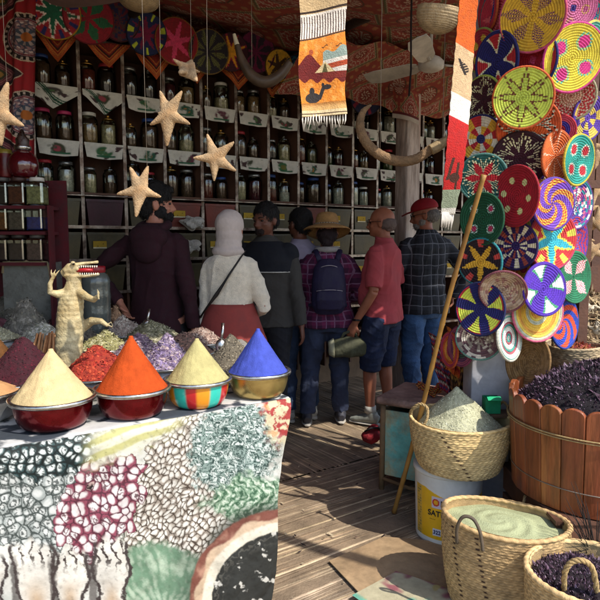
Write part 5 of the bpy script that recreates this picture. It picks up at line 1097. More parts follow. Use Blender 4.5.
# ---- wide oval basket of pale green powder
zr = .40; La, Ra = on(444, 506, zr), on(575, 532, zr); cc = (La+Ra)/2; hl = (Ra-La).length/2; rz2 = math.atan2((Ra-La).y, (Ra-La).x)
t2 = basket(Vector((cc.x, cc.y+.02, .004)), .19, hl*.98, zr-.01, 'wide oval palm basket of smooth pale green powder in front of the barrel', ell=(1, .74), rz=rz2, tint='#bb9a6a', seed=8, flare=.55, dash=[(3.85, 4.1), (4.35, 4.65)], wall=.018, row_h=.0105)
sm = mat('dark_handle', '#554838', .8)
handle(t2, [P1(457, 543, 2.17), P1(457, 528, 2.15), P1(463, 517, 2.14), P1(473, 519, 2.13), P1(480, 532, 2.11), P1(483, 551, 2.1)], .0065, sm, twist=False)
handle(t2, [P1(525, 496, 2.52), P1(524, 506, 2.47), P1(530, 514, 2.43), P1(540, 516, 2.42), P1(546, 510, 2.44), P1(545, 505, 2.46)], .006, rope)
nr, nt = 60, 180; V = []; 
for i in range(nr+1):
    for k in range(nt):
        q = i/nr; th = 2*PI*k/nt; x, y = q*hl*.955*math.cos(th), q*hl*.70*math.sin(th); sw = .0030*math.sin(math.hypot(x+.03, y)*105+th*2)*(q < .8)*math.exp(-((q-.4)/.3)**2)
        z = .022*(1-q*q)+sw+.004*math.sin(x*24+1)*math.sin(y*30); V.append((x*math.cos(rz2)-y*math.sin(rz2), x*math.sin(rz2)+y*math.cos(rz2), z))
o = solo('green_powder', G().add(V, [(i*nt+k, (i+1)*nt+k, (i+1)*nt+(k+1) % nt, i*nt+(k+1) % nt) for i in range(nr) for k in range(nt)]), mat('pale_green_powder', '#a3a882', .97, var=.15, scale=14, bump=.9, bscale=160, spec=.1, dist=.004), 'smooth swirled pale green powder filling the wide oval basket', 'powder', world=False)
o.location = (cc.x, cc.y+.02, zr-.04)
# ---- basket with dark petals lower right
b3 = on(592, 572, .38); t3 = basket(Vector((b3.x, b3.y, .004)), .15, .215, .372, 'palm basket of dark purple dried petals cut by the lower right corner', tint='#ccab78', seed=12, flare=.6, wall=.02)
handle(t3, [P1(564, 590, 1.83), P1(565, 572, 1.81), P1(572, 562, 1.80), P1(584, 561, 1.79), P1(593, 570, 1.79), P1(597, 592, 1.79)], .0085, rope)
PET = ['#38202c', '#4c3342', '#24141c', '#685060', '#86707e']
heap('dried_petals', 'dark purple dried petals in the lower right basket', Vector((b3.x, b3.y, .335)), .195, .055, PET, 31, n=3600, size=.015, asp=1.7, curl=1.6, power=.7, cat='dried petals', core='#1a0f14')
# ---- stave barrel on a dark crate
bc = at(601, 394, 2.56); RBL = .375; z0 = .40; t = thing('wooden_barrel', 'reddish brown wooden stave tub with scalloped rim full of dark dried petals', 'barrel', (bc.x, bc.y, z0))
ns = 26; bz = bc.z; wdm = [mat('red_stave', '#8a4a26', .5, stretch=.1, var=.5, scale=16, bump=.5, bscale=40, coat=.1, col2='#7c3c22'), mat('orange_stave', '#a46434', .5, stretch=.1, var=.5, scale=16, bump=.5, bscale=40, coat=.1, col2='#95502c')]
for k in range(ns):
    a = 2*PI*(k+.5)/ns; w_ = 2*RBL*math.sin(PI/ns)*1.0; g = G(); m_ = 9; tp = bz-z0+rng.uniform(-.004, .006); pr = [(-w_/2, 0), (w_/2, 0)]+[(w_/2*math.cos(PI*j/m_), tp-.03+.05*math.sin(PI*j/m_)) for j in range(m_+1)]
    pr = [(-w_/2*.93, 0), (w_/2*.93, 0)]+[(w_/2*math.cos(PI*j/m_), tp-.02+.032*math.sin(PI*j/m_)) for j in range(m_+1)]
    V = []; 
    for off in (RBL-.011, RBL+.011):
        for x, z in pr: o_ = off-.028*(1-z/tp); V.append((o_*math.cos(a)-x*math.sin(a), o_*math.sin(a)+x*math.cos(a), z))
    q = len(pr); g.add(V, [tuple(range(q)), tuple(range(2*q-1, q-1, -1))]+[(j, q+j, q+(j+1) % q, (j+1) % q) for j in range(q)])
    part('stave', g, wdm[(k*7) % 3 == 0], t, bevel=.004, auto=40)
g = G(); g.ring((0, 0, bz-z0-.105), RBL+.0135, .0035, 90, 6); g.ring((0, 0, bz-z0-.115), RBL+.013, .0028, 90, 6)
part('rope_band', g, rope, t); part('wire_band', G().ring((0, 0, .10), RBL-.008, .0028, 90, 6), mat('wire', '#8a7a6c', .5, metal=.6), t)
part('wire_end', G().tube([(-.12, -.36, .10), (-.05, -.385, .095), (.05, -.39, .105), (.16, -.372, .13), (.22, -.35, .15)], .003, 6), _m['wire'], t)
part('tub_floor', G().lathe([(.001, .02), (RBL-.06, .02), (RBL-.06, .03), (.001, .03)], 40), dark, t)
heap('dried_petals', 'black purple dried hibiscus petals heaped in the wooden tub', Vector((bc.x-.01, bc.y, bz-.085)), RBL-.022, at(590, 356, 2.6).z-bz+.09, PET+['#241420'], 33, n=6500, size=.021, asp=1.5, curl=1.7, power=.62, cat='dried petals', core='#140b10')
t = thing('crate', 'dark wooden crate under the reddish wooden tub', 'crate', (bc.x, bc.y, 0))
for zz in (.06, .19, .32): 
    for dx, dy, w1, w2 in ((0, -.3, .62, .02), (0, .3, .62, .02), (-.3, 0, .02, .58), (.3, 0, .02, .58)): part('slat', G().box((dx, dy, zz), (w1, w2, .11)), dark, t, smooth=False)
for dx in (-.27, .27):
    for dy in (-.27, .27): part('post', G().box((dx, dy, .195), (.035, .035, .37)), dark, t, smooth=False)
part('crate_top', G().box((0, 0, .388), (.64, .64, .016)), dark, t, smooth=False)
# dark twigs at the right edge
g = G()
for k in range(46):
    a = rng.uniform(0, 6.28); b = at(599+rng.normal(0, 3), 545, 2.12); b.z = .25+rng.uniform(0, .05); d = Vector((math.cos(a)*.11-.02, math.sin(a)*.06, rng.uniform(.08, .3))); g.tube([b, b+d*.6+Vector((0, 0, .02)), b+d], [.002, .0016, .0006], 5)
g.tube([(1.07, 2.1, .01), (1.06, 2.12, .14), (1.07, 2.13, .28)], [.03, .035, .04], 10)
solo('twig_bunch', g, mat('black_twig', '#15120f', .8), 'bunch of black dried twigs at the right edge between the tub and lower basket', 'twigs', loc=(1.07, 2.1, .0))
# ================================================================ tray column
pw_ = mat('white_painted_board', '#b9b7bb', .7, var=.15, scale=5, bump=.15, col2='#a19fa2')
p = at(494, 400, 3.0); solo('white_board', G().box((p.x, p.y+.09, 1.5), (.235, .16, 3.0)), pw_, 'white painted board post under the hanging trays', 'post', loc=(p.x, p.y+.09, 0), bevel=.006)
t = thing('tray_rack', 'dark wooden frame that carries the colourful woven trays', 'rack', (1.2, 3.1, 0))
for x_ in (1.30, 1.52): part('post', G().box((x_, 3.16, 1.52), (.05, .05, 3.02)), dark, t, world=True, smooth=False)
for z_ in (1.35, 1.8, 2.25, 2.7): part('rail', G().box((1.32, 3.12, z_), (.5, .025, .04)), dark, t, world=True, smooth=False)
part('blackout_panel', G().box((1.24, 3.145, 2.05), (.42, .012, 1.75)), mat('dark_backing', '#2c2420', .9, var=.3), t, world=True, smooth=False)  # dark panel added so the gaps between trays stay dark
TRAYS = [ # px, py, rx, ry, layer, kind, palette, n, rim, label, k, rot
 (490, 8, 8, 22, 5, 'rings', ['#c8401a', '#1c2c6c', '#b02030'], 6, '#c8501c', 'narrow orange, blue and red tray at the very top left of the column', .5, 0),
 (499, 18, 15, 25, 4, 'star', ['#a81e30', '#c84a4c', '#a81e30'], 6, '#14706a', 'red tray with faint star and teal rim near the top', .5, .2),
 (533, 17, 29, 31, 0, 'petal', ['#c9961a', '#5a1a54', '#c9961a', '#c9961a'], 6, '#cf4468', 'large mustard tray with six purple diamond petals and pink rim', .42, .3),
 (573, 8, 19, 23, 2, 'spots', ['#c4608c', '#b04a7c', '#c9a23c', '#3a2c7c'], 4, '#c84a8a', 'pink coiled tray with violet centre mark at the top right', .3, 0),
 (591, 14, 8, 20, 5, 'mix', ['#1c6c6c', '#a02c3c', '#20306c'], 6, '#1f7f80', 'teal beaded tray at the top right corner', .5, 0),
 (572, 58, 26, 31, 0, 'spots', ['#d3bc2a', '#cf2d78', '#35b0a0'], 4, '#d53280', 'yellow tray with four pink blocks and hot pink rim', .46, .5),
 (588, 52, 12, 27, 3, 'rings', ['#cfc35a', '#c9c9a8', '#3f8c7c'], 6, '#c8b84a', 'pale yellow tray half hidden behind the hot pink rimmed tray', .5, 0),
 (483, 51, 13, 20, 5, 'spots', ['#a2202c', '#c9a22a', '#7a1420'], 5, '#8c9a3a', 'red tray with olive rim half hidden behind the navy wedge tray', .4, 0),
 (498, 62, 19, 27, 2, 'cross', ['#1c1a5c', '#1c1a5c', '#d8cfa0', '#b81e24'], 4, '#1a1a5e', 'navy tray with four cream and red wedges', 1.3, .785),
 (533, 60, 22, 27, 2, 'spots', ['#a3142c', '#c63a72', '#b8c860', '#c63a72'], 3, '#1f2470', 'crimson tray with pink and lime marks and royal blue rim', .4, .5),
 (523, 98, 28, 28, 0, 'star', ['#b9c43c', '#aebc3a', '#6a3a1c'], 8, '#d3541a', 'lime tray with a brown outlined eight point star and orange rim', .5, .1),
 (484, 100, 17, 22, 3, 'dash', ['#3c0e18', '#3c0e18', '#cfc890', '#3c0e18'], 5, '#a9b53c', 'dark maroon tray with cream dashes and lime rim', .5, 0),
 (571, 96, 22, 22, 3, 'zig', ['#c4ae90', '#b83030'], 12, '#a8a078', 'beige tray with fine red zigzags', .5, 0),
 (587, 118, 13, 21, 3, 'wedge', ['#4c2c8c', '#4c2c8c', '#c6a640', '#5a3aa0'], 10, '#4c2c90', 'violet and mustard striped tray at the right of the column', .5, 0),
 (528, 127, 29, 27, 2, 'dash', ['#d1501a', '#c9481a', '#d8d3bc', '#1e1a1a'], 6, '#d1521c', 'orange tray with black and white dashed wedges', .5, .3),
 (561, 130, 13, 13, 3, 'rings', ['#b01c30', '#3a2c8c', '#c43a50'], 6, '#b8202c', 'small red and violet coiled tray', .5, 0),
 (481, 139, 20, 22, 3, 'wedge', ['#b81e26', '#c8c0a8', '#b81e26', '#cf9a24', '#23255c'], 12, '#20225c', 'wheel tray of red, yellow and cream blocks with navy hub', .5, .1),
 (520, 159, 26, 25, 3, 'dash', ['#3a0c1c', '#34101c', '#d6cf9c', '#34101c'], 8, '#34101c', 'dark maroon tray with cream dashed star rays', .5, .2),
 (555, 156, 13, 24, 2, 'petal', ['#cf5a1e', '#c8501a', '#d8c8a8'], 8, '#cc5a20', 'orange tray with pale stitches beside the turquoise one', .15, 0),
 (577, 160, 13, 24, 1, 'spots', ['#1f8c7c', '#b02028', '#d8c8b0'], 4, '#cfb32a', 'turquoise tray with red dots and yellow rim', .46, .785),
 (483, 178, 23, 23, 2, 'dash', ['#b3161e', '#15524a', '#d8cf9c', '#16140f'], 6, '#4a7a70', 'red star tray with black and cream dashes behind the bamboo top', .5, 0),
 (517, 196, 21, 29, 1, 'spots', ['#a80f1e', '#c9c27a', '#241a4c'], 6, '#a80f1e', 'bright red tray scattered with cream flowers', .22, .2),
 (483, 219, 20, 25, 1, 'spots', ['#0f4a2c', '#b02850', '#b8d0c0'], 4, '#12502f', 'dark green tray with four pink triangles behind the bamboo pole', .33, .785),
 (552, 204, 18, 25, 0, 'swirl', ['#c23a2c', '#6a3aa8', '#d8ae2c'], 5, '#5c34a0', 'violet swirl tray with orange and yellow checks', .5, 0),
 (576, 204, 13, 24, 4, 'mix', ['#7c2a7c', '#1c7c84', '#c0506c', '#e0d8c8', '#3a2c7c'], 6, '#5a2c7c', 'multicoloured purple and teal speckled tray', .5, 0),
 (551, 240, 21, 29, 2, 'star', ['#c62c2c', '#2aa0b0', '#d6c83c', '#d6c83c'], 5, '#c43a5c', 'turquoise star tray with yellow and red zigzag field', .5, .3),
 (573, 243, 11, 26, 4, 'zig', ['#4a2c8c', '#b02438', '#2c5cb0'], 6, '#4a2c8c', 'violet and red tray behind the turquoise star tray', .5, 0),
 (511, 231, 18, 20, 3, 'dash', ['#a9a544', '#9c983c', '#4a1024', '#c9c26a'], 6, '#8c8a34', 'olive yellow tray with maroon rays', .5, 0),
 (516, 246, 20, 23, 2, 'wedge', ['#2a1450', '#2a1450', '#d0bf98', '#2a1450', '#9a3a2c', '#2a1450'], 26, '#2a1450', 'deep purple tray with fine cream rays', .5, .1),
 (481, 262, 20, 23, 1, 'star', ['#24141a', '#d39a1c', '#24141a', '#c63a30'], 5, '#1f7f84', 'black tray with a golden star and teal rim', .5, .3),
 (503, 289, 22, 20, 0, 'mix', ['#9c7c5c', '#a8886a', '#8c5c50', '#b09478'], 6, '#7c3a44', 'tan coiled tray with a pinkish rim and raised sides', .5, 0),
 (481, 309, 23, 26, 0, 'cross', ['#b81e2c', '#1c1c5c', '#c8cf3a', '#c8cf3a'], 6, '#171a54', 'navy wheel tray with lime triangles and red outlines', 1.1, .2),
 (543, 289, 19, 26, 0, 'cross', ['#4c24a0', '#4a22a0', '#3c8c5c', '#ded8e8'], 4, '#4c24a4', 'violet cross tray with green and white corners', 1.3, .5),
 (573, 277, 14, 25, 3, 'petal', ['#1c6a44', '#c4284c', '#d8d0c0'], 4, '#2c7c50', 'green tray with crimson leaf pattern at the right', .4, .8),
 (536, 312, 23, 29, 2, 'rings', ['#d8a42a', '#cf8a2c', '#d8b43c', '#a8a88c', '#d8a42a'], 6, '#d85a78', 'yellow coiled tray with pink rim at the foot of the column', .9, 0),
 (562, 322, 13, 26, 4, 'swirl', ['#1c3aa0', '#c8401c', '#1c3aa0'], 6, '#1c3a9c', 'royal blue and orange swirl tray low at the right', .5, 0),
 (479, 338, 22, 21, 2, 'mix', ['#6c4c50', '#8c8074', '#c0b6a8', '#5a3c44'], 6, '#5c8c80', 'grey speckled tray with pale teal rim at the lower left', .5, 0),
 (508, 338, 11, 23, 1, 'rings', ['#c9c3b0', '#3c8c7c', '#9c4a50', '#d6d0bf'], 6, '#bfb8a4', 'cream and teal coiled tray turned almost edge-on', 1.2, 0),
 (451, 350, 8, 18, 5, 'rings', ['#c8501c', '#b02c4c', '#d88a2c'], 6, '#c85024', 'narrow orange and pink tray at the lower left edge of the column', .8, 0),
 (541, 184, 16, 22, 5, 'wedge', ['#b02030', '#b02030', '#d8c8a0', '#4c2c8c', '#d8a02a'], 10, '#8c1c2c', 'crimson and cream tray half hidden left of the violet swirl tray', .5, 0),
 (500, 172, 18, 20, 5, 'zig', ['#1a5a44', '#c8a23c'], 10, '#1a5a44', 'green and ochre zigzag tray hidden between the two red trays', .5, 0),
 (533, 222, 15, 22, 5, 'dash', ['#3a1450', '#3a1450', '#e0d0a8', '#b03a5c'], 8, '#5c2c7c', 'purple tray with cream dashes hidden behind the turquoise star tray', .5, 0),
 (500, 262, 18, 22, 5, 'zig', ['#c24a1e', '#e0c08a'], 9, '#c24a1e', 'burnt orange zigzag tray hidden behind the golden star tray', .5, 0),
 (549, 128, 15, 22, 6, 'wedge', ['#1c5c8c', '#1c5c8c', '#d8d0b8', '#c8402c', '#1c5c8c'], 12, '#1c4c7c', 'blue and cream segmented tray hidden behind the orange trays', .5, 0),
 (524, 268, 16, 22, 5, 'rings', ['#a82c4c', '#d8a43c', '#3c2c7c'], 6, '#a82c4c', 'pink, gold and violet ringed tray hidden behind the tan raised tray', .7, 0),
 (556, 268, 16, 20, 5, 'star', ['#c8c23c', '#b8283c', '#e0d8c0'], 7, '#c8a22c', 'yellow tray with a red star hidden behind the violet cross tray', .5, 0),
 (508, 48, 14, 22, 5, 'wedge', ['#c8802c', '#c8802c', '#7c1c2c', '#e0cc9c', '#3c2c5c'], 12, '#b8702c', 'amber and maroon segmented tray hidden behind the navy wedge tray', .5, 0),
 (462, 346, 12, 20, 4, 'rings', ['#5c2c4c', '#8c3c54', '#3c4c44'], 6, '#7c2c4c', 'plum coloured coiled tray at the lower left', .8, 0)]
for (px_, py_, rx, ry, lay, kd, pal, n, rim, lb, kk, rot) in TRAYS:
    fade = lambda h: '#%02x%02x%02x' % tuple(int(round(v)) for v in (lambda c: [c[i]*.86+(sum(c)/3)*.14 for i in range(3)])([int(h[i:i+2], 16) for i in (1, 3, 5)]))
    pal = [fade(q) for q in pal]; rim = fade(rim)
    cxp = 540-.07*max(0, py_-60); off = (px_-cxp)/60; Y = 2.62+.045*lay+.10*off*off; big = max(rx, ry)*.985; a = math.acos(min(1, min(rx, ry)/big)); p = at(px_, py_, Y); Rr = big*Y/FO
    vdir = (Vector((0, 0, CAMZ))-p).normalized(); right = Vector((1, 0, 0)); sgn = 1 if off > 0 else -1
    if px_ == 508: sgn = 1
    side = (right-vdir*right.dot(vdir)).normalized()*sgn if rx <= ry else Vector((0, 0, -1))
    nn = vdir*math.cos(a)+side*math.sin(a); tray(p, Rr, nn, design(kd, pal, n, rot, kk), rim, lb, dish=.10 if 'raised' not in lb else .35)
p = at(531, 362, 2.84); tray(p, .135, Vector((-.93, -.42, .15)), design('mix', ['#8c6a40', '#94724a', '#7c5c38'], 6), '#84633a', 'large plain tan basket lid leaning behind the wooden tub', dish=.2)
# ---- green carton on a little ledge
p = at(491, 412, 2.9); k = 2.9/FO; t = thing('green_carton', 'small open green carton standing on a ledge behind the heaped basket', 'carton', p)
gm = mat('green_card', '#0f7a50', .5, var=.2); gl_ = mat('green_card_light', '#2fb27c', .5, var=.1)
for dx, dy, sx_, sy_ in ((0, -.03, 15*k, .002), (0, .03, 15*k, .002), (-7.5*k, 0, .002, .058), (7.5*k, 0, .002, .058)): part('side_panel', G().box((dx, dy, 8*k), (sx_, sy_, 16*k)), gm, t, smooth=False)
part('flap', G().box((0, -.045, 16.5*k), (14*k, .03, .002), M=Matrix.Rotation(R(25), 3, 'X')), gl_, t, smooth=False)
solo('wall_ledge', G().box((p.x+.02, p.y+.01, p.z-.012), (.2, .1, .018)), wd, 'narrow wooden ledge fixed to the white board under the green carton', 'ledge', loc=(p.x, p.y, p.z-.012), bevel=.003)
# ---- small basket of red petals behind the tub
p = at(574, 372, 3.05); k = 3.05/FO; zt = at(574, 345, 3.05).z
t = basket(p, .095, .148, zt-p.z, 'small worn palm basket of rusty red petals behind the tub', tint='#a89270', seed=22, flare=.8)
handle(t, [P1(553, 346, 2.98), P1(554, 334, 3.0), P1(561, 328, 3.02), P1(569, 332, 3.06), P1(570, 343, 3.1)], .008, rope)
heap('red_petals', 'rusty red petals in the small basket behind the tub', Vector((p.x, p.y, zt-.03)), .134, .04, ['#8a3a24', '#a4502c', '#6c2c20', '#b5773c', '#7c2a34'], 41, n=900, size=.014, curl=1.2, cat='dried petals')
stand = thing('stone_ledge', 'rough pale plaster ledge behind the tub carrying baskets and coral', 'ledge', (1.9, 3.6, 0)); 
part('ledge_block', G().box((1.95, 3.62, (p.z-.01)/2), (1.7, 1.36, p.z-.012)), mat('rubble', '#8a765e', .95, var=.35, scale=6, bump=.8, bscale=14, dist=.03), stand, world=True, smooth=False)
q = at(603, 378, 3.05); q.z = p.z; t = basket(q, .09, .12, .12, 'brown palm basket cut by the right edge behind the tub', tint='#8c6a44', seed=25)
# coral, straw and shells on the ledge
heap('straw_heap', 'heap of tangled dry straw and roots behind the small basket', Vector((at(600, 345, 3.7).x, 3.75, p.z)), .42, at(590, 292, 3.75).z-p.z, ['#9c8462', '#8a7050', '#b29a74', '#6e563c', '#c0aa86'], 44, n=2600, size=.02, asp=5, curl=.6, power=.8, core='#5e4a36', cat='straw')
coral = mat('bleached_coral', '#b9aa92', .9, var=.3, scale=20, bump=.8, bscale=60)
for i, (px_, py_, Y_, s_, lb) in enumerate([(585, 308, 3.35, .07, 'branched bleached coral piece above the small basket'), (566, 325, 3.3, .055, 'knobbly pale coral piece left of the branched one'), (597, 330, 3.3, .06, 'brownish coral lump at the right edge')]):
    c0 = at(px_, py_, Y_); g = G(); g.ell(c0, (s_*.5, s_*.45, s_*.5))
    for j in range(13):
        d = Vector(rng.normal(0, 1, 3)).normalized(); d.z = abs(d.z)*.8; e = c0+d*s_; g.tube([c0, c0+d*s_*.6, e, e+Vector(rng.normal(0, .3, 3))*s_*.6], [s_*.2, s_*.14, s_*.1, s_*.05], 8)
    me = remesh('coral', g, coral, .004, 2); me.transform(Matrix.Translation(-c0)); o = bpy.data.objects.new('coral_piece', me); C.objects.link(o); o.location = c0; tag(o, lb, 'coral')
sp = thing('added_plank_screen', 'dark plank screen added behind the starfish to darken the sunlit wall', 'screen', (2.05, 3.75, 0))  # added dark panel, covers the sunlit plaster at the right edge
for k_ in range(7): part('plank', G().box((1.62+k_*.16, 3.78, 2.12), (.150, .02, 1.9)), dark, sp, world=True, smooth=False)
# starfish strung on a pole at the right
pp = at(583, 200, 3.3); solo('hanging_pole', G().tube([(pp.x, 3.35, p.z), (pp.x, 3.35, 2.4), (pp.x, 3.35, 3.05)], .014, 10), dark, 'dark pole at the right hung with small starfish', 'pole', loc=(pp.x, 3.35, p.z))
for i, (px_, py_, rp, rot_) in enumerate([(588, 146, 16, .3), (598, 158, 15, 1.0), (579, 186, 13, .2), (594, 190, 17, .7), (583, 212, 17, 1.2), (597, 222, 16, .1), (580, 238, 15, .5), (593, 250, 14, .9)]):
    Y_ = 3.25+.02*(i % 3); starfish(at(px_, py_, Y_), [at(px_+rp*math.sin(rot_+j*2*PI/5), py_-rp*math.cos(rot_+j*2*PI/5), Y_+rng.uniform(-.04, .04)) for j in range(5)], f'{ORD[i]} pale starfish from the top in the cluster at the right edge', depth=.014, name='starfish', hang=False, group='cluster of starfish at the right edge')
# ================================================================ leaning bamboo, stool, textiles
a, b = on(394, 512, .02), at(483, 174, 2.5); g = G(); P = []; rr = []
for i in range(73):
    q = i/72; P.append(a.lerp(b, q)+Vector((.006*math.sin(q*7), 0, .004*math.sin(q*11)))); rr.append(.0125-.002*q+(.0022 if i % 9 == 0 else 0))
g.tube(P, rr, 12); solo('bamboo_pole', g, mat('bamboo', '#a3793a', .5, var=.25, scale=5, bump=.1, col2='#8a6230'), 'long bamboo pole leaning against the tray column', 'pole', loc=a)
# stool with turquoise panels
sa = on(386, 478, 0); sb = on(421, 505, 0); rzs = R(-32); ctr = Vector((.765, 3.52, 0)); W_, D_, H_ = .42, .42, .53; t = thing('stool', 'square stool with flaking turquoise panels and worn brown top beside the bamboo pole', 'stool', ctr); t.rotation_euler = (0, 0, rzs)
teal = mat('flaking_turquoise', '#6fb8b0', .7, var=.3, scale=9, bump=.3, col2='#a89c78'); tan = mat('tan_frame', '#7c6244', .8, var=.3, scale=8, bump=.3)
for sx_ in (-1, 1):
    for sy_ in (-1, 1): part('leg', G().tube([(sx_*(W_/2-.015), sy_*(D_/2-.015), .004), (sx_*(W_/2-.018), sy_*(D_/2-.018), H_)], .017, 10), tan, t)
for sy_ in (-1, 1): part('side_panel', G().box((0, sy_*(D_/2-.02), .30), (W_-.07, .012, .40)), teal, t, smooth=False); part('side_panel', G().box((sy_*(W_/2-.02), 0, .30), (.012, D_-.07, .40)), teal, t, smooth=False)
for sy_ in (-1, 1): part('rail', G().tube([(-W_/2+.02, sy_*(D_/2-.012), .075), (0, sy_*(D_/2+.01), .06), (W_/2-.02, sy_*(D_/2-.012), .075)], .011, 8), tan, t); part('rail', G().tube([(sy_*(W_/2-.012), -D_/2+.02, .075), (sy_*(W_/2+.01), 0, .06), (sy_*(W_/2-.012), D_/2-.02, .075)], .011, 8), tan, t)
g = G(); g.box((0, 0, H_+.028), (W_+.04, D_+.04, .05)); part('seat', g, mat('worn_leather', '#85695e', .6, var=.35, scale=12, bump=.5, col2='#a38678'), t, bevel=.02)
# textiles hung behind the stool
def zz(pal, f=1.0, seed=0):
    def fn(a, b):
        z = (b*16*f+1.2*np.abs(((a*9*f) % 1)-.5)*2+.3*np.sin(a*30)) ; i = np.floor(z).astype(int) % len(pal); c = np.zeros(a.shape+(3,))
        for j, q in enumerate(pal): c[i == j] = lin(q)
        s_ = (np.sin(a*120)*np.sin(b*120) > .4); c[s_] *= .5; return c
    return fn
def drape(px0, py0, px1, py1, Y, pal, label, name='folded_textile', f=1.0, sk=0, bulge=.05, rest=None):
    nu, nv = 90, 110; a_, b_ = np.meshgrid(np.linspace(0, 1, nu), np.linspace(0, 1, nv)); A, B = at(px0, py0, Y), at(px1, py1, Y)
    P = np.stack([A.x+(B.x-A.x)*a_+sk*(b_-.5)*(B.x-A.x)+.008*np.sin(b_*9), Y-bulge*np.sin(PI*a_)**.7*(.6+.5*b_)-.02*np.sin(a_*19+b_*2), A.z+(B.z-A.z)*b_+.02*np.cos(a_*5)], -1)
    o = solo(name, slab(P, zz(pal, f)(a_, b_), .02), VCloth(), label, 'textile', loc=(A+B)/2); return o
drape(434, 336, 455, 392, 3.35, ['#a8202c', '#1c1a1c', '#c8b8a8', '#a8202c', '#2c3c6c'], 'red, black and white patterned textile hanging behind the bamboo pole', f=1.6, sk=.5)
drape(446, 330, 462, 372, 3.3, ['#c8501c', '#d07a28', '#a82c24'], 'bright orange textile hanging beside the lower trays', f=.6, sk=-.1)
drape(452, 352, 470, 412, 3.28, ['#5c3420', '#a87a34', '#3a2018', '#7c4c24'], 'brown and mustard striped textile hanging left of the white board', f=1.2)
drape(417, 384, 440, 392, 3.45, ['#c8401c', '#1c1c2c', '#c89a3c'], 'small folded orange striped cloth lying on the stool', f=1, bulge=.03)
drape(486, 340, 500, 420, 3.3, ['#2c1c18', '#4a2c20'], 'dark brown cloth hanging behind the white board', f=1)
# red pouch on the mat
p = on(371, 442, .03); g = G(); g.ell((0, 0, .055), (.075, .05, .055), 20, 14); g.ell((.02, .01, .10), (.05, .035, .045), 16, 10); me = remesh('pouch', g, mat('red_fabric', '#8a1822', .8, var=.3), .006, 3, wr=.004, wf=50)
t = thing('red_pouch', 'small crumpled red and black pouch on the mat in front of the trainers', 'pouch', (p.x, p.y, .018)); o = bpy.data.objects.new('pouch_body', me); C.objects.link(o); o.parent = t
part('strap', G().tube([(-.05, -.03, .10), (-.01, -.055, .135), (.05, -.03, .13), (.07, .02, .09)], .008, 8), mat('black_strap', '#1a1618', .8), t)
# ================================================================ people
skin_l = mat('light_skin', '#a8705a', .55, var=.12, scale=12, bump=.15, bscale=90, spec=.35)
skin_t = mat('tanned_skin', '#9a5f46', .55, var=.12, scale=12, bump=.15, bscale=90, spec=.35)
skin_d = mat('brown_skin', '#6a4030', .55, var=.12, scale=12, bump=.15, bscale=90, spec=.35)
def rotz(v, a, c=(0, 0)): x, y = v[0]-c[0], v[1]-c[1]; return Vector((c[0]+x*math.cos(a)-y*math.sin(a), c[1]+x*math.sin(a)+y*math.cos(a), v[2]))
def head_geo(g, hc, yaw, pitch, k=1.0, beard=False):
    """faces +Y before yaw; hc = head centre"""
    M = Matrix.Rotation(yaw, 4, 'Z') @ Matrix.Rotation(pitch, 4, 'X'); T = Matrix.Translation(hc) @ M
    h = G(); E = lambda c, r: h.ell(Vector(c)*k, Vector(r)*k, 20, 14)
    E((0, -.012, .028), (.075, .094, .088)); E((0, .018, -.03), (.064, .074, .078)); E((0, .045, -.075), (.038, .04, .03)); E((0, .030, -.055), (.054, .052, .045))
    E((0, .076, .022), (.05, .016, .014)); E((.034, .062, -.022), (.022, .02, .02)); E((-.034, .062, -.022), (.022, .02, .02))
    h.tube([Vector(p)*k for p in ((0, .082, .018), (0, .096, -.006), (0, .108, -.026), (0, .092, -.036))], [.008*k, .010*k, .0145*k, .011*k], 10); E((.011, .093, -.03), (.009, .01, .008)); E((-.011, .093, -.03), (.009, .01, .008))
    E((0, .086, -.052), (.024, .010, .006)); E((0, .084, -.064), (.020, .010, .007)); E((0, .080, -.083), (.018, .014, .012))
    for s_ in (-1, 1): h.ell(Vector((s_*.077, -.006, -.008))*k, Vector((.010, .02, .033))*k, 12, 8); h.tube([Vector(p)*k for p in ((s_*.082, -.018, .018), (s_*.088, -.020, -.004), (s_*.082, -.008, -.03))], .005*k, 6)
    return g.merge(h, T), T
def hand_geo(g, w, d, n, s=1.0, curl=.5, thumb=1):
    """w wrist, d pointing direction, n palm normal; five fingers"""
    d = Vector(d).normalized(); n = Vector(n); n = (n-d*n.dot(d)).normalized(); b = d.cross(n)
    g.tube([w-d*.02, w+d*.02*s, w+d*.055*s, w+d*.09*s], [(.025*s, .02*s), (.034*s, .018*s), (.042*s, .016*s), (.039*s, .013*s)], 12, up=b)
    for i, (o, L_) in enumerate(((-.030, .062), (-.010, .074), (.011, .070), (.030, .054))):
        p = w+d*.085*s+b*o*s; P = [p]; a = curl*.5; 
        for j, f in enumerate((.42, .32, .26)): dd = d*math.cos(a)+n*math.sin(a); p = p+dd*L_*f*s; P.append(p); a += curl*.85
        g.tube(P, [.0095*s, .009*s, .008*s, .0065*s], 8)
    p = w+d*.025*s-b*.028*s*thumb; P = [p, p+(d*.6-b*.75*thumb+n*.25).normalized()*.035*s, p+(d*.85-b*.5*thumb+n*.4).normalized()*.062*s, p+(d*.95-b*.3*thumb+n*.5).normalized()*.082*s]
    g.tube(P, [.012*s, .0115*s, .010*s, .007*s], 8)
def ring_tube(g, rings, n=24):
    V = []
    for (cx, cy, z, rx, ry) in rings:
        for k in range(n): a = 2*PI*k/n; V.append((cx+rx*math.copysign(abs(math.cos(a))**.85, math.cos(a)), cy+ry*math.copysign(abs(math.sin(a))**.9, math.sin(a)), z))
    m = len(rings); g.add(V, [(i*n+k, i*n+(k+1) % n, (i+1)*n+(k+1) % n, (i+1)*n+k) for i in range(m-1) for k in range(n)]+[tuple(range(n-1, -1, -1)), tuple((m-1)*n+k for k in range(n))])
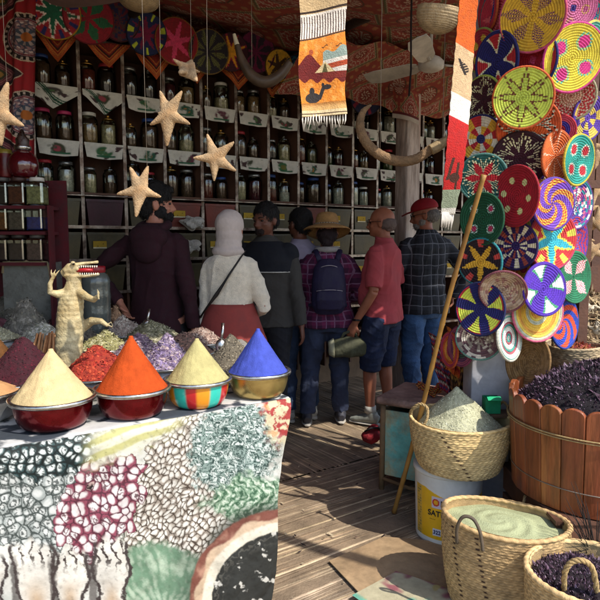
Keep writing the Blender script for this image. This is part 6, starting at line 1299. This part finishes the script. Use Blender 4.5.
def person(label, x, y, H, yaw, *, skin, head=(0, 0), Lh=None, Rh=None, Le=None, Re=None, build=1.0, belly=0, shirt=None, shirt_len=.86, sleeve=1.0, pants=None, pant_len=1.0, shoes='#2a2a2c', feet=((-.10, 0), (.11, .02)), skirt=None, beard=None, hood=None, sex='m', shirt_wr=.008, knees=None, fit=1.0, z0=.018, swap_face=True):
    k = H/1.75; t = thing('person', label, 'person', (x, y, z0), rz=yaw); sw = .170*build*(.90 if sex == 'f' else 1); hp = .10
    S = [Vector((-sw, -.01, 1.405)), Vector((sw, -.01, 1.405))]; Hd = [Vector((-.25, .02, .80)) if Lh is None else Vector(Lh), Vector((.25, .02, .80)) if Rh is None else Vector(Rh)]; El = []
    for i, (s_, e_) in enumerate(zip(S, (Le, Re))):
        if e_ is not None: El.append(Vector(e_)); continue
        m_ = (s_+Hd[i])/2; L_ = (Hd[i]-s_).length; off = math.sqrt(max(0, (.56/2)**2-(L_/2)**2)); El.append(m_+Vector(((-1, 1)[i]*.45, -.9, -.1)).normalized()*off)
    F_ = [Vector((f[0], f[1], .09)) for f in feet]; HP = [Vector((-hp, 0, .90)), Vector((hp, 0, .90))]
    KN = [Vector(((HP[i].x+F_[i].x)/2+(0, 0)[i], (F_[i].y)/2+.035, .49)) for i in (0, 1)] if knees is None else [Vector(q) for q in knees]
    sc_ = lambda v: v*k
    tor = lambda f, z0=.86, z1=1.50: [(0, 0+yo, z, rx*f*build, ry*f) for z, rx, ry, yo in [(.84, .168, .118, -.005), (.92, .172, .125, -.01), (1.0, .16, .118+belly*.5, belly*.4), (1.1, .152, .108+belly, belly*.8), (1.2, .158, .108+belly*.6, belly*.4), (1.3, .172, .115, 0), (1.38, .172, .108, -.008), (1.42, .150, .095, -.015), (1.455, .115, .078, -.018), (1.485, .085, .068, -.016), (1.52, .060, .058, -.01)] if z0-.02 <= z <= z1+.025]
    def K(rs): return [tuple(q*k for q in r_) for r_ in rs]
    # --- body: one continuous surface
    g = G(); ring_tube(g, K(tor(.93))); g.tube([sc_(Vector((0, -.012, 1.46))), sc_(Vector((0, 0, 1.53))), sc_(Vector((0, .008, 1.60)))], [.062*k, .055*k, .054*k], 16)
    hc = sc_(Vector((0, .020, 1.635))); _, T = head_geo(g, hc, head[0], head[1], k*1.06); 
    for i in (0, 1):
        a = (-1, 1)[i]; mid = S[i].lerp(El[i], .5); g.ell(sc_(S[i]+Vector((-a*.015, 0, -.005))), Vector((.047, .046, .05))*k)
        g.tube([sc_(S[i]), sc_(S[i].lerp(El[i], .35)), sc_(El[i])], [.044*k*build, .045*k*build, .038*k], 14); g.tube([sc_(El[i]), sc_(El[i].lerp(Hd[i], .35)), sc_(Hd[i])], [.038*k, .038*k, .026*k], 14)
        d = (Hd[i]-El[i]).normalized(); d = (d*.8+Vector((0, 0, -.25))).normalized(); nn = Vector((-a, 0, 0)) if abs(d.x) < .8 else Vector((0, 1, -.2)); hand_geo(g, sc_(Hd[i]), d, nn, k, .55, thumb=a)
        g.tube([sc_(HP[i]+Vector((0, 0, .03))), sc_(HP[i].lerp(KN[i], .5)), sc_(KN[i])], [.088*k, .075*k, .055*k], 16); g.tube([sc_(KN[i]), sc_(KN[i].lerp(F_[i], .3)), sc_(KN[i].lerp(F_[i], .7)), sc_(F_[i])], [.054*k, .056*k, .041*k, .036*k], 14)
        g.tube([sc_(F_[i]+Vector((0, -.04, -.05))), sc_(F_[i]+Vector((0, .06, -.055))), sc_(F_[i]+Vector((0, .13, -.065)))], [(.034*k, .03*k), (.04*k, .026*k), (.03*k, .016*k)], 12)
    body = part('body', remesh('body', g, skin, .0075, 2), None, t)
    for s_ in (-1, 1):
        part('eye', G().ell(T @ (Vector((s_*.031, .0755, .006))*k*1.06), Vector((.0125, .008, .0075))*k), mat('eye_dark', '#1c1410', .2, bump=0), t)
        part('eyebrow', G().tube([T @ (Vector(q)*k*1.06) for q in ((s_*.014, .091, .026), (s_*.032, .089, .031), (s_*.05, .076, .025))], .004*k, 6), mat('brow_hair', '#2c2018', .9), t)
    # --- clothes
    def leg_cloth(L_, f, z_top=.93):
        g = G(); ring_tube(g, K([(0, -.005, z, rx*f, ry*f) for z, rx, ry in ((.80, .12, .10), (.84, .166*build, .120), (.89, .160*build, .120), (z_top, .150*build, .108))]))
        for i in (0, 1):
            P = [HP[i], HP[i].lerp(KN[i], .5), KN[i], KN[i].lerp(F_[i], .5), F_[i]+Vector((0, 0, .0))]; rr = [.098, .090, .076, .068, .062]
            if L_ < 1: cut = int(round(L_*4)); P = P[:cut+1]; rr = [q*1.12 for q in rr[:cut+1]]; P[-1] = P[-1]+Vector((0, 0, -.03))
            g.tube([sc_(q) for q in P], [q*k*fit for q in rr], 18)
        return g
    if pants: part('trousers' if pant_len == 1 else 'shorts', remesh('trousers', leg_cloth(pant_len, 1.05), pants, .009, 3, wr=.009*k, wf=17), None, t)
    if skirt:
        n = 120; V = []; m_ = 40
        for i in range(m_+1):
            q = i/m_; z = (1.13-1.03*q)*k; r_ = (.150+.12*min(1, q*4)*.35+.11*q**.8)*k
            for j in range(n): a = 2*PI*j/n; pl_ = 1+(.045*abs(math.sin(a*13+.4*math.sin(q*3))))*sst(.12, .3, np.array(q)); V.append((r_*1.08*pl_*math.cos(a), r_*.85*pl_*math.sin(a), z))
        part('skirt', G().add(V, [(i*n+j, (i+1)*n+j, (i+1)*n+(j+1) % n, i*n+(j+1) % n) for i in range(m_) for j in range(n)]+[tuple(range(n))]), skirt, t)
    if shirt:
        g = G(); f = 1.07*fit; R_ = tor(f, shirt_len, 1.50); 
        if shirt_len < .9: R_[0] = (*R_[0][:3], R_[0][3]*1.07, R_[0][4]*1.10)
        ring_tube(g, K(R_)); 
        for i in (0, 1):
            a = (-1, 1)[i]; g.ell(sc_(S[i]+Vector((-a*.02, 0, -.012))), Vector((.064, .062, .062))*k*fit)
            if sleeve < .6: P = [S[i], S[i].lerp(El[i], .5), S[i].lerp(El[i], .92)]; rr = [.062, .066, .066]
            else: P = [S[i], S[i].lerp(El[i], .5), El[i], El[i].lerp(Hd[i], .5), El[i].lerp(Hd[i], .97)]; rr = [.058, .060, .054, .050, .044]
            g.tube([sc_(q) for q in P], [q*k*fit*build**.5 for q in rr], 18)
        part('shirt', remesh('shirt', g, shirt, .009, 3, wr=shirt_wr, wf=15), None, t)
        g2 = G().ring(sc_(Vector((0, -.006, 1.505))), .062*k, .012*k, 40, 8, M=Matrix.Rotation(R(12), 3, 'X')); part('collar', g2, shirt, t)
    if shoes:
        for i in (0, 1):
            g = G(); f = F_[i]; g.tube([sc_(f+Vector((0, -.075, -.045))), sc_(f+Vector((0, -.03, -.03))), sc_(f+Vector((0, .05, -.045))), sc_(f+Vector((0, .12, -.058))), sc_(f+Vector((0, .175, -.066)))], [(.03*k, .035*k), (.043*k, .05*k), (.046*k, .038*k), (.047*k, .028*k), (.028*k, .016*k)], 16, up=(1, 0, 0)); g.tube([sc_(f+Vector((0, -.02, -.02))), sc_(f+Vector((0, -.02, .015)))], [.045*k, .043*k], 16)
            sh = part('shoe', remesh('shoe', g, mat('shoe_'+shoes[1:], shoes, .6, var=.25), .007, 2), None, t)
            g = G(); g.tube([sc_(f+Vector((0, -.095, -.083))), sc_(f+Vector((0, -.03, -.083))), sc_(f+Vector((0, .08, -.083))), sc_(f+Vector((0, .17, -.083))), sc_(f+Vector((0, .19, -.083)))], [(.02*k, .010*k), (.044*k, .011*k), (.05*k, .011*k), (.04*k, .011*k), (.015*k, .010*k)], 14, up=(1, 0, 0)); part('sole', g, mat('pale_sole', '#a8a298', .7), sh)
    return t, T, k, hc
def tufts(me, T, k, n, L_, m, seed=1):
    rg = np.random.default_rng(seed); c0 = np.array(T)[:3, 3]; vs = me.vertices; V = []; Fc = []; o = 0
    for i in rg.integers(0, len(vs), n):
        p = np.array(vs[i].co); nn = np.array(vs[i].normal); d = np.array((0, 0, -1.0))+rg.normal(0, .35, 3); d -= nn*d.dot(nn)*.8; d /= np.linalg.norm(d)+1e-6; s_ = np.cross(d, nn); s_ /= np.linalg.norm(s_)+1e-6
        l = L_*rg.uniform(.5, 1.3); w_ = .0022; a = p-d*l*.3; b = p+d*l*.4+nn*.006; e = p+d*l+nn*rg.uniform(-.002, .009); V += [a-s_*w_, a+s_*w_, b+s_*w_, b-s_*w_, e]; Fc += [(o, o+1, o+2, o+3), (o+3, o+2, o+4)]; o += 5
    return part('hair_tufts', G().add(V, Fc), m, None)
def face_part(t, name, g, T, k, m, vox=None, wr=0, wf=40):
    V = g.V()*k*1.08; M = np.array(T); V = V @ M[:3, :3].T + M[:3, 3]; g.v = [V]
    if vox:
        o = part(name, remesh(name, g, m, vox, 2, wr=wr, wf=wf), None, t)
        if name in ('hair', 'beard'): q = tufts(o.data, T, k, 1500 if name == 'hair' else 500, .026 if name == 'hair' else .012, m); q.parent = o
        return o
    return part(name, g, m, t)
def hair_cap(kind):
    g = G()
    if kind == 'short': g.ell((0, -.022, .046), (.083, .097, .086), 24, 16); g.ell((0, -.055, .0), (.075, .062, .07), 20, 12)
    if kind == 'long_top': g.ell((0, -.018, .056), (.090, .108, .088), 24, 16); g.ell((0, -.055, .0), (.082, .072, .085), 20, 12); g.ell((0, .05, .085), (.06, .05, .035))
    if kind == 'fringe_grey': g.ell((0, -.05, -.01), (.082, .062, .05), 22, 14)
    return g
beard_g = lambda: G().ell((0, .052, -.066), (.052, .048, .042)).ell((.052, .02, -.045), (.022, .04, .04)).ell((-.052, .02, -.045), (.022, .04, .04))
def xy(px, Y): p = at(px, 260, Y); return p.x, Y
blk = mat('black_hair', '#120e0d', .7, var=.4, scale=60, bump=.9, bscale=130); gry = mat('grey_hair', '#8d867e', .8, var=.3, scale=60, bump=.8, bscale=130)
# 1 man in maroon hoodie, back to us, face to the right
x, y = xy(156, 3.95); maroon = mat('maroon_knit', '#2c0c16', .95, var=.15, scale=30, bump=.3, bscale=200)
t, T, k, hc = person('man with dark hair and beard in a dark maroon hooded sweatshirt, seen from behind', x, y, 1.85, R(-12), skin=skin_l, head=(R(-62), 0), Lh=(-.20, -.10, 1.02), Le=(-.40, -.06, 1.22), Rh=(.26, -.02, .86), shirt=maroon, shirt_len=.84, pants=mat('black_trousers', '#141216', .9), build=.94, fit=1.02, shoes='#1c1a1c')
face_part(t, 'hair', hair_cap('long_top'), T, k, blk, .006, .006, 70); face_part(t, 'beard', beard_g(), T, k, blk, .006, .003, 90)
g = G().ell(Vector((0, -.10, 1.43))*k, Vector((.13, .075, .085))*k).ell(Vector((0, -.13, 1.36))*k, Vector((.10, .05, .09))*k).ring(Vector((0, -.02, 1.50))*k, .085*k, .03*k, 40, 10, M=Matrix.Rotation(R(18), 3, 'X')); part('hood', remesh('hood', g, maroon, .008, 3, wr=.004), None, t)
# 2 woman in headscarf and cream sweater
x, y = xy(230, 3.9); cream = mat('cream_wool', '#dccfba', .95, var=.12, scale=40, bump=.6, bscale=160, sheen=.3)
t, T, k, hc = person('woman in a pale headscarf, cream sweater and red pleated skirt, seen from behind', x, y, 1.67, R(-6), skin=skin_l, head=(R(-8), 0), sex='f', Lh=(-.21, .0, .84), Rh=(.17, .20, 1.06), Re=(.245, -.02, 1.10), shirt=cream, shirt_len=1.04, fit=1.04, build=.90, skirt=mat('brick_red_skirt', '#8a3a34', .9, var=.12, bump=.2), shoes='#2c2624')
g = G().ell((0, -.016, .034), (.092, .108, .100), 26, 18).ell((0, -.02, -.03), (.086, .100, .095), 22, 14).ell((0, -.035, -.09), (.085, .088, .07), 22, 14).ell((0, -.045, -.135), (.105, .085, .05), 22, 14); face_part(t, 'headscarf', g, T, k, mat('pink_grey_scarf', '#bdaea6', .9, var=.1, bump=.2), .007, .0025, 22)
P = [Vector((.10, .02, 1.485)), Vector((.09, -.10, 1.44)), Vector((.03, -.150, 1.34)), Vector((-.06, -.160, 1.20)), Vector((-.14, -.142, 1.10)), Vector((-.195, -.07, 1.04)), Vector((-.20, .0, 1.03))]; part('bag_strap', G().tube([q*k for q in P], [(.016, .006)]*7, 8, up=(-.6, 0, -.8)), mat('dark_leather', '#1c1512', .5), t)
# 3 man in dark and grey jacket facing us
x, y = xy(266, 4.5); t, T, k, hc = person('man in a navy and grey zip jacket facing the woman in the headscarf', x, y, 1.76, R(168), skin=skin_d, head=(R(-22), R(-8)), Lh=(-.28, .02, .84), Rh=(.18, .22, 1.0), shirt=mat('grey_jacket', '#3b3835', .9, var=.1, bump=.3), shirt_len=.84, fit=1.1, pants=mat('dark_trousers', '#1c1c22', .9), shoes='#1a1a1c', build=1.05)
face_part(t, 'hair', hair_cap('short'), T, k, blk, .006, .003, 70); face_part(t, 'beard', G().ell((0, .070, -.066), (.034, .03, .026)), T, k, mat('stubble', '#2a1c18', .9), .006, .002, 90)
g = G(); ring_tube(g, [tuple(q*k for q in r_) for r_ in [(0, 0, 1.25, .215, .146), (0, 0, 1.34, .222, .144), (0, -.01, 1.42, .19, .122), (0, -.015, 1.48, .12, .09)]]); 
for a in (-1, 1): g.ell(Vector((a*.168, -.01, 1.385))*k, Vector((.088, .086, .088))*k)
part('yoke', remesh('yoke', g, mat('navy_yoke', '#14161f', .9), .009, 2, wr=.003), None, t)
part('piping', G().ring(Vector((0, 0, 1.252))*k, .216*k, .005, 60, 6, sy=.68), mat('white_piping', '#b9b5ae', .7), t)
# 4 man in lilac shirt behind
x, y = xy(300, 4.85); t, T, k, hc = person('man in a pale lilac shirt half hidden behind the man in the zip jacket', x, y, 1.74, R(20), skin=skin_d, head=(R(20), 0), shirt=mat('lilac_shirt', '#8f8699', .9, var=.08), shirt_len=.84, pants=mat('blue_jeans_dark', '#27344c', .95, var=.3, bump=.4), shoes='#9a968c', fit=1.08)
face_part(t, 'hair', hair_cap('short'), T, k, blk, .006, .003, 70)
# 5 person with straw hat, plaid shirt and purple backpack
x, y = xy(327, 4.75); t, T, k, hc = person('person in a straw sun hat and purple plaid shirt wearing a navy purple backpack', x, y, 1.66, R(2), skin=skin_l, head=(R(-4), R(-6)), sex='f', Lh=(-.16, .24, 1.04), Le=(-.29, .0, 1.13), Rh=(.17, .25, 1.04), Re=(.30, .0, 1.13), shirt=plaid('purple_plaid', '#3a1230', '#74506a', '#6c2048', .075), shirt_len=.84, fit=1.13, pants=mat('slate_trousers', '#333a50', .95, var=.25, bump=.3), shoes='#3a3a42', feet=((-.17, -.03), (.13, .03)), build=1.12)
hat = mat('straw_hat', '#a87f4c', .9, var=.2, scale=30, bump=.6, bscale=180); g = G(); n = 80
prof = [(.001, .135), (.045, .138), (.075, .128), (.088, .10), (.093, .055), (.096, .035), (.12, .026), (.16, .008), (.185, -.012), (.183, -.017), (.158, .0), (.118, .018), (.09, .026), (.085, .05), (.001, .12)]
V = []; 
for r_, z in prof:
    for j in range(n): a = 2*PI*j/n; V.append((r_*math.cos(a), r_*1.08*math.sin(a), z+.014*math.cos(2*a)*max(0, (r_-.1)/.08)))
g.add(V, [(i*n+j, (i+1)*n+j, (i+1)*n+(j+1) % n, i*n+(j+1) % n) for i in range(len(prof)-1) for j in range(n)]); g.xf(Matrix.Translation((0, -.01, .022)) @ Matrix.Rotation(R(-8), 4, 'X')); h = face_part(t, 'sun_hat', g, T, k, hat)
g = G().ring((0, -.012, .066), .096, .010, 60, 8, col=lin('#b9a88c')); c_ = g.c[0]; c_[np.arange(len(c_)) % 16 < 7] = lin('#3a2c28'); hb = face_part(t, 'hat_band', g, T, k, VC()); hb.parent = h
g = G().ell((0, -.03, -.01), (.080, .085, .07), 20, 14).ell((0, -.055, -.06), (.05, .045, .05), 18, 12)
face_part(t, 'hair', g, T, k, mat('dark_brown_hair', '#2a1a1c', .8, var=.3), .006, .004, 60)
bpm = mat('navy_purple_nylon', '#1f1838', .7, var=.15, scale=12, bump=.3); g = G()
g.tube([Vector((0, -.175, .98))*k, Vector((0, -.20, 1.05))*k, Vector((0, -.205, 1.2))*k, Vector((0, -.19, 1.35))*k, Vector((0, -.17, 1.42))*k], [(.11*k, .05*k), (.145*k, .085*k), (.145*k, .09*k), (.125*k, .07*k), (.08*k, .04*k)], 22, up=(1, 0, 0))
me = remesh('backpack', g, bpm, .008, 3, wr=.003); pk = bpy.data.objects.new('backpack', me); C.objects.link(pk); pk.location = t.location; pk.rotation_euler = t.rotation_euler; tag(pk, 'navy purple backpack with pale piping on the back of the person in the straw hat', 'backpack')
g = G().tube([Vector((0, -.26, 1.02))*k, Vector((0, -.275, 1.1))*k, Vector((0, -.27, 1.17))*k], [(.105*k, .03*k), (.115*k, .04*k), (.105*k, .03*k)], 18, up=(1, 0, 0)); part('front_pocket', remesh('front_pocket', g, bpm, .007, 3), None, pk)
pip = mat('pale_piping', '#a39aa0', .7); part('zip', G().tube([Vector((q*.105, -.30+.03*abs(q), 1.18-.012*q*q))*k for q in np.linspace(-1, 1, 12)], .003, 6), pip, pk); part('zip', G().tube([Vector((q*.075, -.265+.03*q*q, 1.375-.02*q*q))*k for q in np.linspace(-1, 1, 12)], .003, 6), pip, pk)
for a in (-1, 1): part('shoulder_strap', G().tube([Vector((a*.07, -.15, 1.40))*k, Vector((a*.10, -.08, 1.495))*k, Vector((a*.115, .05, 1.47))*k, Vector((a*.12, .13, 1.35))*k, Vector((a*.15, .10, 1.15))*k, Vector((a*.14, -.12, 1.03))*k], [(.022, .009)]*6, 8, up=(1, 0, 0)), bpm, pk)
part('pale_scarf', G().ring(Vector((0, -.01, 1.50))*k, .085*k, .026*k, 40, 10), mat('pale_scarf', '#9a9490', .9, var=.2, bump=.4), t)
# 6 bald man in red T-shirt
x, y = xy(383, 4.75); red = mat('faded_red_cotton', '#a8454a', .93, var=.10, scale=10, bump=.25, bscale=200)
t, T, k, hc = person('bald man in a faded red T-shirt, glasses and navy shorts holding an olive bag', x, y, 1.75, R(58), skin=skin_t, head=(R(14), R(-4)), Lh=(-.235, .13, .84), Le=(-.235, -.03, 1.10), Rh=(.20, .20, .97), Re=(.25, -.02, 1.12), shirt=red, sleeve=.5, shirt_len=.82, fit=1.09, build=.95, belly=.05, pants=mat('navy_denim_shorts', '#1a2440', .9, var=.3, scale=10, bump=.3), pant_len=.5, shoes='#8d8f86', feet=((-.10, .05), (.10, -.03)), shirt_wr=.009)
face_part(t, 'hair', hair_cap('fringe_grey'), T, k, mat('cropped_grey_hair', '#7c6a62', .9, var=.2), .005)
def glasses(t, T, k, dark_=False):
    g = G()
    for a in (-1, 1): g.ring((a*.032, .098, .008), .019, .0018, 24, 6, M=Matrix.Rotation(PI/2, 3, 'X')); g.tube([(a*.052, .095, .012), (a*.078, .04, .010), (a*.088, -.015, .006)], .0022, 6)
    g.tube([(-.012, .10, .010), (.012, .10, .010)], .002, 6); fr = face_part(t, 'glasses', g, T, k, mat('glasses_frame', '#1a1614', .4))
    if dark_:
        for a in (-1, 1): l = face_part(t, 'lens', G().ell((a*.032, .097, .007), (.020, .003, .016)), T, k, mat('dark_lens', '#0c0a0c', .1)); l.parent = fr
glasses(t, T, k)
part('wristwatch', G().ring(Vector((-.236, .112, .872))*k, .031*k, .008, 30, 8), mat('black_watch', '#0e0e10', .3), t)
for i, s_ in enumerate((-1, 1)): part('sock', G().tube([Vector((s_*.10, (.05, -.03)[i], .10))*k, Vector((s_*.10, (.05, -.03)[i], .155))*k], .047*k, 16), mat('white_sock', '#a9a59c', .9), t)
# bag in his left hand (nearer the picture centre)
Mx = Matrix.Translation(t.location) @ Matrix.Rotation(R(58), 4, 'Z'); hw_ = Mx @ (Vector((-.245, .17, .765))*k); bg_ = thing('held_bag', 'small olive canvas bag hanging from the left hand of the bald man', 'bag', (hw_.x, hw_.y, hw_.z-.19)); bg_.rotation_euler = (0, 0, R(10))
can = mat('olive_canvas', '#4c4c38', .9, var=.25, scale=8, bump=.4); g = G().tube([(-.16, 0, .07), (-.12, 0, .07), (0, 0, .075), (.12, 0, .07), (.17, 0, .07)], [(.04, .05), (.055, .075), (.06, .085), (.055, .075), (.04, .05)], 20, up=(0, 1, 0)); part('bag_body', remesh('bag_body', g, can, .007, 3, wr=.004, wf=30), None, bg_)
part('bag_handle', G().tube([(-.07, .0, .14), (-.045, 0, .185), (0, 0, .20), (.045, 0, .185), (.07, 0, .14)], [(.012, .005)]*5, 8), can, bg_); part('pale_flap', G().tube([(-.172, -.005, .072), (-.13, -.01, .074)], [(.045, .055), (.06, .08)], 18, up=(0, 1, 0)), mat('pale_canvas', '#9a977c', .9, var=.2), bg_)
# 7 man in red cap and plaid shirt
x, y = xy(425, 5.05); t, T, k, hc = person('man in a red baseball cap, sunglasses, dark plaid shirt and blue jeans', x, y, 1.83, R(28), skin=skin_t, head=(R(48), R(-12)), Lh=(-.12, .22, 1.04), Le=(-.27, .05, 1.14), Rh=(.24, -.06, .96), Re=(.36, -.12, 1.16), shirt=plaid('dark_plaid', '#14161c', '#5c5e66', '#2a2d36', .085, .09), shirt_len=.86, fit=1.08, build=1.06, belly=.02, pants=mat('blue_denim', '#3f5c84', .95, var=.4, scale=7, bump=.5, bscale=120), shoes='#5a4a3c')
g = G().ell((0, -.010, .052), (.088, .104, .076), 28, 16); V = g.V(); V[:, 2] = np.maximum(V[:, 2], .038); g.v = [V]; cp = mat('red_cap', '#8a0f1a', .85, var=.1, bump=.2); cap = face_part(t, 'cap', g, T, k, cp); g = G().tube([(0, .07, .045), (0, .12, .040), (0, .165, .028)], [(.075, .006), (.07, .005), (.045, .004)], 18, up=(1, 0, 0)); pk_ = face_part(t, 'cap_peak', g, T, k, cp); pk_.parent = cap
face_part(t, 'hair', hair_cap('fringe_grey'), T, k, gry, .005); face_part(t, 'beard', G().ell((0, .058, -.068), (.045, .042, .034)).ell((.05, .02, -.05), (.018, .03, .03)).ell((-.05, .02, -.05), (.018, .03, .03)), T, k, gry, .006, .003, 90); glasses(t, T, k, True)
